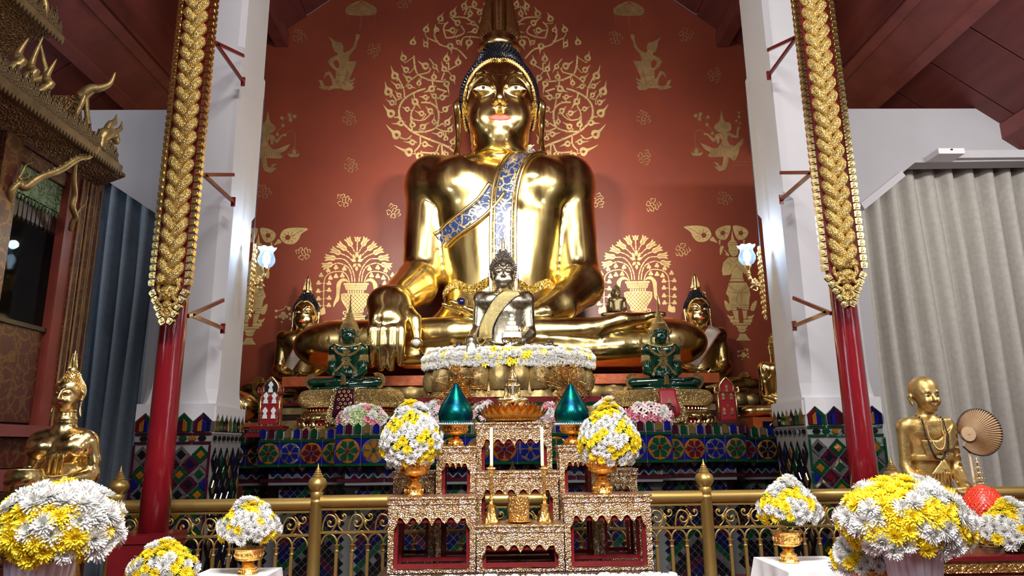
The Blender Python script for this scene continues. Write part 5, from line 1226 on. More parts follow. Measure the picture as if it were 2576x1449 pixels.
def add_face(parent, eyes=True, lips='lip_red'):
    if eyes:
        for s in (-1, 1):
            e = flat_patch(HEAD_B, eye_edges(s), .006, 'eye', M['eye_white'], parent)
            e['label'] = 'inlaid white almond eye'
            mb = MB(); p, nn = on_front(HEAD_B, s*.235, 4.42, .014); mb.ell(p, (.024, .014, .022), 12, 8)
            o = mb.build('pupil', M['eye_black'], e, smooth=True)
            u1, d1 = eye_edges(s, 1.12); u2, _ = eye_edges(s, .97)
            mb = MB(); mb.tube([on_front(HEAD_B, x, z, .012)[0] for x, z in u1], .009, 5); mb.build('eye_line', M['gold_small'], e, True)
    if lips:
        up = []; dn = []
        for i in range(13):
            u = i/6-1; up.append((u*.165, 3.975+.034*(1-u*u)-.018*math.exp(-(u/.2)**2))); dn.append((u*.165, 3.968-.048*(1-u*u)**.7))
        flat_patch(HEAD_B, (up, dn), .012, 'lips', M[lips], parent, .02)['label'] = 'red painted lips'
def add_hair(parent, hm='hair', band=True, curls=620):
    hr = link('hair', HAIR_ME.copy(), parent, M[hm])
    c = curls_mb(HAIR_B, curls).build('curls', M[hm], hr, smooth=False, kind='stuff')
    if band:
        P = []
        for i in range(61):
            a = -2.02+4.04*i/60; x, z = arch_pt(a)
            q, _ = on_front(HEAD_B, x, z, .012, default=.05); P.append(q)
        mb = MB(); mb.tube(P, .026, 6)
        for i in range(0, 60):
            mb.ell((P[i]+P[i+1])/2+Vector((0, -.03, 0)), (.018, .018, .018), 5, 4)
        mb.build('hair_band', M['gold_bright'], parent, smooth=True)
    return hr
def flame(parent, z0, h, w, m='gold_small', n=4, loc=(0, .1, 0)):
    """layered flame finial on the crown"""
    mb = MB()
    mb.lathe([(w*.9, 0), (w*1.15, .04*h), (w*.8, .09*h), (w*.95, .13*h), (w*.5, .2*h)], 14, (loc[0], loc[1], z0))
    mb.tube(cr([(0, loc[1], z0+.1*h), (0, loc[1]-.02, z0+.55*h), (0, loc[1], z0+.85*h), (0, loc[1]+.02, z0+h)]), [.35*w]*7+[.30*w]*6+[.2*w, .16*w, .12*w, .08*w, .05*w, .01], 8)
    for k in range(n):
        for s in (-1, 1):
            t = (k+1)/n; x = w*(.35+.62*t); top = h*(.95-.62*t)
            P = cr([(0, loc[1]-.1*w, z0+.08*h), (s*x*.95, loc[1]-.14*w, z0+.16*h+.10*h*(1-t)), (s*x*1.02, loc[1]-.08*w, z0+top*.65+.05*h), (s*x*.92, loc[1], z0+top+.06*h)], 5)
            mb.tube(P, [w*.13*(1-.85*(i/(len(P)-1))**2) for i in range(len(P))], 6)
            P = [Vector((p.x*.75, p.y+.35*w*(1-t), p.z)) for p in P]
            mb.tube(P, [w*.12*(1-.85*(i/(len(P)-1))**2) for i in range(len(P))], 6)
    return mb.build('flame_finial', M[m], parent, smooth=True)

def seated_field(h, pose='touch'):
    F = Field((-3.0, -1.75, -.12), (3.0, 1.05, 3.5), h)
    F.cap((0, .05, .95), (0, .05, 1.35), .82, .78, .1, (1, .72, 1))
    F.ell((0, .1, .55), (1.15, .72, .5), .2)
    F.cap((0, .05, 1.25), (0, .04, 2.15), .76, .90, .12, (1, .68, 1))
    F.cap((0, .04, 2.0), (0, .04, 2.22), .88, .97, .15, (1, .63, 1))
    F.box((0, .08, 2.83), (1.30, .43, .40), .30, .16)
    F.ell((.50, -.28, 2.72), (.56, .36, .42), .14, sym=True)
    F.ell((1.06, .06, 2.80), (.38, .42, .42), .14, sym=True)
    F.cap((0, .08, 2.75), (0, .08, 2.93), .55, .34, .14, (1.2, .9, 1))
    # arms
    F.cap((1.05, .06, 2.75), (1.13, .02, 1.45), .345, .305, .06, sym=True)
    ex = 1.15
    # left arm to the lap
    F.chain([(ex, .0, 1.42), (1.16, -.12, 1.22), (.80, -.62, .84), (.54, -.86, .70)], [.30, .315, .23, .17], .05)
    if pose == 'touch':
        F.chain([(.54, -.86, .70), (.22, -.98, .62), (-.06, -1.02, .62)], [.17, .15, .13], .05, (1, 1.1, .62))
        for i, (dy, L) in enumerate(((-.17, .58), (-.06, .68), (.05, .66), (.16, .55))):
            F.chain([(-.0, -1.04+dy, .63), (-.35, -1.08+dy, .64-.015*i), (-.06-L, -1.06+dy*.8, .79-.02*i)], [.062, .055, .034], .022)
        F.chain([(.35, -.98, .70), (.22, -1.18, .82), (.02, -1.25, .82)], [.07, .06, .045], .03)
        # right arm over the shin
        F.chain([(-ex, .0, 1.42), (-1.22, -.18, 1.22), (-1.42, -.86, .86)], [.30, .32, .225], .05)
        F.chain([(-1.42, -.86, .86), (-1.43, -1.08, .78), (-1.42, -1.22, .56)], [.225, .26, .235], .06, (1.05, .9, .9))
        for i, (x, zt) in enumerate(((-1.575, -.03), (-1.46, -.09), (-1.345, -.09), (-1.23, -.02))):
            F.chain([(x*.92-.12, -1.22, .58), (x, -1.38, .40), (x, -1.40, .20), (x, -1.37, zt)], [.080, .072, .062, .046], .010)
        F.chain([(-1.22, -1.08, .72), (-1.07, -1.28, .54), (-1.03, -1.36, .26)], [.09, .08, .055], .025)
    elif pose == 'lap':
        F.chain([(-ex, .0, 1.42), (-1.16, -.12, 1.22), (-.78, -.62, .98), (-.5, -.86, .90)], [.30, .315, .23, .17], .05)
        F.chain([(.52, -.86, .84), (.22, -.98, .80), (-.06, -1.02, .80)], [.17, .15, .13], .05, (1, 1.1, .62))
        F.chain([(-.5, -.9, .92), (-.22, -1.0, .90), (.06, -1.02, .92)], [.16, .14, .12], .05, (1, 1.1, .62))
        for i, dy in enumerate((-.17, -.06, .05, .16)):
            F.chain([(-.0, -1.0+dy, .80), (-.35, -1.04+dy, .78), (-.6, -1.02+dy*.8, .80)], [.062, .055, .034], .022)
            F.chain([(0, -1.0+dy, .93), (.35, -1.04+dy, .92), (.6, -1.0+dy*.8, .95)], [.062, .055, .034], .022)
        F.chain([(.2, -1.0, .95), (.12, -1.15, 1.06), (.02, -1.2, 1.08)], [.06, .055, .04], .03)
        F.chain([(-.2, -1.0, .98), (-.12, -1.15, 1.06), (-.02, -1.2, 1.08)], [.06, .055, .04], .03)
    # legs
    F.cap((.6, .05, .36), (2.15, -.30, .34), .46, .44, .08, (1, 1, .82), sym=True)
    F.ell((2.20, -.42, .34), (.60, .52, .34), .08, sym=True)
    F.chain([(2.2, -.62, .28), (.4, -1.05, .15), (-1.2, -.95, .12)], [.29, .20, .16], .03)
    F.chain([(-2.2, -.60, .34), (-.6, -1.02, .40), (1.2, -.98, .44)], [.31, .22, .16], .03)
    F.chain([(1.15, -.98, .46), (1.55, -.98, .56), (1.98, -.86, .62)], [.16, .15, .10], .04, (1, 1, .7))
    for i in range(4):
        F.cap((1.92, -1.0+.09*i, .62), (2.10, -.98+.09*i, .64), .055, .045, .015)
    F.box((0, -.1, -.34), (3.2, 2, .22), .02, .01, sub=True)
    return F
GIANT_ME = seated_field(.026).mesh('body', 3)
GIANT_B = bvh(GIANT_ME)
tf = Field((-1.5, -1.0, .3), (1.5, 1.0, 2.4), .06); tf.cap((0, .05, .95), (0, .05, 1.35), .82, .78, .1, (1, .72, 1)); tf.ell((0, .1, .55), (1.15, .72, .5), .2); tf.cap((0, .05, 1.25), (0, .04, 2.15), .76, .90, .12, (1, .68, 1))
TORSO_B = bvh(tf.mesh('torso'))
TOUCH_ME = seated_field(.05).mesh('body'); TOUCH_B = bvh(TOUCH_ME)
LAP_ME = seated_field(.05, 'lap').mesh('body'); LAP_B = bvh(LAP_ME)
def sash_pts(P, wid):
    """centre line -> two edges"""
    C = cr2(P, 8); L = []; R = []
    for i, (x, z) in enumerate(C):
        a = C[max(0, i-1)]; b = C[min(len(C)-1, i+1)]; dx, dz = b[0]-a[0], b[1]-a[1]; l = math.hypot(dx, dz) or 1
        w = wid/2; L.append((x-dz/l*w, z+dx/l*w)); R.append((x+dz/l*w, z-dx/l*w))
    return L, R
def statue(name, label, cat, loc, scale, me, mname, rz=0, group=None):
    root = empty(name, loc, rz, label, cat, group, scale)
    b = me.copy(); link('body', b, root, M[mname])
    return root

# ---- the giant gold statue
GP = W(1262, 938, 10.35); GS = 10.35/9.8
HEADY, HEADZ, HEADS = -.02, -.38, (1.0, 1.02, 1.0)
giant = statue('giant_seated_statue', 'giant gold seated statue with black curls and blue sash before the red wall', 'statue', GP, GS, GIANT_ME, 'gold_leaf')
hd = link('head', HEAD_ME.copy(), giant, M['gold_leaf']); hd.location = (0, HEADY, HEADZ); hd.scale = HEADS
add_face(hd); add_hair(hd, curls=2400)

for o in giant.children:
    pass
flame(hd, 5.42, 1.6, .30, n=5)
# blue and gold sash: one branch down the front, one under the arm
L, R = sash_pts([(.56, 3.30), (.34, 3.16), (.16, 2.85), (.06, 2.45), (.03, 1.9), (.03, 1.3), (.03, 1.0)], .34)
V, F_ = ribbon(GIANT_B, L, R, .03, 8, .03); sash = MB().add(V, F_).build('sash', M['sash_blue'], giant, True)
sash['label'] = 'blue jewelled sash with gold tendrils'
for E_, q in ((L, 1), (R, -1)):
    mb = MB(); mb.tube([on_front(GIANT_B, x, z, .055)[0] for x, z in E_], .028, 6); 
    mb.tube([on_front(GIANT_B, x*1+(-q*.05), z, .055)[0] for x, z in E_], .014, 5); mb.build('piping', M['gold_bright'], sash, True)
L, R = sash_pts([(-.05, 2.52), (-.22, 2.28), (-.45, 2.10), (-.70, 1.97), (-.86, 1.86)], .25)
V, F_ = ribbon(GIANT_B, L, R, .03, 6, .03); s2 = MB().add(V, F_).build('sash_branch', M['sash_blue'], giant, True)
for E_ in (L, R):
    mb = MB(); mb.tube([on_front(GIANT_B, x, z, .055)[0] for x, z in E_], .025, 6); mb.build('piping', M['gold_bright'], s2, True)
# gold belt with pointed waves
C = []
for i in range(61):
    x = -.84+1.68*i/60; u = abs(x); z = 1.20-.16*max(0, min(1, (u-.40)/.0001))*0
    z = 1.23-.14*(abs(((u*1.9+.25) % 1.0)-.5)*2)
    C.append((x, z))
V, F_ = ribbon(TORSO_B, [(x, z+.055) for x, z in C], [(x, z-.075) for x, z in C], .03, 3, .03)
MB().add(V, F_).build('belt', M['belt_gold'], giant, True)['label'] = 'chased gold waist belt'
mb = MB(); mb.box((-.30, -1.27, 1.02), (.001, .001, .001)); 
for (x, y, z, n_) in ((-.50, -1.20, .76, 'ring'), (-1.03, -1.40, .22, 'ring')):
    mb = MB(); mb.ell((x, y-.05, z), (.075, .05, .07), 12, 8); r_ = mb.build('ring', M['gold_bright'], giant, True)
    mb = MB(); mb.ell((x, y-.10, z), (.05, .03, .045), 10, 6); mb.build('gemstone', M['bead'] if z < .5 else M['tile_navy'], r_, True)
PT0, PT1, PT2 = [z+.014 for _, z in zts]
# ------------------------------------------------------------------ lotus bases
def lotus_base(name, label, cx, cy, z0, z1, rx, ry, n, m='gold_patina', sq=3.2, cat='base', group=None, skirt=True):
    """drum of tall rounded lotus petals over a fold of turned down petals"""
    root = empty(name, (cx, cy, z0), 0, label, cat, group)
    H = z1-z0
    def rim(a, k=1.0):
        c, s = math.cos(a), math.sin(a); e = 2/sq
        return Vector((rx*k*math.copysign(abs(c)**e, c), ry*k*math.copysign(abs(s)**e, s), 0))
    mb = MB(); N = 48; V = []; F = []
    prof = [(.99, 0), (.99, .07), (.93, .10), (.90, .2), (.90, .95), (.94, 1.0)]
    for r, z in prof:
        for j in range(N): p = rim(2*PI*j/N, r); V.append((p.x, p.y, z*H))
    for i in range(len(prof)-1):
        for j in range(N): F.append((i*N+j, i*N+(j+1) % N, (i+1)*N+(j+1) % N, (i+1)*N+j))
    F.append(tuple((len(prof)-1)*N+j for j in range(N))); mb.add(V, F); mb.build('drum', M[m], root, auto=40)
    # arc length parametrisation
    A = [rim(2*PI*j/720) for j in range(721)]; S = [0]
    for j in range(720): S.append(S[-1]+(A[j+1]-A[j]).length)
    for k in range(n):
        t = (k+.5)/n*S[-1]; j = next(i for i in range(720) if S[i+1] >= t); a = 2*PI*j/720
        p = A[j]; tg = (A[(j+3) % 720]-A[(j-3) % 720]).normalized(); nr = Vector((tg.y, -tg.x, 0)); w = S[-1]/n*.48
        if nr.dot(p) < 0: nr = -nr
        if p.y > ry*.35: continue
        V = []; F = []; nu, nv = 8, 8
        for v in range(nv+1):
            tv = v/nv; ww = w*(.86+.14*math.sin(PI*tv)) if tv < .7 else w*math.sqrt(max(0, 1-((tv-.7)/.3)**2*.96))
            for u in range(nu+1):
                x = (u/nu*2-1); b = (.05+.16*H*math.sin(PI*min(tv+.12, 1)))*(1-abs(x)**2.6)
                if abs(x) < .05: b -= .012*H*3
                q = p*.93+tg*(x*ww)+nr*(b+.01)+Vector((0, 0, H*(.20+.76*tv))); V.append(q)
        for v in range(nv):
            for u in range(nu): F.append((v*(nu+1)+u, v*(nu+1)+u+1, (v+1)*(nu+1)+u+1, (v+1)*(nu+1)+u))
        MB().add(V, F).build('lotus_petal', M[m], root, auto=50)
        if skirt:
            V = []; F = []
            for v in range(5):
                tv = v/4
                for u in range(9):
                    x = u/8*2-1; h = .30*H*(1-abs(x)**1.5*.75)
                    V.append(p*.97+tg*(x*w*1.02)+nr*(.02+.10*H*tv*(1-.5*abs(x)))+Vector((0, 0, h*(1-tv))))
            for v in range(4):
                for u in range(8): F.append((v*9+u, v*9+u+1, (v+1)*9+u+1, (v+1)*9+u))
            MB().add(V, F).build('turned_petal', M['gold_old'], root, True)
    return root
# big lotus throne of the giant statue with its lower courses
GZ = GP.z
lotus_base('lotus_throne', 'long gilded lotus petal throne under the giant statue', GP.x, 9.95, 2.13, GZ-.27, 3.02, .70, 42, 'gold_patina')
mb = MB(); mb.box((0, 0, 0), (2.9, .68, .065)); o = mb.build('seat_cloth', M['orange_cloth'], None); o.location = (GP.x, 9.95, GZ-.2)
tag(o, 'orange cloth folded between the giant statue and its lotus throne', 'cloth')
cs = empty('throne_plinth', (GP.x, 9.94, 0), 0, 'stepped gilded plinth with green glass band under the lotus throne', 'plinth')
for z0, z1, rx, ry, m_ in ((PT0, 1.90, 3.08, .69, 'gold_old'), (1.90, 1.98, 3.0, .68, 'dark_wood'), (1.98, 2.06, 3.08, .69, 'gold_old'), (2.06, 2.09, 3.02, .69, 'tile_green'), (2.09, 2.13, 3.05, .71, 'lacquer')):
    mb = MB(); mb.box((0, 0, (z0+z1)/2), (rx, ry, (z1-z0)/2)); mb.build('plinth_course', M[m_], cs)
DC = W(1280, 905, 8.45)
lotus_base('lotus_pedestal', 'round gilded lotus pedestal with worn patches under the silver statue', DC.x, 8.62, 2.10, 2.54, 1.0, .52, 20, 'gold_patina', 2.6)
pc = empty('pedestal_plinth', (DC.x, 8.62, 0), 0, 'wide gilded step with a green glass strip under the round lotus pedestal', 'plinth')
for z0, z1, rx, ry, m_ in ((PT0, 1.93, 1.22, .60, 'gold_old'), (1.93, 1.99, 1.18, .57, 'gold_old'), (1.99, 2.035, 1.10, .55, 'tile_green'), (2.035, 2.10, 1.06, .54, 'lacquer')):
    mb = MB(); mb.box((0, 0, (z0+z1)/2), (rx, ry, (z1-z0)/2)); mb.build('plinth_course', M[m_], pc)

# ------------------------------------------------------------------ smaller statues
def full_statue(name, label, loc, s, bodyme, m, hair='hair', band=True, fl=None, lips='lip_red', eyes=True, rz=0, group=None, curls=420):
    root = statue(name, label, 'statue', loc, s, bodyme, m, rz, group)
    h = link('head', HEAD_LO.copy(), root, M[m]); h.location = (0, HEADY, HEADZ); h.scale = HEADS
    add_face(h, eyes, lips)
    hr = add_hair(h, hair, band, curls)
    if fl: flame(h, 5.50, fl[0], fl[1], fl[2], 4)
    return root, h
def drape(root, B, P, wid, m, off=.03, th=.02, name='sash', piping=None, n=8):
    L, R = sash_pts(P, wid); V, F_ = ribbon(B, L, R, off, n, th); s = MB().add(V, F_).build(name, M[m], root, True)
    if piping:
        for E_ in (L, R):
            mb = MB(); mb.tube([on_front(B, x, z, off+.02)[0] for x, z in E_], .022, 5); mb.build('piping', M[piping], s, True)
    return s
SP = W(1268, 884, 8.45)
sv, svh = full_statue('silver_seated_statue', 'silvery bronze seated statue with gold mesh sash in front of the giant statue', (SP.x, 8.50, 2.56), .272, TOUCH_ME, 'silver', 'bronze_dark', False, (.75, .20, 'silver'), None, False)
ss = drape(sv, TOUCH_B, [(.62, 3.18), (.30, 3.02), (-.10, 2.65), (-.45, 2.2), (-.70, 1.75), (-.80, 1.4), (-.82, 1.0)], .62, 'sash_gold', .04, .03, piping='hair')
for x in (-2.0, 2.05):
    mb = MB(); mb.ring = None
    P = [Vector((x, -.42+.50*math.cos(a), .42+.40*math.sin(a))) for a in [2*PI*i/24 for i in range(25)]]; mb.tube(P, .07, 6, 1.8); mb.build('knee_band', M['bronze_dark'], sv, True)
# attendants in the corners, partly behind the giant's knees
for (px, name, lab, sx_) in ((765, 'a', 'black haired gold seated statue with glittering sash beside the left knee of the giant', 1), (1752, 'b', 'black haired gold seated statue with glittering sash beside the right knee of the giant', -1)):
    p = W(px, 1000, 11.0); s = .32
    r_, h_ = full_statue('attendant_statue', lab, (p.x+(-.05 if sx_ > 0 else .12), 11.02, 2.345), s, LAP_ME, 'gold_small', 'hair', True, (.95, .24, 'gold_small'), 'lip_red', True, 0, 'gold attendant statues')
    drape(r_, LAP_B, [(.78, 3.15), (.45, 2.85), (.10, 2.35), (-.25, 1.85), (-.60, 1.35)], .62, 'sash_silver', .04, .03, piping='ground_red')
    drape(r_, LAP_B, [(-.78, 1.12), (-.3, 1.02), (0, 1.10), (.3, 1.02), (.78, 1.12)], .13, 'belt_gold', .04, .03, 'belt')
    for q in (-1.95, 1.95):
        P = [Vector((q, -.42+.52*math.cos(a), .42+.44*math.sin(a))) for a in [2*PI*i/24 for i in range(25)]]; mb = MB(); mb.tube(P, .06, 6, 2.6); mb.build('knee_band', M['belt_gold'], r_, True)
    lotus_base('lotus_plinth', ('left' if sx_ > 0 else 'right')+' gilded lotus seat under the gold statue in the corner', p.x+(-.05 if sx_ > 0 else .12), 11.0, 2.08, 2.30, .92, .38, 18, 'gold_old', 2.6, 'plinth', 'lotus seats of the attendant statues')
    mb = MB(); mb.box((0, 0, .157), (.95, .35, .155)); o = mb.build('corner_plinth', M['dark_wood']); o.location = (p.x, 11.0, PT0); tag(o, 'dark '+('left' if sx_ > 0 else 'right')+' block under a corner lotus seat', 'plinth', 'blocks under the attendant statues')
    mb = MB()
    for k in range(12):
        C = cr([(-.9+k*.15, -.43, .22), (-.86+k*.15, -.45, .27), (-.80+k*.15, -.45, .24), (-.78+k*.15, -.43, .20)], 3); mb.tube(C, .012, 5)
    mb.build('scroll_relief', M['gold_small'], o, True)
def plinth(px, Y, ztop, hw, lab, m='dark_wood'):
    p = W(px, 900, Y); mb = MB(); mb.box((0, 0, (PT0+ztop)/2), (hw, .13, (ztop-PT0)/2)); mb.box((0, 0, ztop-.02), (hw*1.1, .15, .02)); o = mb.build('tall_plinth', M[m]); o.location = (p.x, 11.32, 0); return tag(o, lab, 'plinth')
p = W(948, 812, 11.1); full_statue('small_dark_statue', 'small dark bronze seated statue behind the right forearm of the giant', (p.x, 11.30, p.z), .122, TOUCH_ME, 'bronze_dark', 'bronze_dark', False, (.55, .16, 'bronze_dark'), None, False, curls=120)
plinth(948, 11.15, p.z-.01, .30, 'tall dark plinth behind the giant statue, carrying the dark bronze statue')
p = W(1560, 792, 11.1); full_statue('small_bronze_statue', 'small brown bronze seated statue on a bronze base at the giant\'s left knee', (p.x, 11.30, p.z), .104, LAP_ME, 'bronze', 'bronze', False, (.45, .14, 'bronze'), None, False, curls=120)
b = empty('bronze_base', (p.x, 11.30, p.z-.22), 0, 'tiered bronze base of the small brown bronze statue', 'base')
for z0, z1, w in ((.12, .22, .26), (.06, .12, .22), (0, .06, .36)):
    mb = MB(); n_ = 6; mb.lathe([(w*.95, z0), (w, z0+.01), (w*.94, (z0+z1)/2), (w, z1-.01), (w*.95, z1)], 16, sy=.7); mb.build('base_tier', M['bronze'], b, auto=30)
plinth(1560, 11.15, p.z-.23, .38, 'tall dark plinth behind the giant statue, carrying the brown bronze statue')
# gold statue cut by the right pillar, raised palm
RAISE = Field((-1.95, -1.5, .0), (-.6, .5, 3.6), .05)
RAISE.chain([(-1.05, .06, 2.75), (-1.14, .02, 1.50), (-1.12, -.3, 1.35), (-1.36, -.75, 1.95)], [.34, .28, .26, .17], .05)
RAISE.chain([(-1.36, -.75, 1.95), (-1.38, -.80, 2.30)], [.17, .21], .05, (1, .6, 1))
for i, (dx, L) in enumerate(((-.19, .50), (-.07, .58), (.05, .56), (.16, .46))):
    RAISE.chain([(-1.38+dx*.9, -.80, 2.35), (-1.38+dx*1.05, -.82, 2.6), (-1.38+dx*1.1, -.80, 2.38+L)], [.068, .060, .038], .02)
RAISE.chain([(-1.22, -.84, 2.1), (-1.06, -.90, 2.3), (-1.04, -.90, 2.5)], [.08, .065, .04], .03)
p = W(1995, 1052, 9.25); r_, h_ = full_statue('blessing_statue', 'gold statue with a raised open palm, mostly hidden by the right pillar', (p.x, 9.45, p.z+.02), .232, LAP_ME, 'gold_small', 'gold_small', False, (.8, .22, 'gold_small'), 'lip_red', True, curls=200)
link('raised_arm', RAISE.mesh('raised_arm'), r_, M['gold_small'])
for sx_, px in ((1, 1930), (-1, 612)):
    q = W(px, 1066, 9.0); o = empty('carved_box', (q.x+(.34 if sx_ > 0 else -.2), 9.35, PT0), 0, 'orange seat box with gold flower scrolls at the '+('right' if sx_ > 0 else 'left')+' pillar', 'box', 'orange seat boxes by the pillars')
    mb = MB(); mb.box((0, 0, .09), (.52, .35, .10)); mb.build('box', M['orange_cloth'], o)
    mb = MB(); mb.box((0, -.353, .08), (.40, .004, .055)); mb.build('inset_panel', M['tile_navy'], o)
    mb = MB()
    for k in (-1, 1):
        for u in range(3): mb.tube(cr([(k*.04, -.36, .06), (k*(.08+.09*u), -.365, .11), (k*(.13+.09*u), -.362, .07), (k*(.10+.09*u), -.36, .05)], 4), [.012]*12+[.006], 5)
    for a_ in range(5): mb.ell((.03*math.cos(a_*1.257+.3), -.362, .08+.03*math.sin(a_*1.257+.3)), (.018, .006, .018), 6, 4)
    mb.build('gold_scrolls', M['gold_small'], o, True)
mb = MB(); mb.ell((0, 0, .20), (.34, .26, .22), 18, 10)
for k in range(5): mb.tube(cr([(-.1+k*.06, -.24, .36), (.05+k*.05, -.27, .22), (.15+k*.035, -.24, .06)], 4), .012, 5)
q = W(612, 1050, 9.0); o = mb.build('draped_gold_figure', M['gold_small'], None, True); o.location = (q.x-.28, 9.35, 1.89); tag(o, 'gold draped knee of a statue showing beside the left pillar', 'statue')

# ------------------------------------------------------------------ jewelled green statues
def green_statue(px, lab, pos):
    s = .170; p = W(px, 976, 8.72); z0 = W(px, 978, 8.45).z
    root = empty('green_statue', (p.x, 8.73, z0+.035), 0, lab, 'statue', 'green jewelled statues', s)
    link('body', LAP_ME.copy(), root, M['emerald'])
    h = link('head', HEAD_LO.copy(), root, M['emerald']); h.location = (0, HEADY, HEADZ); h.scale = HEADS
    add_face(h, False, None)
    mb = MB(); mb.lathe([(2.4, -.14), (2.7, -.20), (2.75, -.06), (2.5, .0)], 24, sy=.40, c=(0, -.25, 0)); mb.build('green_slab', M['emerald'], root, True)
    # crown
    mb = MB(); cz = 4.95
    prof = [(.64, 4.62), (.70, 4.66), (.70, 4.80), (.66, 4.84), (.62, 5.0), (.56, 5.12), (.50, 5.16), (.54, 5.20), (.50, 5.26), (.40, 5.32), (.43, 5.37), (.38, 5.45), (.30, 5.52), (.33, 5.57), (.28, 5.68), (.21, 5.74), (.24, 5.79), (.19, 5.90), (.13, 5.98), (.15, 6.04), (.11, 6.2), (.07, 6.5), (.05, 6.9), (.03, 7.2), (.05, 7.25), (.01, 7.35)]
    mb.lathe(prof, 22, (0, .1, 0)); mb.build('crown', M['carved_jewel'], h, auto=40)
    mb = MB()
    P = [on_front(HEAD_B, *arch_pt(-1.9+3.8*i/40), .05, default=.0)[0] for i in range(41)]; mb.tube(P, .05, 6)
    for i in range(0, 41, 2): mb.ell(P[i]+Vector((0, -.05, 0)), (.035, .035, .035), 6, 4)
    for q in (-1, 1):
        mb.tube(cr([(q*.62, -.1, 4.2), (q*.80, -.1, 4.45), (q*.95, -.1, 4.75), (q*1.08, -.05, 4.78)], 4), [.07]*6+[.06, .05, .04, .03, .02, .01, .005], 6)
        mb.tube(cr([(q*.66, .0, 4.3), (q*.72, .05, 3.9), (q*.62, .0, 3.5), (q*.60, -.05, 3.3)], 4), .06, 6)
    mb.build('crown_wings', M['carved_jewel'], h, True)
    # collar, pendant straps and arm bands draped on the body
    Rg = [(math.sin(a)*.95, 3.36-.40*math.cos(a)*.9-.0) for a in [-1.35+2.7*i/24 for i in range(25)]]
    In = [(math.sin(a)*.48, 3.36-.16*math.cos(a)) for a in [-1.35+2.7*i/24 for i in range(25)]]
    V, F_ = ribbon(LAP_B, In, Rg, .06, 5, .05, 0); col = MB().add(V, F_).build('collar', M['carved_jewel'], root, True)
    mb = MB()
    for x, z in Rg[::1]: mb.ell(on_front(LAP_B, x, z-.05, .05)[0], (.04, .03, .07), 6, 4)
    mb.build('collar_fringe', M['gold_small'], col, True)
    for q in (-1, 1):
        drape(root, LAP_B, [(q*.92, 3.05), (q*.86, 2.75), (q*.55, 2.45), (q*.12, 2.30)], .17, 'carved_jewel', .06, .05, 'chest_strap', n=4)
        drape(root, LAP_B, [(q*.12, 1.95), (q*.35, 1.60), (q*.72, 1.22)], .15, 'carved_jewel', .06, .05, 'waist_strap', n=4)
        mb = MB()
        for z in (2.05, 2.15, 2.25, 2.35): mb.lathe([(.36, z-.045), (.40, z), (.36, z+.045)], 18, (q*1.10, .04, 0))
        for a_ in range(14): mb.ell((q*1.10+.38*math.cos(a_*PI/7), .04+.38*math.sin(a_*PI/7), 1.97), (.05, .05, .09), 6, 4)
        mb.build('arm_band', M['carved_jewel'], root, auto=40)
        mb = MB(); mb.tube(cr([(q*1.05, -.1, 3.05), (q*1.28, -.15, 3.15), (q*1.50, -.15, 3.40), (q*1.42, -.12, 3.62), (q*1.55, -.1, 3.95)], 5), [.12]*5+[.14]*5+[.12]*4+[.09, .07, .05, .04, .03, .015, .005], 7)
        mb.tube(cr([(q*1.3, -.15, 3.2), (q*1.65, -.15, 3.2), (q*1.80, -.12, 3.5)], 4), [.10, .10, .09, .08, .07, .05, .03, .02, .008], 6)
        mb.build('shoulder_flame', M['carved_jewel'], root, True)
        mb = MB(); mb.lathe([(.22, -.12), (.27, -.06), (.24, 0), (.27, .06), (.22, .12)], 14, (0, 0, 0))
        for v in mb.V: v.x, v.z = v.x*.9, v.z; 
        Rm = Matrix.Rotation(q*1.0, 4, 'Y'); 
        for i, v in enumerate(mb.V): mb.V[i] = Rm @ v + Vector((q*.74, -.66, .98))
        mb.build('wrist_band', M['carved_jewel'], root, True)
        mb = MB(); P = [Vector((q*(2.30+.42*math.cos(a)), -.62, .42+.50*math.sin(a))) for a in [-1.5+3.6*i/22 for i in range(23)]]; mb.tube(P, .12, 7)
        for v in P[::1]: mb.ell(v+Vector((q*.10, -.05, .02)), (.07, .07, .07), 6, 4)
        mb.build('knee_ornament', M['carved_jewel'], root, True)
    mb = MB()
    for i, (w, z) in enumerate(((.10, 2.72), (.22, 2.58), (.14, 2.45), (.30, 2.30), (.22, 2.12), (.32, 1.98), (.20, 1.80), (.30, 1.66), (.16, 1.5), (.08, 1.38))):
        k = max(1, int(w/.07))
        for j in range(-k, k+1): mb.ell(on_front(LAP_B, j*w/k, z+.03*math.cos(j), .04)[0], (.062, .05, .062), 7, 5)
    mb.build('pendant', M['carved_jewel'], root, True)
    mb = MB()
    for i in range(5): mb.box((-.14+.07*i, -1.27-.02*(i % 2), .50-.05*abs(i-2)), (.03, .03, .34))
    mb.box((0, -1.30, .22), (.20, .03, .08)); mb.build('front_knot', M['carved_jewel'], root)
    return root
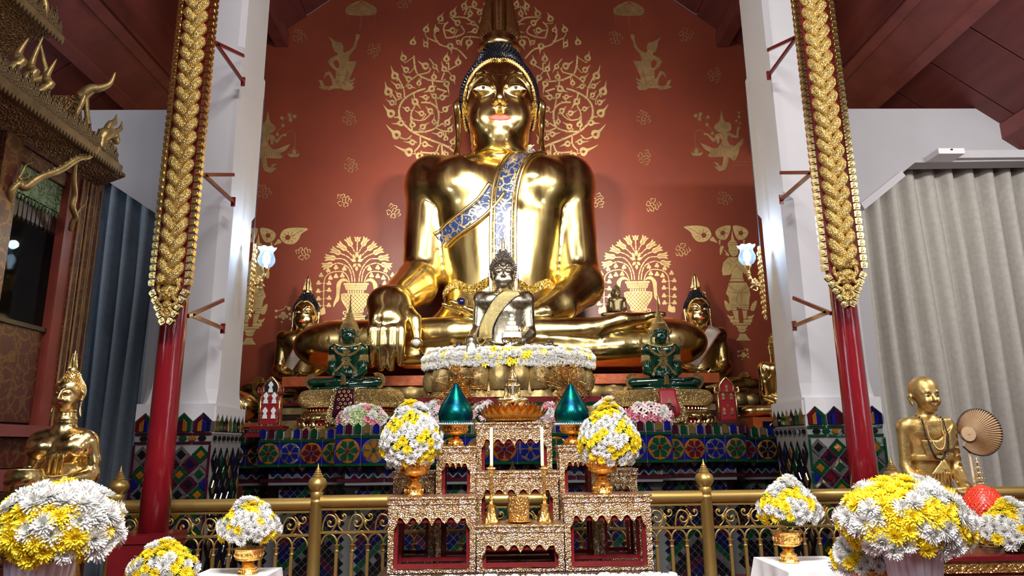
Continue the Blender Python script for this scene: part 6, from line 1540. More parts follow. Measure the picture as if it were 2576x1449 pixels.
def jewel_base(px, lab, tabm):
    z0 = PT0; zt = W(px, 978, 8.45).z; p = W(px, 1000, 8.5); H = zt-z0
    root = empty('tiered_gold_base', (p.x, 8.78, z0), 0, lab, 'base', 'tiered gold bases of the green statues')
    mb = MB(); k = .40; mb.lathe([(.60, H*.62), (.62, H*.66), (.655, H*.72), (.66, H*.85), (.62, H*.97), (.58, H), (.3, H)], 32, sy=.52, c=(0, 0, 0)); mb.build('cushion_tier', M['carved_base'], root, auto=40)
    mb = MB(); mb.lathe([(.52, H*.50), (.54, H*.62)], 28, sy=.5); mb.build('red_neck', M['ground_red'], root, True)
    mb = MB(); mb.lathe([(.60, H*.40), (.62, H*.43), (.62, H*.48), (.57, H*.53)], 32, sy=.52); mb.build('ledge', M['gold_small'], root, auto=40)
    mb = MB(); mb.lathe([(.56, H*.22), (.56, H*.42)], 28, sy=.5); mb.build('red_core', M['ground_red'], root, True)
    mb = MB()
    for a_ in range(9):
        a = PI+PI*(a_+.5)/9; c = Vector((.60*math.cos(a), .31*math.sin(a), 0)); q = Vector((-math.sin(a), math.cos(a)*.5, 0)).normalized()
        mb.tube(cr([c+Vector((0, 0, H*.22)), c*1.04+Vector((0, 0, H*.30)), c*1.02+Vector((0, 0, H*.38))], 4), [.045, .04, .034, .03, .028, .03, .036, .045, .05], 8)
        mb.tube([c-q*.10+Vector((0, 0, H*.385)), c+q*.10+Vector((0, 0, H*.385))], .026, 8)
    mb.build('lion_legs', M['gold_small'], root, True)
    mb = MB(); mb.lathe([(.63, 0), (.645, .01), (.64, H*.07), (.62, H*.10), (.62, H*.18), (.60, H*.22), (.5, H*.22)], 32, sy=.55); mb.build('foot_tier', M['carved_base'], root, auto=40)
    for z, r in ((H*.22, .61), (H*.53, .575)):
        mb = MB()
        for j in range(64):
            a = 2*PI*j/64
            if math.sin(a) > .2: continue
            mb.lathe([(.010, 0), (.011, .008), (.002, .028)], 5, (r*math.cos(a), r*.53*math.sin(a), z))
        mb.build('bead_crest', M['gold_bright'], root)
    # hanging cloth tab
    def tab(w0, w1, z1, z0_, y, m, nm, th=.012, par=root):
        V = []; n = 10
        for i in range(n+1):
            t = i/n; w = w0+(w1-w0)*t**1.6; z = z1+(z0_-z1)*t; yy = y-.05*math.sin(t*PI*.8)-.03*t
            for u in range(7): x = (u/3-1); V.append((x*w, yy-.0, z-(.05*(1-x*x) if i == n else 0)))
        F = [(i*7+u, i*7+u+1, (i+1)*7+u+1, (i+1)*7+u) for i in range(n) for u in range(6)]
        o = MB().add(V, F).build(nm, M[m], par, True); md = o.modifiers.new('t', 'SOLIDIFY'); md.thickness = th; return o
    tab(.155, .225, H*1.01, H*.30, -.335, 'carved_jewel', 'cloth_border')
    t2 = tab(.100, .135, H*1.0, H*.40, -.350, tabm, 'hanging_cloth')
    if tabm == 'ground_red':
        mb = MB()
        for P in ([(-.06, .50), (-.03, .58), (0, .5), (.03, .58), (.06, .5)], [(-.06, .45), (.0, .52), (.06, .45)], [(-.07, .47), (-.07, .56), (-.03, .60), (0, .63), (.03, .60), (.07, .56), (.07, .47)], [(-.02, .44), (-.02, .56)], [(.02, .44), (.02, .56)], [(-.08, .44), (-.04, .49), (-.05, .53)], [(.08, .44), (.04, .49), (.05, .53)]):
            mb.tube(cr([(x, -.434+.06*(z-.5), H*z) for x, z in P], 4), .004, 4)
        mb.build('emblem', M['black'], t2, True)['label'] = 'dark interlaced emblem'
        mb = MB(); mb.prism([(-.03, H*.66), (.03, H*.66), (.012, H*.72), (0, H*.78), (-.012, H*.72)], -.438, -.40); mb.build('emblem_crown', M['gold_bright'], t2)
    else:
        mb = MB()
        for r_ in range(6):
            for c in range(3):
                x = (c-1)*.055+(.027 if r_ % 2 else 0)-.01; z = H*(.93-.085*r_)
                for a_ in range(6): mb.ell((x+.013*math.cos(a_*1.047), -.392-.03*math.sin(r_/6*PI), z+.013*math.sin(a_*1.047)), (.007, .006, .007), 5, 3)
        mb.build('gold_flowers', M['gold_bright'], t2, True)
    return root
jewel_base(872, 'tiered gold base with a plum cloth of gold flowers under the left green statue', 'tile_plum'); jewel_base(1675, 'tiered gold base with a red cloth and emblem under the right green statue', 'ground_red')
green_statue(872, 'left emerald green seated statue in gold crown and jewels', 0); green_statue(1668, 'right emerald green seated statue in gold crown and jewels', 1)

# ------------------------------------------------------------------ votive panels
def votive(px, lab, right):
    p = W(px, 1062, 8.6); z0 = PT0; root = empty('votive_panel', (p.x, 8.62, z0), 0, lab, 'shrine', 'red votive panels')
    base = ((.26, 0, .03), (.25, .03, .05), (.22, .05, .085), (.24, .085, .10), (.20, .10, .13)) if not right else ((.17, 0, .05), (.19, .05, .09), (.17, .09, .12))
    for i, (w, a, b_) in enumerate(base):
        mb = MB(); mb.box((0, 0, (a+b_)/2), (w, .12, (b_-a)/2)); mb.build('base_step', M['lacquer' if not right and i != 2 else 'dark_wood'], root)
    zb = base[-1][2]; H = .60 if not right else .55; w = .135 if not right else .13
    mb = MB(); mb.prism([(-w, zb), (w, zb), (w*.95, zb+H*.68), (w*1.02, zb+H*.72), (w*.6, zb+H*.86), (0, zb+H), (-w*.6, zb+H*.86), (-w*1.02, zb+H*.72), (-w*.95, zb+H*.68)], -.03, .04); mb.build('panel', M['red_gilt' if not right else 'lacquer'], root)
    mb = MB(); mb.prism([(-w*.70, zb+.03), (w*.70, zb+.03), (w*.68, zb+H*.60), (-w*.68, zb+H*.60)], -.036, -.03); mb.build('field', M['ground_red'], root)
    mb = MB(); mb.prism([(-w*.55, zb+H*.66), (w*.55, zb+H*.66), (w*.55, zb+H*.80), (w*.3, zb+H*.88), (0, zb+H*.93), (-w*.3, zb+H*.88), (-w*.55, zb+H*.80)], -.036, -.03); mb.build('niche', M['black' if not right else 'ground_red'], root)
    for q in (-1, 1):
        mb = MB(); mb.tube(cr([(q*w*.62, -.035, zb+H*.66), (q*w*.64, -.035, zb+H*.80), (q*w*.36, -.035, zb+H*.90), (0, -.035, zb+H*.985)], 4), .012, 6); mb.tube([(q*w*.86, -.035, zb+.02), (q*w*.84, -.035, zb+H*.62)], .012, 6); mb.build('gilt_frame', M['gold_small'], root, True)
        mb = MB(); mb.tube(cr([(q*w*.72, -.035, zb+H*.64), (q*w*1.1, -.035, zb+H*.66), (q*w*1.12, -.035, zb+H*.76), (q*w*.92, -.035, zb+H*.74)], 4), [.018]*6+[.014]*4+[.01, .008, .005], 6); mb.build('gilt_scroll', M['gold_small' if right else 'lacquer'], root, True)
    fig = MB(); fig.prism([(-.036, 0), (.036, 0), (.026, .016), (.030, .032), (.018, .048), (.022, .055), (.012, .066), (.028, .076), (.034, .095), (.018, .118), (0, .138), (-.018, .118), (-.034, .095), (-.028, .076), (-.012, .066), (-.022, .055), (-.018, .048), (-.030, .032), (-.026, .016)], -.012, 0); fig.ell((0, -.013, .092), (.008, .005, .011), 6, 4); fig.ell((0, -.013, .06), (.014, .006, .012), 6, 4)
    fme = fig.mesh('votive_figure'); fme.materials.append(M['white' if not right else 'gold_bright']); sc_ = 1.0 if not right else .62
    for x, z in ((0, zb+H*.67), (-.05, zb+.27), (.05, zb+.27), (-.05, zb+.09), (.05, zb+.09)):
        o = link('votive_figure', fme, root, None, (x, -.036, z)); o.scale = (sc_*.9, 1, sc_)
    if right:
        for z in (zb+.02+H*.60, zb+H*.36):
            mb = MB()
            for a_ in range(6): mb.ell((.014*math.cos(a_*1.047), -.038, z+.014*math.sin(a_*1.047)), (.006, .004, .006), 5, 3)
            mb.build('gold_rosette', M['gold_bright'], root)
    else:
        for i in range(6): tile('inlay_tile', [(-.014, -.016), (.014, -.016), (0, 0), (.014, .016), (-.014, .016), (0, 0)], 'tile_mirror', root, (-.10+.04*i, -.035, zb+.012)); 
        for i in range(9): tile('inlay_tile', [(0, -.014), (.016, 0), (0, .014), (-.016, 0)], 'tile_'+('mirror', 'ochre')[i % 2], root, (-.18+.045*i, -.122, .068))
    return root
votive(677, 'red votive panel with five white figures beside the left green statue', False)
votive(1833, 'dark red votive panel with five gold figures beside the right green statue', True)
# ------------------------------------------------------------------ gilded offering tables
def offering_table(xa, xb, zt, zb, Y, dep, lab, lobes=5, apron=.13):
    cx = (xa+xb)/2; w = (xb-xa)/2; root = empty('offering_table', (cx, Y+dep/2, zb), 0, lab, 'table', 'gilded offering tables'); H = zt-zb; d = dep/2
    mb = MB()
    for z0, z1, e in ((H-.016, H, .012), (H-.034, H-.016, .004), (H-.052, H-.034, .010), (H-.072, H-.052, .002)): mb.box((0, 0, (z0+z1)/2), (w+e, d+e, (z1-z0)/2))
    mb.build('table_top', M['carved_table'], root)
    mb = MB()
    n = int(w*2/.012)
    for i in range(n): mb.ell((-w+(i+.5)*2*w/n, -d-.014, H-.010), (.0045, .004, .0045), 5, 3)
    mb.build('bead_row', M['gold_bright'], root, True)
    za_ = H-.072; lw = .042
    # aprons with pointed lobes
    P = [(-w, za_), (-w, za_-apron*1.25), (-w+lw, za_-apron*1.25), (-w+lw+.02, za_-apron*1.0), (-w+lw+.03, za_-apron*.62)]
    inner = 2*(w-lw-.045); k = lobes; lx = inner/k
    for i in range(k):
        x = -w+lw+.045+i*lx; dd = apron*(.95 if (k-1)/2 == i else .85)
        P += [(x+lx*.02, za_-apron*.55), (x+lx*.22, za_-apron*.66), (x+lx*.30, za_-apron*.80), (x+lx*.5, za_-dd*1.10), (x+lx*.70, za_-apron*.80), (x+lx*.78, za_-apron*.66)]
    P += [(w-lw-.03, za_-apron*.62), (w-lw-.02, za_-apron*1.0), (w-lw, za_-apron*1.25), (w, za_-apron*1.25), (w, za_)]
    mb = MB(); mb.prism(P, -d-.004, -d+.008); ap = mb.build('apron', M['carved_table'], root)
    mb = MB(); mb.tube([(x, -d-.006, z) for x, z in P[2:-2]], .0042, 5); mb.build('apron_edge', M['gold_bright'], ap, True)
    mb = MB(); mb.prism([(-w*.97, za_), (-w*.97, za_-apron*.9), (w*.97, za_-apron*.9), (w*.97, za_)], -d+.010, -d+.016); mb.build('red_backing', M['lacquer'], ap)
    ros = MB(); 
    for a_ in range(6): ros.ell((.009*math.cos(a_*1.047), -.002, .009*math.sin(a_*1.047)), (.0052, .003, .0052), 5, 3)
    ros.ell((0, -.003, 0), (.004, .003, .004), 5, 3)
    rme = ros.mesh('rosette', True); rme.materials.append(M['gold_bright'])
    n = max(3, int(2*w/.045))
    for i in range(n): link('rosette', rme, root, None, (-w+(i+.5)*2*w/n, -d-.006, za_-.030))
    zl = za_-apron*1.25-.02
    m_ = int((zl-.05)/.045)
    for q in (-1, 1):
        mb = MB(); mb.box((q*(w-lw/2), -d+.012, za_/2), (lw/2, .014, za_/2)); mb.build('leg', M['carved_table'], root)
        mb = MB(); mb.box((q*(w-lw/2), d-.014, za_/2), (lw/2, .014, za_/2)); mb.build('leg', M['carved_table'], root)
        mb = MB(); mb.box((q*(w-lw-.014), -d+.04, za_/2), (.012, .012, za_/2)); mb.box((q*(w-lw-.014), d-.04, za_/2), (.012, .012, za_/2)); mb.build('inner_post', M['lacquer'], root)
        for j in range(max(0, m_)): link('rosette', rme, root, None, (q*(w-lw/2), -d-.004, zl-j*.045))
        mb = MB(); mb.box((q*(w-.012), 0, za_-apron*.45), (.006, d-.02, apron*.45)); mb.build('side_apron', M['carved_table'], root)
        mb = MB(); mb.box((q*(w-.016), 0, .055), (.008, d-.02, .014)); mb.build('stretcher', M['lacquer'], root)
    mb = MB(); mb.box((0, d-.03, .055), (w-lw, .008, .014)); mb.build('stretcher', M['lacquer'], root)
    mb = MB(); mb.prism([(-w, 0), (w, 0), (w, .028), (w-lw, .030), (w-lw*1.5, .022), (w*.3, .018), (0, .026), (-w*.3, .018), (-w+lw*1.5, .022), (-w+lw, .030), (-w, .028)], -d-.004, -d+.022); mb.build('foot_rail', M['carved_table'], root)
    mb = MB(); mb.box((0, -d+.05, .040), (w-lw, .010, .016)); mb.build('stretcher', M['lacquer'], root)
    return root
ZP = .66
stage = MB(); stage.box((.135, 5.80, .32), (1.02, .50, .33)); o = stage.build('altar_platform', M['dark_wood']); tag(o, 'low dark platform under the gilded offering tables', 'platform')
def X_(px, py, Y): return W(px, py, Y).x
T1z, T2z, T3z, L1z, L2z, L3z = .981, 1.353, 1.747, 1.186, 1.554, 1.359
offering_table(X_(1199, 1380, 5.4), X_(1419, 1380, 5.4), T1z, ZP-.005, 5.40, .30, 'low front gilded table of the middle stack, holding candles and cup', 5, .115)
offering_table(X_(1198, 1250, 5.75), X_(1404, 1250, 5.75), T2z, ZP-.005, 5.74, .26, 'middle gilded table of the centre stack', 5, .115)
offering_table(X_(1199, 1120, 6.05), X_(1388, 1120, 6.05), T3z, ZP-.005, 6.04, .30, 'tallest gilded table of the centre stack, under the lotus tray', 5, .115)
offering_table(X_(976, 1340, 5.4), X_(1196, 1340, 5.4), L1z, ZP-.005, 5.40, .30, 'wide left gilded table carrying a flower bowl', 5, .125)
offering_table(X_(1098, 1180, 5.75), X_(1196, 1180, 5.75), L2z, ZP-.005, 5.74, .26, 'tall narrow gilded table left of the centre, under a green cone', 3, .10)
offering_table(X_(990, 1215, 5.85), X_(1093, 1215, 5.85), L3z, ZP-.005, 5.84, .26, 'narrow gilded table at the back left behind the flower bowl', 3, .10)
offering_table(X_(1421, 1340, 5.4), X_(1640, 1340, 5.4), L1z, ZP-.005, 5.40, .30, 'wide right gilded table carrying a flower bowl', 5, .125)
offering_table(X_(1398, 1180, 5.75)+.03, X_(1500, 1180, 5.75), L2z-.002, ZP-.005, 5.74, .26, 'tall narrow gilded table right of the centre, under a green cone', 3, .10)
offering_table(X_(1503, 1215, 5.85), X_(1602, 1215, 5.85), L3z, ZP-.005, 5.84, .26, 'narrow gilded table at the back right behind the flower bowl', 3, .10)

# ------------------------------------------------------------------ flowers
def chrys(name, m, rings, seed, core='flower_core', curl=.5):
    """one bloom of radius 1 facing +z"""
    rnd = random.Random(seed); mb = MB()
    for (n, L, w, el) in rings:
        for i in range(n):
            a = 2*PI*(i+rnd.uniform(-.3, .3))/n; e = el+rnd.uniform(-.12, .12); l = L*rnd.uniform(.88, 1.06)
            d = Vector((math.cos(a), math.sin(a), 0)); t = Vector((-d.y, d.x, 0)); z = Vector((0, 0, 1))
            p0 = d*.06; p1 = d*(l*.55*math.cos(e))+z*(l*.55*math.sin(e)); e2 = e+curl*(.5 if e > .5 else .25); p2 = p1+d*(l*.45*math.cos(e2))+z*(l*.45*math.sin(e2))
            n0 = len(mb.V); V = [p0-t*w*.5, p0+t*w*.5, p1+t*w, p1+z*(-.04), p1-t*w, p2+t*w*.55, p2-t*w*.55]
            mb.add(V, [(0, 1, 2, 3), (0, 3, 4), (3, 2, 5, 6), (3, 6, 4)])
    mb.cur = 1; mb.ell((0, 0, .12), (.13, .13, .10), 7, 4); mb.cur = 0
    me = mb.mesh(name); me.materials.append(M[m]); me.materials.append(M[core]); me.polygons.foreach_set('material_index', mb.mi); return me
R_W = [(24, 1.0, .085, .10), (22, .92, .085, .38), (20, .80, .08, .68), (16, .62, .07, .98), (11, .42, .06, 1.25)]
R_Y = [(19, 1.0, .11, .05), (18, .88, .10, .35), (14, .68, .09, .70), (10, .46, .07, 1.1)]
BW = [chrys('white_bloom', 'petal_white', R_W, k) for k in range(3)]
BY = [chrys('yellow_bloom', 'petal_yellow', R_Y, 10+k, 'petal_yellow') for k in range(3)]
BD = [chrys('yellow_daisy', 'petal_yellow', [(9, 1.0, .19, .12), (7, .7, .16, .4)], 20, 'hair')]
BP = [chrys('pink_bloom', 'petal_pink', [(8, 1.0, .24, .2), (7, .75, .22, .6), (5, .45, .18, 1.1)], 30, 'petal_pink')]
BPP = [chrys('pale_bloom', 'petal_pale', [(14, 1.0, .12, .15), (12, .8, .11, .5), (8, .5, .1, 1.0)], 31, 'petal_pale')]
BL = [chrys('green_bloom', 'petal_lime', [(16, 1.0, .14, .2), (14, .8, .13, .6), (10, .5, .1, 1.1)], 32, 'petal_lime')]
LIL = [chrys('pink_lily', 'petal_pale', [(6, 1.0, .22, .25)], 33, 'petal_pink', -.9)]
def put_bloom(me, root, p, nrm, r, spin=None):
    o = link(me.name.split('.')[0], me, root)
    q = nrm.to_track_quat('Z', 'Y').to_matrix().to_4x4()
    o.matrix_basis = Matrix.Translation(p) @ q @ Matrix.Rotation(random.uniform(0, 6.28) if spin is None else spin, 4, 'Z') @ Matrix.Scale(r, 4)
    return o
def bouquet(name, lab, c, rx, ry, rz, n, r, low=-.55, group=None, yellow=.5, shape='dome', seed=1, freq=3.6, leaves=40, sets=None):
    rnd = random.Random(seed); root = empty(name, c, 0, lab, 'flowers', group)
    mb = MB(); mb.ell((0, 0, 0), (rx*.80, ry*.80, rz*.80), 16, 10)
    for k in range(leaves):
        a = rnd.uniform(0, 6.28); z = rnd.uniform(low, .9); q = math.sqrt(max(0, 1-z*z)); p = Vector((rx*q*math.cos(a), ry*q*math.sin(a), rz*z)); u = p.normalized(); t = Vector((rnd.uniform(-1, 1), rnd.uniform(-1, 1), rnd.uniform(-1, 1))).normalized()
        s_ = r*.9; mb.add([p*.8, p*.95+t*s_*.3, p*.98+u*s_*.3, p*.95-t*s_*.3], [(0, 1, 2, 3)])
    mb.build('foliage', M['leaf'], root, kind='stuff')
    ga = PI*(3-math.sqrt(5)); ph = [rnd.uniform(0, 6) for _ in range(3)]
    for i in range(n):
        z = 1-(1-low)*(i+.5)/n; q = math.sqrt(1-z*z); a = ga*i
        u = Vector((q*math.cos(a), q*math.sin(a), z))
        if shape == 'cone': k = 1.04-.50*max(0, z+.15); u = Vector((u.x*k, u.y*k, z*1.08))
        if u.y > .45: continue
        p = Vector((u.x*rx, u.y*ry, u.z*rz)); nn = Vector((u.x/rx, u.y/ry, u.z/rz)).normalized()
        p = p*rnd.uniform(.93, 1.05); nn = (nn+Vector((rnd.uniform(-.25, .25), rnd.uniform(-.35, .05), rnd.uniform(-.1, .3)))).normalized()
        v = math.sin(u.x*freq*1.7+ph[0]+u.z*freq)+math.sin(u.z*freq*2.0+ph[1]-u.x*freq*.8)+rnd.uniform(-.9, .9)
        pool = BY if v > (1-2*yellow) else BW
        if sets: pool = rnd.choice(sets)
        rr = r*rnd.uniform(.85, 1.12)*(.92 if pool is BY else 1.08)
        put_bloom(rnd.choice(pool), root, p, nn, rr)
    return root
def pedestal_bowl(name, lab, c, R, H, m='tray_gold', group=None, neck=.22):
    root = empty(name, c, 0, lab, 'bowl', group)
    mb = MB(); mb.lathe([(R*.62, 0), (R*.66, H*.03), (R*.60, H*.07), (R*.52, H*.20), (R*.56, H*.24), (R*.44, H*.30), (R*neck*1.2, H*.38), (R*neck*1.7, H*.42), (R*neck*1.1, H*.46)], 26); mb.build('foot', M[m], root, auto=45)
    mb = MB(); mb.lathe([(R*neck*1.1, H*.46), (R*.45, H*.50), (R*.78, H*.56), (R*.90, H*.66), (R*.93, H*.80), (R*.97, H*.92), (R*1.04, H*.97), (R*1.05, H), (R*.95, H), (R*.88, H*.80), (R*.3, H*.6)], 30); b = mb.build('bowl', M[m], root, auto=45)
    mb = MB()
    for z, r, s_ in ((H*.94, R*1.0, .010), (H*.60, R*.88, .010), (H*.26, R*.54, .010)): mb.lathe([(r, z-R*s_*2), (r+R*.035, z), (r, z+R*s_*2)], 30)
    for j in range(18):
        a = 2*PI*j/18; mb.ell((R*.93*math.cos(a), R*.93*math.sin(a), H*.76), (R*.07, R*.07, H*.075), 6, 4); mb.ell((R*.57*math.cos(a), R*.57*math.sin(a), H*.13), (R*.05, R*.05, H*.05), 5, 4)
    mb.build('embossed_bands', M[m], b, True)
    return root
# two flower bowls on the wide tables
for px, sd, side in ((1041, 5, 'left'), (1517, 9, 'right')):
    c = W(px, 1250, 5.53); c.z = L1z+.002
    pedestal_bowl('pedestal_bowl', 'amber gold pedestal bowl on the wide '+side+' gilded table', c, .125, .29, 'gold_orange', 'pedestal bowls of the wide tables')
    t = W(px-6 if side == 'left' else px+14, 1090, 5.53)
    bouquet('flower_arrangement', 'tall white and yellow chrysanthemum bouquet in the bowl on the wide '+side+' table', (t.x, 5.53, t.z-.02), .225, .17, .25, 165, .042, -.80, 'bouquets on the wide gilded tables', .45, 'cone', sd, 4.6, 60)
# green cones on bead trimmed stands
for px, side in ((1146, 'left'), (1440, 'right')):
    c = W(px, 1121, 5.87); z0 = L2z+.002; zt = W(px, 1068, 5.87).z
    root = pedestal_bowl('tray_stand', 'small gold tray stand with crystal rim on the tall narrow '+side+' table', (c.x, 5.87, z0), .105, zt-z0, 'gold_orange', 'crystal rimmed tray stands', .20)
    mb = MB()
    for j in range(44): a = 2*PI*j/44; mb.ell((.142*math.cos(a), .142*math.sin(a), zt-z0+.004), (.0085, .0085, .0085), 6, 4)
    mb.lathe([(.10, zt-z0-.008), (.140, zt-z0-.004), (.140, zt-z0+.002), (.10, zt-z0+.004)], 28); mb.build('crystal_rim', M['bead'], root, True)
    tz = W(px, 962, 5.87).z; H = tz-zt-.014; mb = MB()
    prof = [(.112, 0), (.132, .05*H), (.141, .16*H), (.139, .28*H), (.122, .42*H), (.094, .57*H), (.064, .72*H), (.036, .87*H), (.014, .97*H), (.004, H)]
    pp = cr2([(r, z) for r, z in prof], 6); mb.lathe(pp, 96, wob=.014, nw=48); o = mb.build('green_cone', M['cone_green'], None, True); o.location = (c.x, 5.87, zt+.012)
    tag(o, 'iridescent green ribbed cone on the '+side+' crystal rimmed stand', 'cone', 'iridescent green cones')
    mb = MB()
    for k in range(22):
        t = .10+.84*k/22; z = t*H; r = np.interp(z, [q[1] for q in pp], [q[0] for q in pp])
        for j in range(48): a = 2*PI*(j+.5*(k % 2))/48; mb.add([(r*1.012*math.cos(a), r*1.012*math.sin(a), z), ((r+.003)*math.cos(a+.05), (r+.003)*math.sin(a+.05), z-.002), (r*1.0*math.cos(a+.02), r*1.0*math.sin(a+.02), z-.016)], [(0, 1, 2)])
    mb.build('wing_scales', M['cone_green'], o, kind='stuff')
# lotus tray and the little gold statue with its white tiered parasol
c = Vector((X_(1290, 1062, 6.18), 6.18, T3z+.002)); root = empty('lotus_tray', c, 0, 'open gold lotus tray on the tallest gilded table', 'tray')
mb = MB(); mb.lathe([(.10, 0), (.20, .01), (.24, .03), (.20, .05), (.02, .05)], 28, sy=.62); mb.build('tray', M['gold_orange'], root, True)
def lpetal(L, w, el, cup=.25):
    V = []; F = []
    for v in range(6):
        t = v/5; ww = w*math.sin(PI*min(1, .18+.82*t))**.8*(1 if t < .98 else 0); e = el+.55*t
        for u in range(5): x = u/2-1; V.append((L*t*math.cos(e*.9), x*ww, L*t*math.sin(e)+abs(x)**2*cup*w))
    for v in range(5):
        for u in range(4): F.append((v*5+u, v*5+u+1, (v+1)*5+u+1, (v+1)*5+u))
    return V, F
for rad, n, L, w, el in ((.19, 26, .150, .040, .12), (.175, 24, .150, .040, .50), (.16, 22, .150, .040, .85)):
    V, F = lpetal(L, w, el); pm = MB().add(V, F); me = pm.mesh('petal', True); me.materials.append(M['gold_orange'])
    for k in range(n):
        a = 2*PI*(k+.5*(n % 4 == 0))/n; o = link('petal', me, root, None, (rad*math.cos(a), rad*.62*math.sin(a), .02)); o.rotation_euler = (0, 0, a)
GZ2 = c.z+.055
root = empty('gold_throne', (c.x, 6.16, GZ2), 0, 'small jewelled gold throne standing in the lotus tray', 'throne')
for z0, z1, w, m_ in ((0, .03, .14, 'gold_bright'), (.03, .055, .10, 'carved_jewel'), (.055, .085, .125, 'carved_base'), (.085, .10, .135, 'bead'), (.10, .115, .125, 'gold_bright')):
    mb = MB(); mb.lathe([(w*.96, z0), (w, z0+.003), (w, z1-.003), (w*.96, z1)], 20, sy=.55); mb.build('throne_tier', M[m_], root, auto=40)
mb = MB(); mb.box((0, -.078, .06), (.016, .004, .05)); mb.build('throne_cloth', M['tile_plum'], root)
ts, th_ = full_statue('small_gold_statue', 'small shiny gold seated statue on the jewelled throne in the lotus tray', (c.x, 6.16, GZ2+.122), .050, TOUCH_ME, 'gold_bright', 'gold_bright', False, (.6, .2, 'gold_bright'), None, False, curls=160)
drape(ts, TOUCH_B, [(.56, 3.22), (.20, 2.9), (.05, 2.4), (.03, 1.2)], .34, 'sash_silver', .04, .03)
PZ = [W(1290, y, 6.2).z for y in (1000, 870, 850, 787)]
root = empty('tiered_parasol', (c.x, 6.235, GZ2+.12), 0, 'tiered white ceremonial parasol on a thin rod above the small gold statue', 'parasol'); z00 = GZ2+.12
mb = MB(); mb.tube([(0, 0, 0), (0, 0, PZ[3]-z00)], .0022, 5); mb.build('rod', M['gold_old'], root)
zz = [W(1290, y, 6.2).z-z00 for y in (850, 838, 828, 820, 812, 805, 798)]
ya = [(866, 850), (848, 832), (829, 817), (815, 806), (804, 797)]; wd = (26, 18, 12, 7, 4.5)
for (y0, y1), w_ in zip([(851, 836), (833, 820), (818, 808), (806, 798), (796, 789)], wd):
    a, b = W(1290, y0, 6.2).z-z00, W(1290, y1, 6.2).z-z00; r = w_*6.2/1750
    mb = MB(); mb.lathe([(r, a), (r*.97, b), (r*.3, b+.004), (r*.2, b), (r*.9, b-.006), (r*.94, a)], 24); mb.build('parasol_tier', M['white'], root, auto=30)
    mb = MB(); mb.lathe([(r*1.03, a-.002), (r*1.04, a+.003), (r*1.0, a+.005)], 24); mb.build('gold_rim', M['gold_bright'], root, True)
mb = MB()
for j in range(16):
    a = 2*PI*j/16; r = 26*6.2/1750; z = W(1290, 851, 6.2).z-z00; mb.tube([(r*math.cos(a), r*math.sin(a), z), (r*.9*math.cos(a), r*.9*math.sin(a), z-.03), (r*.6*math.cos(a), r*.6*math.sin(a), z-.045)], .003, 4)
mb.build('fringe', M['gold_old'], root, True)
# candlesticks, cup
for px, pc_, top, lab in ((1236, 1238, 1077, 'left'), (1372, 1366, 1076, 'right')):
    b = W(px, 1318, 5.5); z0 = T1z+.002; H = W(px, 1172, 5.5).z-z0; root = empty('candlestick', (b.x, 5.53, z0), 0, 'slim gold candlestick on the low front table, '+lab+' of the cup', 'candlestick', 'gold candlesticks')
    mb = MB(); mb.lathe([(.062, 0), (.066, .01), (.050, .04), (.036, .085), (.032, .12), (.040, .125), (.018, .135), (.012, .16), (.024, .175), (.012, .19), (.010, .22), (.016, .24), (.013, .40), (.020, H-.07), (.010, H-.05), (.022, H-.03), (.040, H-.022), (.038, H-.012), (.018, H-.01), (.020, H)], 8); mb.build('stick', M['tray_gold'], root, auto=35)
    zc = W(px, top, 5.5).z-z0; c_ = MB(); c_.lathe([(.0125, 0), (.0125, zc-H), (.008, zc-H+.006)], 14); o = c_.build('candle', M['candle'], None, auto=40); o.location = (b.x+(.003 if lab == 'left' else -.012), 5.53, z0+H+.001)
    mb = MB(); mb.tube([(0, 0, zc-H), (.001, 0, zc-H+.018)], .0015, 5); mb.build('wick', M['black'], o); tag(o, 'tall unlit cream candle in the '+lab+' candlestick', 'candle', 'cream candles')
b = W(1306, 1310, 5.52); root = empty('incense_cup', (b.x, 5.54, T1z+.002), 0, 'chased round gold incense cup with saucer between the candlesticks', 'cup')
mb = MB(); mb.lathe([(.07, 0), (.10, .012), (.104, .018), (.07, .012)], 26); mb.build('saucer', M['tray_gold'], root, True)
mb = MB(); mb.lathe([(.070, .012), (.078, .03), (.080, .10), (.082, .17), (.086, .178), (.086, .184), (.074, .184), (.072, .10)], 26); mb.build('cup', M['stand_gold'], root, auto=40)
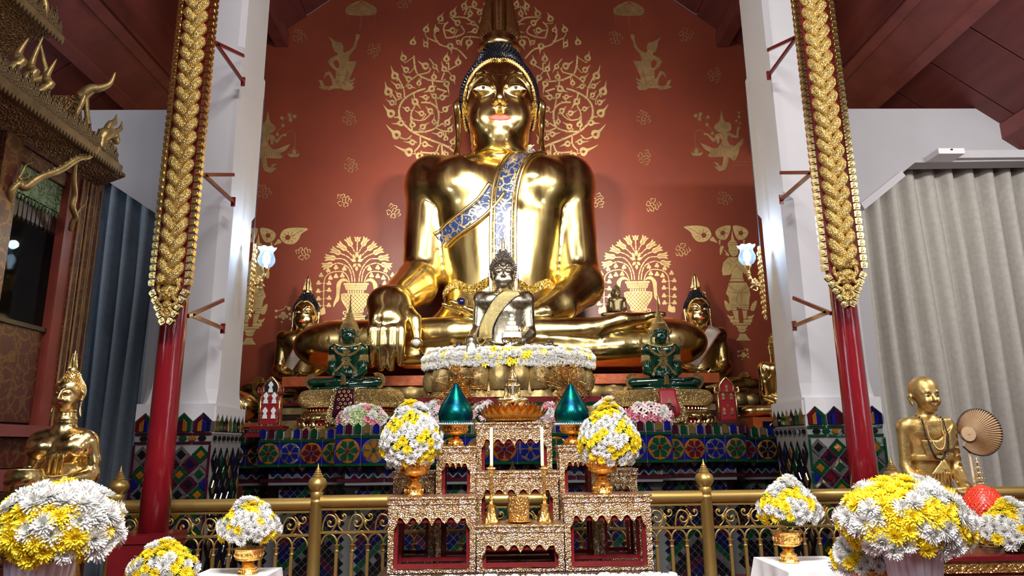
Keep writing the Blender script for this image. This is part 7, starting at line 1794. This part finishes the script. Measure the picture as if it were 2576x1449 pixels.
# white flower bed in front of the tables
root = empty('flower_bed', (.12, 5.12, .60), 0, 'flat bed of white chrysanthemums in front of the gilded tables', 'flowers')
mb = MB(); mb.box((0, .02, -.30), (1.10, .12, .33)); mb.build('box', M['dark_wood'], root)
k = 0
for j in range(4):
    for i in range(46):
        put_bloom(BW[k % 3], root, Vector((-1.13+i*.05+.02*(j % 2)+random.uniform(-.008, .008), -.12+j*.065, .040+random.uniform(-.006, .01)-.03*(i < 1 or i > 44))), Vector((random.uniform(-.25, .25), -.35, 1)).normalized(), .040); k += 1
for (px, py, lab, n) in ((910, 1055, 'pink, green and white silk flowers on the pedestal left of the tall bouquet', 34), (1092, 1040, 'pale silk flowers behind the left green cone', 12), (1385, 1044, 'pink roses behind the right of the lotus tray', 16), (1222, 1040, 'small pale pink silk flowers left of the lotus tray', 10), (1632, 1055, 'pink lilies and white silk flowers on the pedestal right of the tall bouquet', 28)):
    p = W(px, py, 8.12); w = .26 if n > 20 else .15
    r_ = bouquet('silk_flowers', lab, (p.x, 8.03 if abs(px-1290) < 260 else 8.12, max(p.z-.02, PT0+.17)), w, .11, .16 if n > 20 else .14, n*2, .056, -.5, None, .5, 'dome', n, 2, 30, [BP, BPP, BL, BW] if n == 34 else [BP, BPP, BW] if n < 20 else [BP, LIL, BW, LIL])
    mb = MB(); mb.box((0, 0, -.13), (w*.55, .05, .04)); mb.build('planter', M['dark_wood'], r_)
# garland round the lotus pedestal
root = empty('flower_garland', (DC.x, 8.62, 2.56), 0, 'white and yellow flower garland ringing the top of the round lotus pedestal', 'garland')
N = 88; rnd = random.Random(4)
for layer in range(3):
    for i in range(N):
        a = PI+PI*(i+.5*layer)/N*1.0; e = 2/2.6; cx_, sy_ = math.cos(a), math.sin(a)
        p = Vector((1.03*math.copysign(abs(cx_)**e, cx_), .55*math.copysign(abs(sy_)**e, sy_), (-.05, .03, .09)[layer]+rnd.uniform(-.02, .02)))
        nn = Vector((p.x*.4, p.y*1.8-.2, (0, .5, 1.0)[layer])).normalized(); q = rnd.random()
        pool = BD if q < (.25, .35, .45)[layer] else BW
        put_bloom(rnd.choice(pool), root, p*(1.0, 1.0, .95)[layer] if layer < 2 else Vector((p.x*.96, p.y*.92, p.z)), nn, .058)
mb = MB(); C = []
for i in range(41):
    a = PI+PI*i/40; e = 2/2.6; C.append((1.0*math.copysign(abs(math.cos(a))**e, math.cos(a)), .50*math.copysign(abs(math.sin(a))**e, math.sin(a)), .0))
mb.tube(C, .055, 8); mb.build('stem_ring', M['leaf'], root, True)
# little gold trees
for px, side in ((1150, 'left'), (1432, 'right')):
    b = W(px, 1040, 7.98); z0 = PT0; root = empty('gold_tree', (b.x, 7.985, z0), 0, 'fine gold wire tree with tiny leaves beside the '+side+' green cone', 'ornament', 'gold wire trees')
    rnd = random.Random(px); mb = MB(); lf_ = MB(); top = W(px, 880, 7.98).z-z0
    mb.tube([(0, 0, 0), (.01, .0, top*.4), (0, 0, top*.75)], [.012, .008, .004], 6); mb.lathe([(.05, 0), (.05, .03), (.02, .05)], 12)
    for k in range(60):
        z = top*rnd.uniform(.2, .75); a = rnd.uniform(0, 6.28); L = rnd.uniform(.12, .42)*(1.1-z/top*.35); sq = .32
        C = cr([(0, 0, z), (L*.4*math.cos(a), L*.4*sq*math.sin(a), z+L*.25), (L*math.cos(a), L*sq*math.sin(a), z+L*rnd.uniform(-.1, .6))], 4); mb.tube(C, .0025, 4)
        for q in range(16):
            p = C[rnd.randrange(3, len(C))]+Vector((rnd.uniform(-.045, .045), rnd.uniform(-.03, .03), rnd.uniform(-.045, .045))); u = Vector((rnd.uniform(-1, 1), rnd.uniform(-1, 1), rnd.uniform(-1, 1))).normalized()*.015; v = u.orthogonal().normalized()*.010
            lf_.add([p-u, p+v, p+u, p-v], [(0, 1, 2, 3)])
    mb.build('branches', M['gold_small'], root, True); lf_.build('gold_leaves', M['gold_orange'], root, kind='stuff')
# ------------------------------------------------------------------ cloth covered side tables with flower bowls
def cloth_table(x0, x1, y0, y1, z, lab):
    root = empty('cloth_table', ((x0+x1)/2, (y0+y1)/2, 0), 0, lab, 'table', 'white cloth covered tables'); w, d = (x1-x0)/2, (y1-y0)/2
    V = []; F = []; N = 96; 
    per = []
    for i in range(N):
        t = i/N*4; s_ = int(t); f = t-s_
        c = [(-w, -d), (w, -d), (w, d), (-w, d)]; a, b = c[s_], c[(s_+1) % 4]; per.append((a[0]+(b[0]-a[0])*f, a[1]+(b[1]-a[1])*f))
    rows = 10
    for k in range(rows+1):
        t = k/rows
        for i, (x, y) in enumerate(per):
            cn = 1-min(1, (abs(abs(x)-w)+abs(abs(y)-d))/.22); wv = math.sin(i*2*PI/N*11)*.022*t+cn*.05*t
            l = math.hypot(x/w, y/d); V.append((x*(1+wv/w)+.0, y*(1+wv/d), z-.004-(.34+.03*cn)*t if k else z))
    for k in range(rows):
        for i in range(N): F.append((k*N+i, k*N+(i+1) % N, (k+1)*N+(i+1) % N, (k+1)*N+i))
    F.append(tuple(range(N))); MB().add(V, F).build('tablecloth', M['cloth_white'], root, auto=50)
    lc = MB()
    for i in range(N*2):
        x, y = per[i//2]; x2, y2 = per[(i//2+1) % N]; f = (i % 2)*.5; x, y = x+(x2-x)*f, y+(y2-y)*f
        for r_, rr in ((0, .016), (1, .012)):
            zz = z-.37-.026*r_; P = [Vector((x*1.03+(rr*math.cos(a) if abs(abs(y)-d) < .02 else 0), y*1.03+(rr*math.cos(a) if abs(abs(x)-w) < .02 else 0), zz+rr*math.sin(a))) for a in [2*PI*j/7 for j in range(8)]]
            lc.tube(P, .0028, 4, cap=False)
    lc.build('lace_edge', M['lace'], root, True)
    for sx in (-1, 1):
        for sy in (-1, 1): mb = MB(); mb.box((sx*(w-.05), sy*(d-.05), (z-.01)/2), (.02, .02, (z-.012)/2)); mb.build('leg', M['dark_wood'], root)
    return root
a, b = W(533, 1392, 4.85), W(712, 1392, 4.85); cloth_table(a.x, b.x, 4.28, 4.85, .795, 'white lace edged cloth table at the left of the railing')
a, b = W(1905, 1375, 4.85), W(2062, 1375, 4.85); cloth_table(a.x-.03, b.x+.03, 4.28, 4.85, .815, 'white lace edged cloth table at the right of the railing')
for px, z, side, sd in ((627, .797, 'left', 3), (1983, .817, 'right', 8)):
    c = W(px, 1390, 4.62)
    pedestal_bowl('pedestal_bowl', 'small embossed gold pedestal bowl on the '+side+' cloth table', (c.x, 4.62, z), .092, .15 if side == 'left' else .185, 'tray_gold', 'gold bowls on the cloth tables', .24)
    t = W(px, 1312 if side == 'left' else 1265, 4.62)
    bouquet('flower_arrangement', ('rounded ' if side == 'left' else 'conical ')+'white and yellow chrysanthemum bouquet on the '+side+' cloth table', (t.x, 4.62, t.z-.02), .175 if side == 'left' else .18, .15, .145 if side == 'left' else .155, 95, .040, -.5, 'bouquets on the cloth tables', .45, 'cone', sd, 4.4, 40)
# ------------------------------------------------------------------ large foreground bouquets in fluted white vases
def fluted_vase(c, R, H, lab):
    mb = MB(); n = 88; V = []; F = []; prof = [(.62, 0), (.68, .1), (.86, .6), (1.0, .96), (1.02, 1.0), (.92, 1.0), (.86, .85)]
    for r, z in prof:
        for j in range(n):
            a = 2*PI*j/n; k = abs(math.sin(a*11))**.55; q = R*r*(.93+.07*k); V.append((q*math.cos(a), q*math.sin(a), z*H+(.012*k if z == 1.0 else 0)))
    for i in range(len(prof)-1):
        for j in range(n): F.append((i*n+j, i*n+(j+1) % n, (i+1)*n+(j+1) % n, (i+1)*n+j))
    F.append(tuple(range(n))[::-1]); mb.add(V, F); o = mb.build('fluted_vase', M['plastic_white'], None, auto=40); o.location = c; return tag(o, lab, 'vase', 'fluted white vases')
t = W(143, 1312, 3.6); bouquet('flower_arrangement', 'huge domed white and yellow chrysanthemum bouquet at the lower left edge', (t.x, 3.6, t.z-.04), .275, .23, .21, 150, .060, -.50, None, .55, 'dome', 21, 4.4, 90)
fluted_vase((t.x-.05, 3.6, t.z-.62), .15, .46, 'fluted white vase under the huge left bouquet')
mb = MB(); mb.box((0, 0, 0), (.24, .22, (t.z-.625)/2)); o = mb.build('vase_stand', M['dark_wood']); o.location = (t.x-.05, 3.6, (t.z-.625)/2); tag(o, 'dark stand below the huge left bouquet', 'stand')
t = W(2272, 1290, 3.8); bouquet('flower_arrangement', 'huge domed white and yellow chrysanthemum bouquet before the right red pole', (t.x, 3.8, t.z-.05), .305, .25, .215, 170, .058, -.55, None, .55, 'dome', 33, 4.6, 90)
fluted_vase((t.x+.02, 3.8, t.z-.62), .145, .46, 'fluted pinkish white vase under the huge right bouquet')
mb = MB(); mb.box((0, 0, 0), (.2, .2, (t.z-.625)/2)); o = mb.build('vase_stand', M['dark_wood']); o.location = (t.x+.02, 3.8, (t.z-.625)/2); tag(o, 'dark stand below the huge right bouquet', 'stand')
def low_bouquet(px, py, Y, rx, rz, n, r, lab, bowl, sd, zf=0, stand='dark_wood'):
    t = W(px, py, Y); bouquet('flower_arrangement', lab, (t.x, Y, t.z), rx, rx*.85, rz, n, r, -.45, None, .55, 'cone', sd, 4.4, 40)
    zb = t.z-rz*.4-.16; pedestal_bowl('pedestal_bowl', bowl, (t.x, Y, zb), rx*.55, .17, 'tray_gold')
    if zf is not None:
        mb = MB(); mb.box((0, 0, 0), (rx*.6, rx*.6, (zb-.002-zf)/2)); o = mb.build('flower_stand', M[stand]); o.location = (t.x, Y, (zb-.002+zf)/2); tag(o, 'small stand under the '+bowl, 'stand')
low_bouquet(411, 1424, 4.5, .19, .13, 75, .042, 'small yellow and white bouquet beside the left red plinth', 'gold bowl beside the left red plinth', 41)
low_bouquet(2166, 1402, 4.0, .155, .12, 70, .042, 'small yellow and white bouquet left of the pinkish vase', 'gold bowl left of the pinkish vase', 42)
t = W(2545, 1332, 4.35); bouquet('flower_arrangement', 'white and yellow bouquet at the right edge above the carved gold table', (t.x, 4.35, t.z), .18, .15, .15, 80, .044, -.5, None, .5, 'cone', 43, 2.4, 40)
# carved red and gold table at the lower right
zt = W(2460, 1378, 4.5).z
x0 = W(2356, 1400, 4.2).x; root = empty('carved_table', (x0+.55, 4.44, 0), 0, 'low red and gilt carved table at the lower right corner', 'table')
for z0, z1, e, m_ in ((zt-.025, zt, .02, 'lacquer'), (zt-.045, zt-.025, .0, 'gold_small'), (zt-.09, zt-.045, .01, 'stand_gold'), (zt-.11, zt-.09, -.01, 'lacquer')):
    mb = MB(); mb.box((0, 0, (z0+z1)/2), (.54+e, .25+e, (z1-z0)/2)); mb.build('table_top' if z1 == zt else 'moulding', M[m_], root)
mb = MB(); mb.prism([(-.54, zt-.11), (-.54, zt-.30), (-.45, zt-.28), (-.38, zt-.20), (-.2, zt-.23), (0, zt-.19), (.2, zt-.23), (.38, zt-.20), (.45, zt-.28), (.54, zt-.30), (.54, zt-.11)], -.255, -.235); ap = mb.build('apron', M['stand_gold'], root)
mb = MB()
for k in range(9):
    x = -.48+.12*k
    mb.tube(cr([(x, -.262, zt-.13), (x+.04, -.268, zt-.16), (x+.02, -.268, zt-.20), (x-.02, -.266, zt-.18), (x, -.264, zt-.16)], 4), [.010]*12+[.008, .006, .005, .004, .003], 6)
mb.build('carved_scrolls', M['gold_small'], ap, True)
mb = MB(); mb.box((0, 0, zt-.2), (.50, .20, .09)); mb.build('box', M['lacquer'], root)
for sx in (-1, 1):
    for sy in (-1, 1): mb = MB(); mb.tube(cr([(sx*.48, sy*.2, zt-.12), (sx*.51, sy*.22, zt-.3), (sx*.46, sy*.19, .15), (sx*.50, sy*.22, 0)], 5), [.045]*6+[.035]*5+[.028]*4+[.035], 8); mb.build('leg', M['stand_gold'], root, True)
pedestal_bowl('pedestal_bowl', 'embossed gold bowl under the bouquet at the right edge', (t.x, 4.35, zt+.002), .085, max(.1, t.z-.075-zt), 'tray_gold')
# red strawberry cone
e = W(2480, 1300, 4.55); zb = zt+.002
root = empty('glass_stand', (e.x, 4.55, zb), 0, 'clear and gilt stand carrying the red egg shaped cone', 'stand'); H = max(.06, e.z-zb-.01)
mb = MB(); mb.lathe([(.06, 0), (.065, .01), (.03, H*.3), (.025, H*.6), (.09, H-.01), (.105, H)], 20); mb.build('stem', M['glass'], root, True)
mb = MB(); mb.lathe([(.10, H-.012), (.125, H-.006), (.125, H), (.10, H)], 28); mb.build('red_tray', M['strawberry'], root, True)
mb = MB()
for j in range(36): a = 2*PI*j/36; mb.ell((.116*math.cos(a), .116*math.sin(a), H+.008), (.010, .010, .009), 6, 4)
mb.build('pearl_rim', M['petal_white'], root, True)
HH = W(2480, 1220, 4.55).z-(zb+H)
mb = MB(); pp = cr2([(.098, 0), (.112, .15*HH), (.118, .33*HH), (.108, .55*HH), (.084, .75*HH), (.048, .92*HH), (.004, HH)], 5); mb.lathe(pp, 60, wob=.02, nw=30); o = mb.build('red_cone', M['strawberry'], None, True); o.location = (e.x, 4.55, zb+H+.002); tag(o, 'bright red egg shaped cone studded with pearls beside the monk statue', 'cone')
mb = MB(); me_ = MB()
for k in range(11):
    t_ = .06+.86*k/11; z = t_*HH; r = float(np.interp(z, [q[1] for q in pp], [q[0] for q in pp])); n = max(6, int(r*2*PI/.034))
    for j in range(n): a = 2*PI*(j+.5*(k % 2))/n; mb.ell((r*1.03*math.cos(a), r*1.03*math.sin(a), z), (.0035, .0035, .0035), 5, 3)
    n2 = 30
    for j in range(n2):
        a = 2*PI*(j+.5*(k % 2))/n2; u = Vector((math.cos(a), math.sin(a), 0)); tt = Vector((-u.y, u.x, 0)); p = u*r*1.01+Vector((0, 0, z)); me_.add([p-tt*.008+Vector((0, 0, .012)), p+u*.006, p+tt*.008+Vector((0, 0, .012)), p-Vector((0, 0, .008))], [(0, 1, 2), (0, 3, 1), (1, 3, 2)])
mb.build('pearls', M['bead'], o, True, kind='stuff'); me_.build('woven_scales', M['strawberry'], o, kind='stuff')
# five tiered gold ornament
e = W(2466, 1218, 4.85); top = W(2462, 1150, 4.85).z; root = empty('tiered_ornament', (e.x, 4.85, zt), 0, 'slender five tiered gold ornament behind the red cone', 'ornament'); hz = top-zt; z1_ = e.z-zt
mb = MB(); mb.tube([(0, 0, 0), (0, 0, hz*.97)], .004, 6); mb.lathe([(.03, 0), (.03, .012), (.01, .02)], 12); mb.lathe([(.008, hz-.03), (.010, hz-.025), (.001, hz)], 8); mb.build('rod', M['gold_bright'], root, True)
for i in range(5):
    t_ = i/4; z = z1_+(hz-z1_)*(.03+.78*t_); r = .036-.024*t_; mb = MB(); mb.lathe([(r*.4, z+.014), (r, z+.004), (r*1.05, z), (r*.5, z-.003)], 16)
    for j in range(12): a = 2*PI*j/12; mb.ell((r*math.cos(a), r*math.sin(a), z-.004), (.004, .004, .005), 5, 3)
    mb.build('tier', M['gold_bright'], root, True)
# ------------------------------------------------------------------ monk statue with necklace and palm fan
def monk_field():
    F = Field((-.62, -.60, -.02), (.62, .25, 1.02), .0072)
    F.ell((0, -.005, .885), (.090, .110, .098), .02); F.ell((0, -.045, .808), (.068, .068, .082), .03); F.ell((0, -.085, .748), (.03, .03, .022), .03)
    F.ell((.036, -.098, .800), (.022, .02, .026), .02, sym=True)
    F.ell((.034, -.122, .838), (.022, .018, .013), .012, sub=True, sym=True); F.ell((.033, -.098, .838), (.019, .014, .009), .004, sym=True)
    F.chain([(.010, -.105, .858), (.034, -.110, .866), (.058, -.090, .856)], [.006, .006, .004], .012, sym=True)
    F.chain([(0, -.108, .852), (0, -.124, .822), (0, -.136, .806)], [.008, .009, .013], .012); F.ell((.012, -.122, .804), (.009, .011, .008), .006, sym=True)
    F.ell((0, -.110, .776), (.026, .012, .007), .006); F.ell((0, -.108, .766), (.022, .012, .006), .005); F.cap((-.022, -.121, .771), (.022, -.121, .771), .0025, .0025, .004, sub=True)
    F.chain([(.084, .005, .850), (.094, .012, .835), (.090, .008, .80), (.086, -.002, .778)], [.010, .022, .014, .014], .006, (.6, 1, 1), sym=True); F.ell((.102, .004, .828), (.006, .010, .018), .004, sub=True, sym=True)
    F.cap((0, .015, .62), (0, .0, .76), .052, .048, .02); 
    for s in (-1, 1): F.cap((s*.012, -.045, .665), (s*.045, -.02, .745), .008, .008, .012)
    F.cap((.02, -.055, .655), (.14, -.03, .672), .014, .012, .03, sym=True)
    F.box((0, .02, .60), (.158, .085, .085), .07, .03); F.cap((0, .02, .25), (0, .02, .58), .115, .138, .04, (1, .62, 1)); F.ell((0, .03, .12), (.19, .14, .11), .04)
    F.ell((.146, .02, .63), (.054, .065, .060), .03, sym=True)
    F.chain([(.163, .02, .62), (.175, .03, .36), (.172, .0, .30)], [.046, .038, .040], .02, sym=True)
    F.chain([(.172, .0, .30), (.11, -.15, .22), (.06, -.20, .20)], [.044, .034, .026], .02, sym=True)
    for s in (-1, 1):
        F.cap((s*.06, -.20, .195+.02*(s > 0)), (-s*.02, -.215, .19+.02*(s > 0)), .030, .026, .01, (1, 1, .6))
        for i in range(4): F.cap((-s*.02, -.235+.018*i, .19+.02*(s > 0)), (-s*.10, -.225+.014*i, .188+.02*(s > 0)), .011, .008, .004)
    F.cap((.10, .03, .09), (.34, -.10, .09), .085, .075, .03, sym=True); F.chain([(.37, -.13, .085), (.0, -.24, .09), (-.22, -.22, .13)], [.072, .055, .036], .02); F.chain([(-.37, -.13, .085), (0, -.22, .07), (.2, -.2, .06)], [.072, .055, .04], .02)
    # robe folds
    for i in range(8):
        z = .60-.016*i; F.chain([(-.10+.004*i, -.075, z-.07), (0, -.098, z-.075+.006*i), (.10, -.08, z-.01), (.16, -.04, z+.04)], [.008, .009, .009, .007], .006)
    for z in (.400, .414, .428): F.ring((0, .02, z), .142, .009, .006, sy=.70)
    for i in range(8):
        x = -.10+.028*i; F.chain([(.01+.004*i, -.085, .39), (x*.7, -.098, .31), (x*1.1, -.085, .20)], [.006, .007, .006], .004)
    for i in range(7): F.chain([(.17, -.035, .58-.05*i), (.195, .0, .555-.05*i), (.205, .03, .54-.05*i)], [.009, .010, .008], .007)
    F.box((0, -.1, -.05), (.7, .6, .06), .01, .005, sub=True)
    return F
mp = W(2368, 1300, 5.05); MZ = mp.z-.02; MS = 1.02
monk = empty('monk_statue', (mp.x, 5.06, MZ), 0, 'gilded seated monk statue wearing a black bead necklace before the grey curtain', 'statue', None, MS)
MM = monk_field().mesh('body', 1); MBV = bvh(MM); link('body', MM, monk, M['monk_gold'])
for s in (-1, 1):
    mb = MB(); p, _ = on_front(MBV, s*.034, .838, .001, -3); mb.ell(p, (.009, .005, .006), 8, 6); mb.build('eye', M['eye_black'], monk, True)
def necklace(R, zc, zb, r, m, name, n, w):
    mb = MB(); n2 = n; Q = []
    for i in range(n2):
        t = i/(n2-1)*2-1; x = w*math.sin(t*PI/2)*(1-.15*abs(t)); z = zc-(zc-zb)*(1-abs(t)**2.2)
        if abs(t) > .97: continue
        p, _ = on_front(MBV, x, z, r*1.3, -3); Q.append(p)
    for _ in range(6): Q = [Q[0]]+[Vector((Q[i].x, min(Q[i].y, (Q[i-1].y+Q[i+1].y)/2), Q[i].z)) for i in range(1, len(Q)-1)]+[Q[-1]]
    for p in Q: mb.ell(p, (r, r, r), 6, 5)
    return mb.build(name, M[m], monk, True)
necklace(0, .735, .405, .0062, 'hair', 'black_beads', 96, .088); necklace(0, .70, .47, .0045, 'gold_bright', 'gold_beads', 84, .062)
sx = MP = empty('statue_pedestal', (mp.x, 5.05, 0), 0, 'gilded red edged pedestal under the monk statue', 'pedestal')
for z0, z1, wx, m_ in ((0, MZ*.55, .50, 'dark_wood'), (MZ*.55, MZ*.62, .53, 'stand_gold'), (MZ*.62, MZ-.12, .47, 'lacquer'), (MZ-.12, MZ-.03, .50, 'monk_gold'), (MZ-.03, MZ-.002, .48, 'lacquer')):
    mb = MB(); mb.box((0, 0, (z0+z1)/2), (wx, .31, (z1-z0)/2)); mb.build('pedestal_course', M[m_], MP)
mb = MB(); mb.ell((0, 0, .035), (.40, .20, .03), 20, 8); o = mb.build('robe_drape', M['lacquer'], monk, True); o.location = (.05, -.14, .105); o['label'] = 'red lacquered robe over the knees'
# fan
fc = W(2463, 1087, 5.47); hb = W(2433, 1092, 5.47)
fan = empty('palm_fan', (hb.x, 5.47, hb.z), 0, 'round pleated palm leaf fan with dark rim on a stick beside the monk statue', 'fan')
ox, oz = fc.x-hb.x, fc.z-hb.z; R0 = 57*5.45/1750; V = []; F = []; n = 132
for j in range(n+1):
    a = math.radians(-118+298*j/n); d = Vector((math.cos(a), 0, math.sin(a)))
    # distance from hub to the offset circle
    bq = d.x*ox+d.z*oz; L = bq+math.sqrt(max(0, bq*bq-(ox*ox+oz*oz)+R0*R0)); y = -.010 if j % 2 else .004
    for t in (.25, .6, 1.0): V.append((d.x*L*t, y*(.4+t), d.z*L*t))
for j in range(n):
    for k in range(2): F.append((j*3+k, (j+1)*3+k, (j+1)*3+k+1, j*3+k+1))
o = MB().add(V, F).build('pleated_leaf', M['palm'], fan); md = o.modifiers.new('t', 'SOLIDIFY'); md.thickness = .002
P = []
for j in range(0, n+1, 2):
    a = math.radians(-118+298*j/n); bq = math.cos(a)*ox+math.sin(a)*oz; L = bq+math.sqrt(max(0, bq*bq-(ox*ox+oz*oz)+R0*R0)); P.append((math.cos(a)*L, -.003, math.sin(a)*L))
mb = MB(); mb.tube(P, .0065, 7); mb.build('dark_rim', M['dark_wood'], fan, True)
n2 = 20; r = 18*5.35/1750; mb = MB(); mb.prism([(r*math.cos(2*PI*j/n2), r*math.sin(2*PI*j/n2)) for j in range(n2)], -.022, .012); mb.ell((0, -.024, 0), (.006, .004, .006), 6, 4); mb.build('hub_disc', M['palm'], fan)
sb = W(2444, 1235, 5.35); mb = MB(); mb.tube([(0, .012, 0), (.02, .012, -hb.z)], .009, 8); mb.build('stick', M['palm'], fan, True)
# ------------------------------------------------------------------ gold standing statue with alms bowl (left)
def alms_field():
    F = Field((-.40, -.52, -.05), (.40, .24, 1.02), .0072)     # from the hips (0) to the neck
    F.cap((0, .01, .12), (0, .0, .42), .118, .116, .04, (1, .72, 1)); F.cap((0, 0, .42), (0, .005, .62), .118, .138, .05, (1, .66, 1)); F.box((0, .015, .70), (.155, .078, .082), .07, .03)
    F.ell((.085, -.055, .66), (.095, .06, .07), .03, sym=True); F.ell((.142, .01, .70), (.056, .07, .07), .03, sym=True); F.cap((0, .01, .74), (0, .01, .86), .066, .055, .03)
    for z in (.815, .835): F.ring((0, .01, z), .056, .008, .006)
    F.chain([(.155, .01, .69), (.178, .03, .58), (.182, .02, .50)], [.056, .046, .046], .02, sym=True)
    F.chain([(.182, .02, .50), (.14, -.16, .475), (.095, -.26, .48)], [.050, .036, .027], .02, sym=True)
    for s in (-1, 1):
        F.cap((s*.095, -.26, .475), (s*.075, -.315, .462), .032, .034, .012, (.8, 1, 1))
        for i in range(4): F.chain([(s*.085, -.325, .485-.018*i), (s*.050, -.372, .480-.017*i), (s*-.008, -.392, .472-.016*i)], [.0125, .0115, .008], .004)
        F.chain([(s*.09, -.29, .50), (s*.06, -.33, .525), (s*.03, -.345, .528)], [.013, .011, .008], .006)
    F.ell((0, .02, .06), (.155, .11, .16), .04)
    # robe drapery
    F.chain([(.13, -.06, .74), (.03, -.105, .66), (-.06, -.115, .58), (-.12, -.085, .50)], [.010, .010, .009, .007], .006)
    F.chain([(.11, -.07, .74), (.02, -.11, .64), (-.04, -.112, .55), (-.11, -.09, .46)], [.008]*4, .006)
    for x in (.00, .035, .07): F.chain([(.10, -.085, .72), (x+.01, -.112, .60), (x, -.105, .46), (x, -.10, .40)], [.009, .010, .009, .008], .006)
    F.chain([(.22, .0, .40), (.20, -.02, .25), (.17, -.02, .10)], [.035, .05, .04], .04, (.5, 1, 1)); F.chain([(-.22, .0, .40), (-.19, -.01, .25), (-.16, -.02, .10)], [.035, .04, .04], .04, (.5, 1, 1))
    return F
ap_ = W(165, 1075, 4.4); AZ = ap_.z-.785*1.0; AX = ap_.x-.02
alms = empty('alms_statue', (AX, 4.42, 0), 0, 'standing gold statue holding an alms bowl, behind the huge left bouquet', 'statue')
link('body', alms_field().mesh('body', 1), alms, M['gold_small'], (0, 0, AZ))
hs = .132
ah = link('head', HEAD_LO.copy(), alms, M['gold_small'], (0, .0, AZ+.855-3.42*hs)); ah.scale = (hs,)*3
add_face(ah, False, 'ground_red'); add_hair(ah, 'gold_small', False, 620); flame(ah, 5.48, 1.05, .20, 'gold_small', 4)
for s in (-1, 1):
    mb = MB(); p, _ = on_front(HEAD_B, s*.235, 4.405, .004); mb.tube([on_front(HEAD_B, s*(.235+.12*k), 4.405-.015*(1-k*k), .008)[0] for k in (-1, -.5, 0, .5, 1)], .012, 5); mb.build('eye_line', M['hair'], ah, True)
mb = MB(); mb.lathe([(.13, -AZ), (.20, -AZ+.02), (.20, -.55), (.17, -.52), (.235, -.50), (.245, -.40), (.225, -.30), (.19, -.1), (.15, .10)], 36, (0, .01, AZ), wob=.02, nw=9, sy=.72); mb.build('flared_robe', M['gold_small'], alms, auto=50)
mb = MB(); mb.lathe([(.03, -.085), (.075, -.07), (.098, -.03), (.098, .005), (.086, .035), (.090, .042), (.080, .042), (.078, .03), (.03, -.02)], 30, (0, 0, 0)); o = mb.build('alms_bowl', M['gold_small'], None, True); o.location = (AX, 4.42-.305, AZ+.505); tag(o, 'round gold alms bowl in the hands of the standing statue', 'bowl')
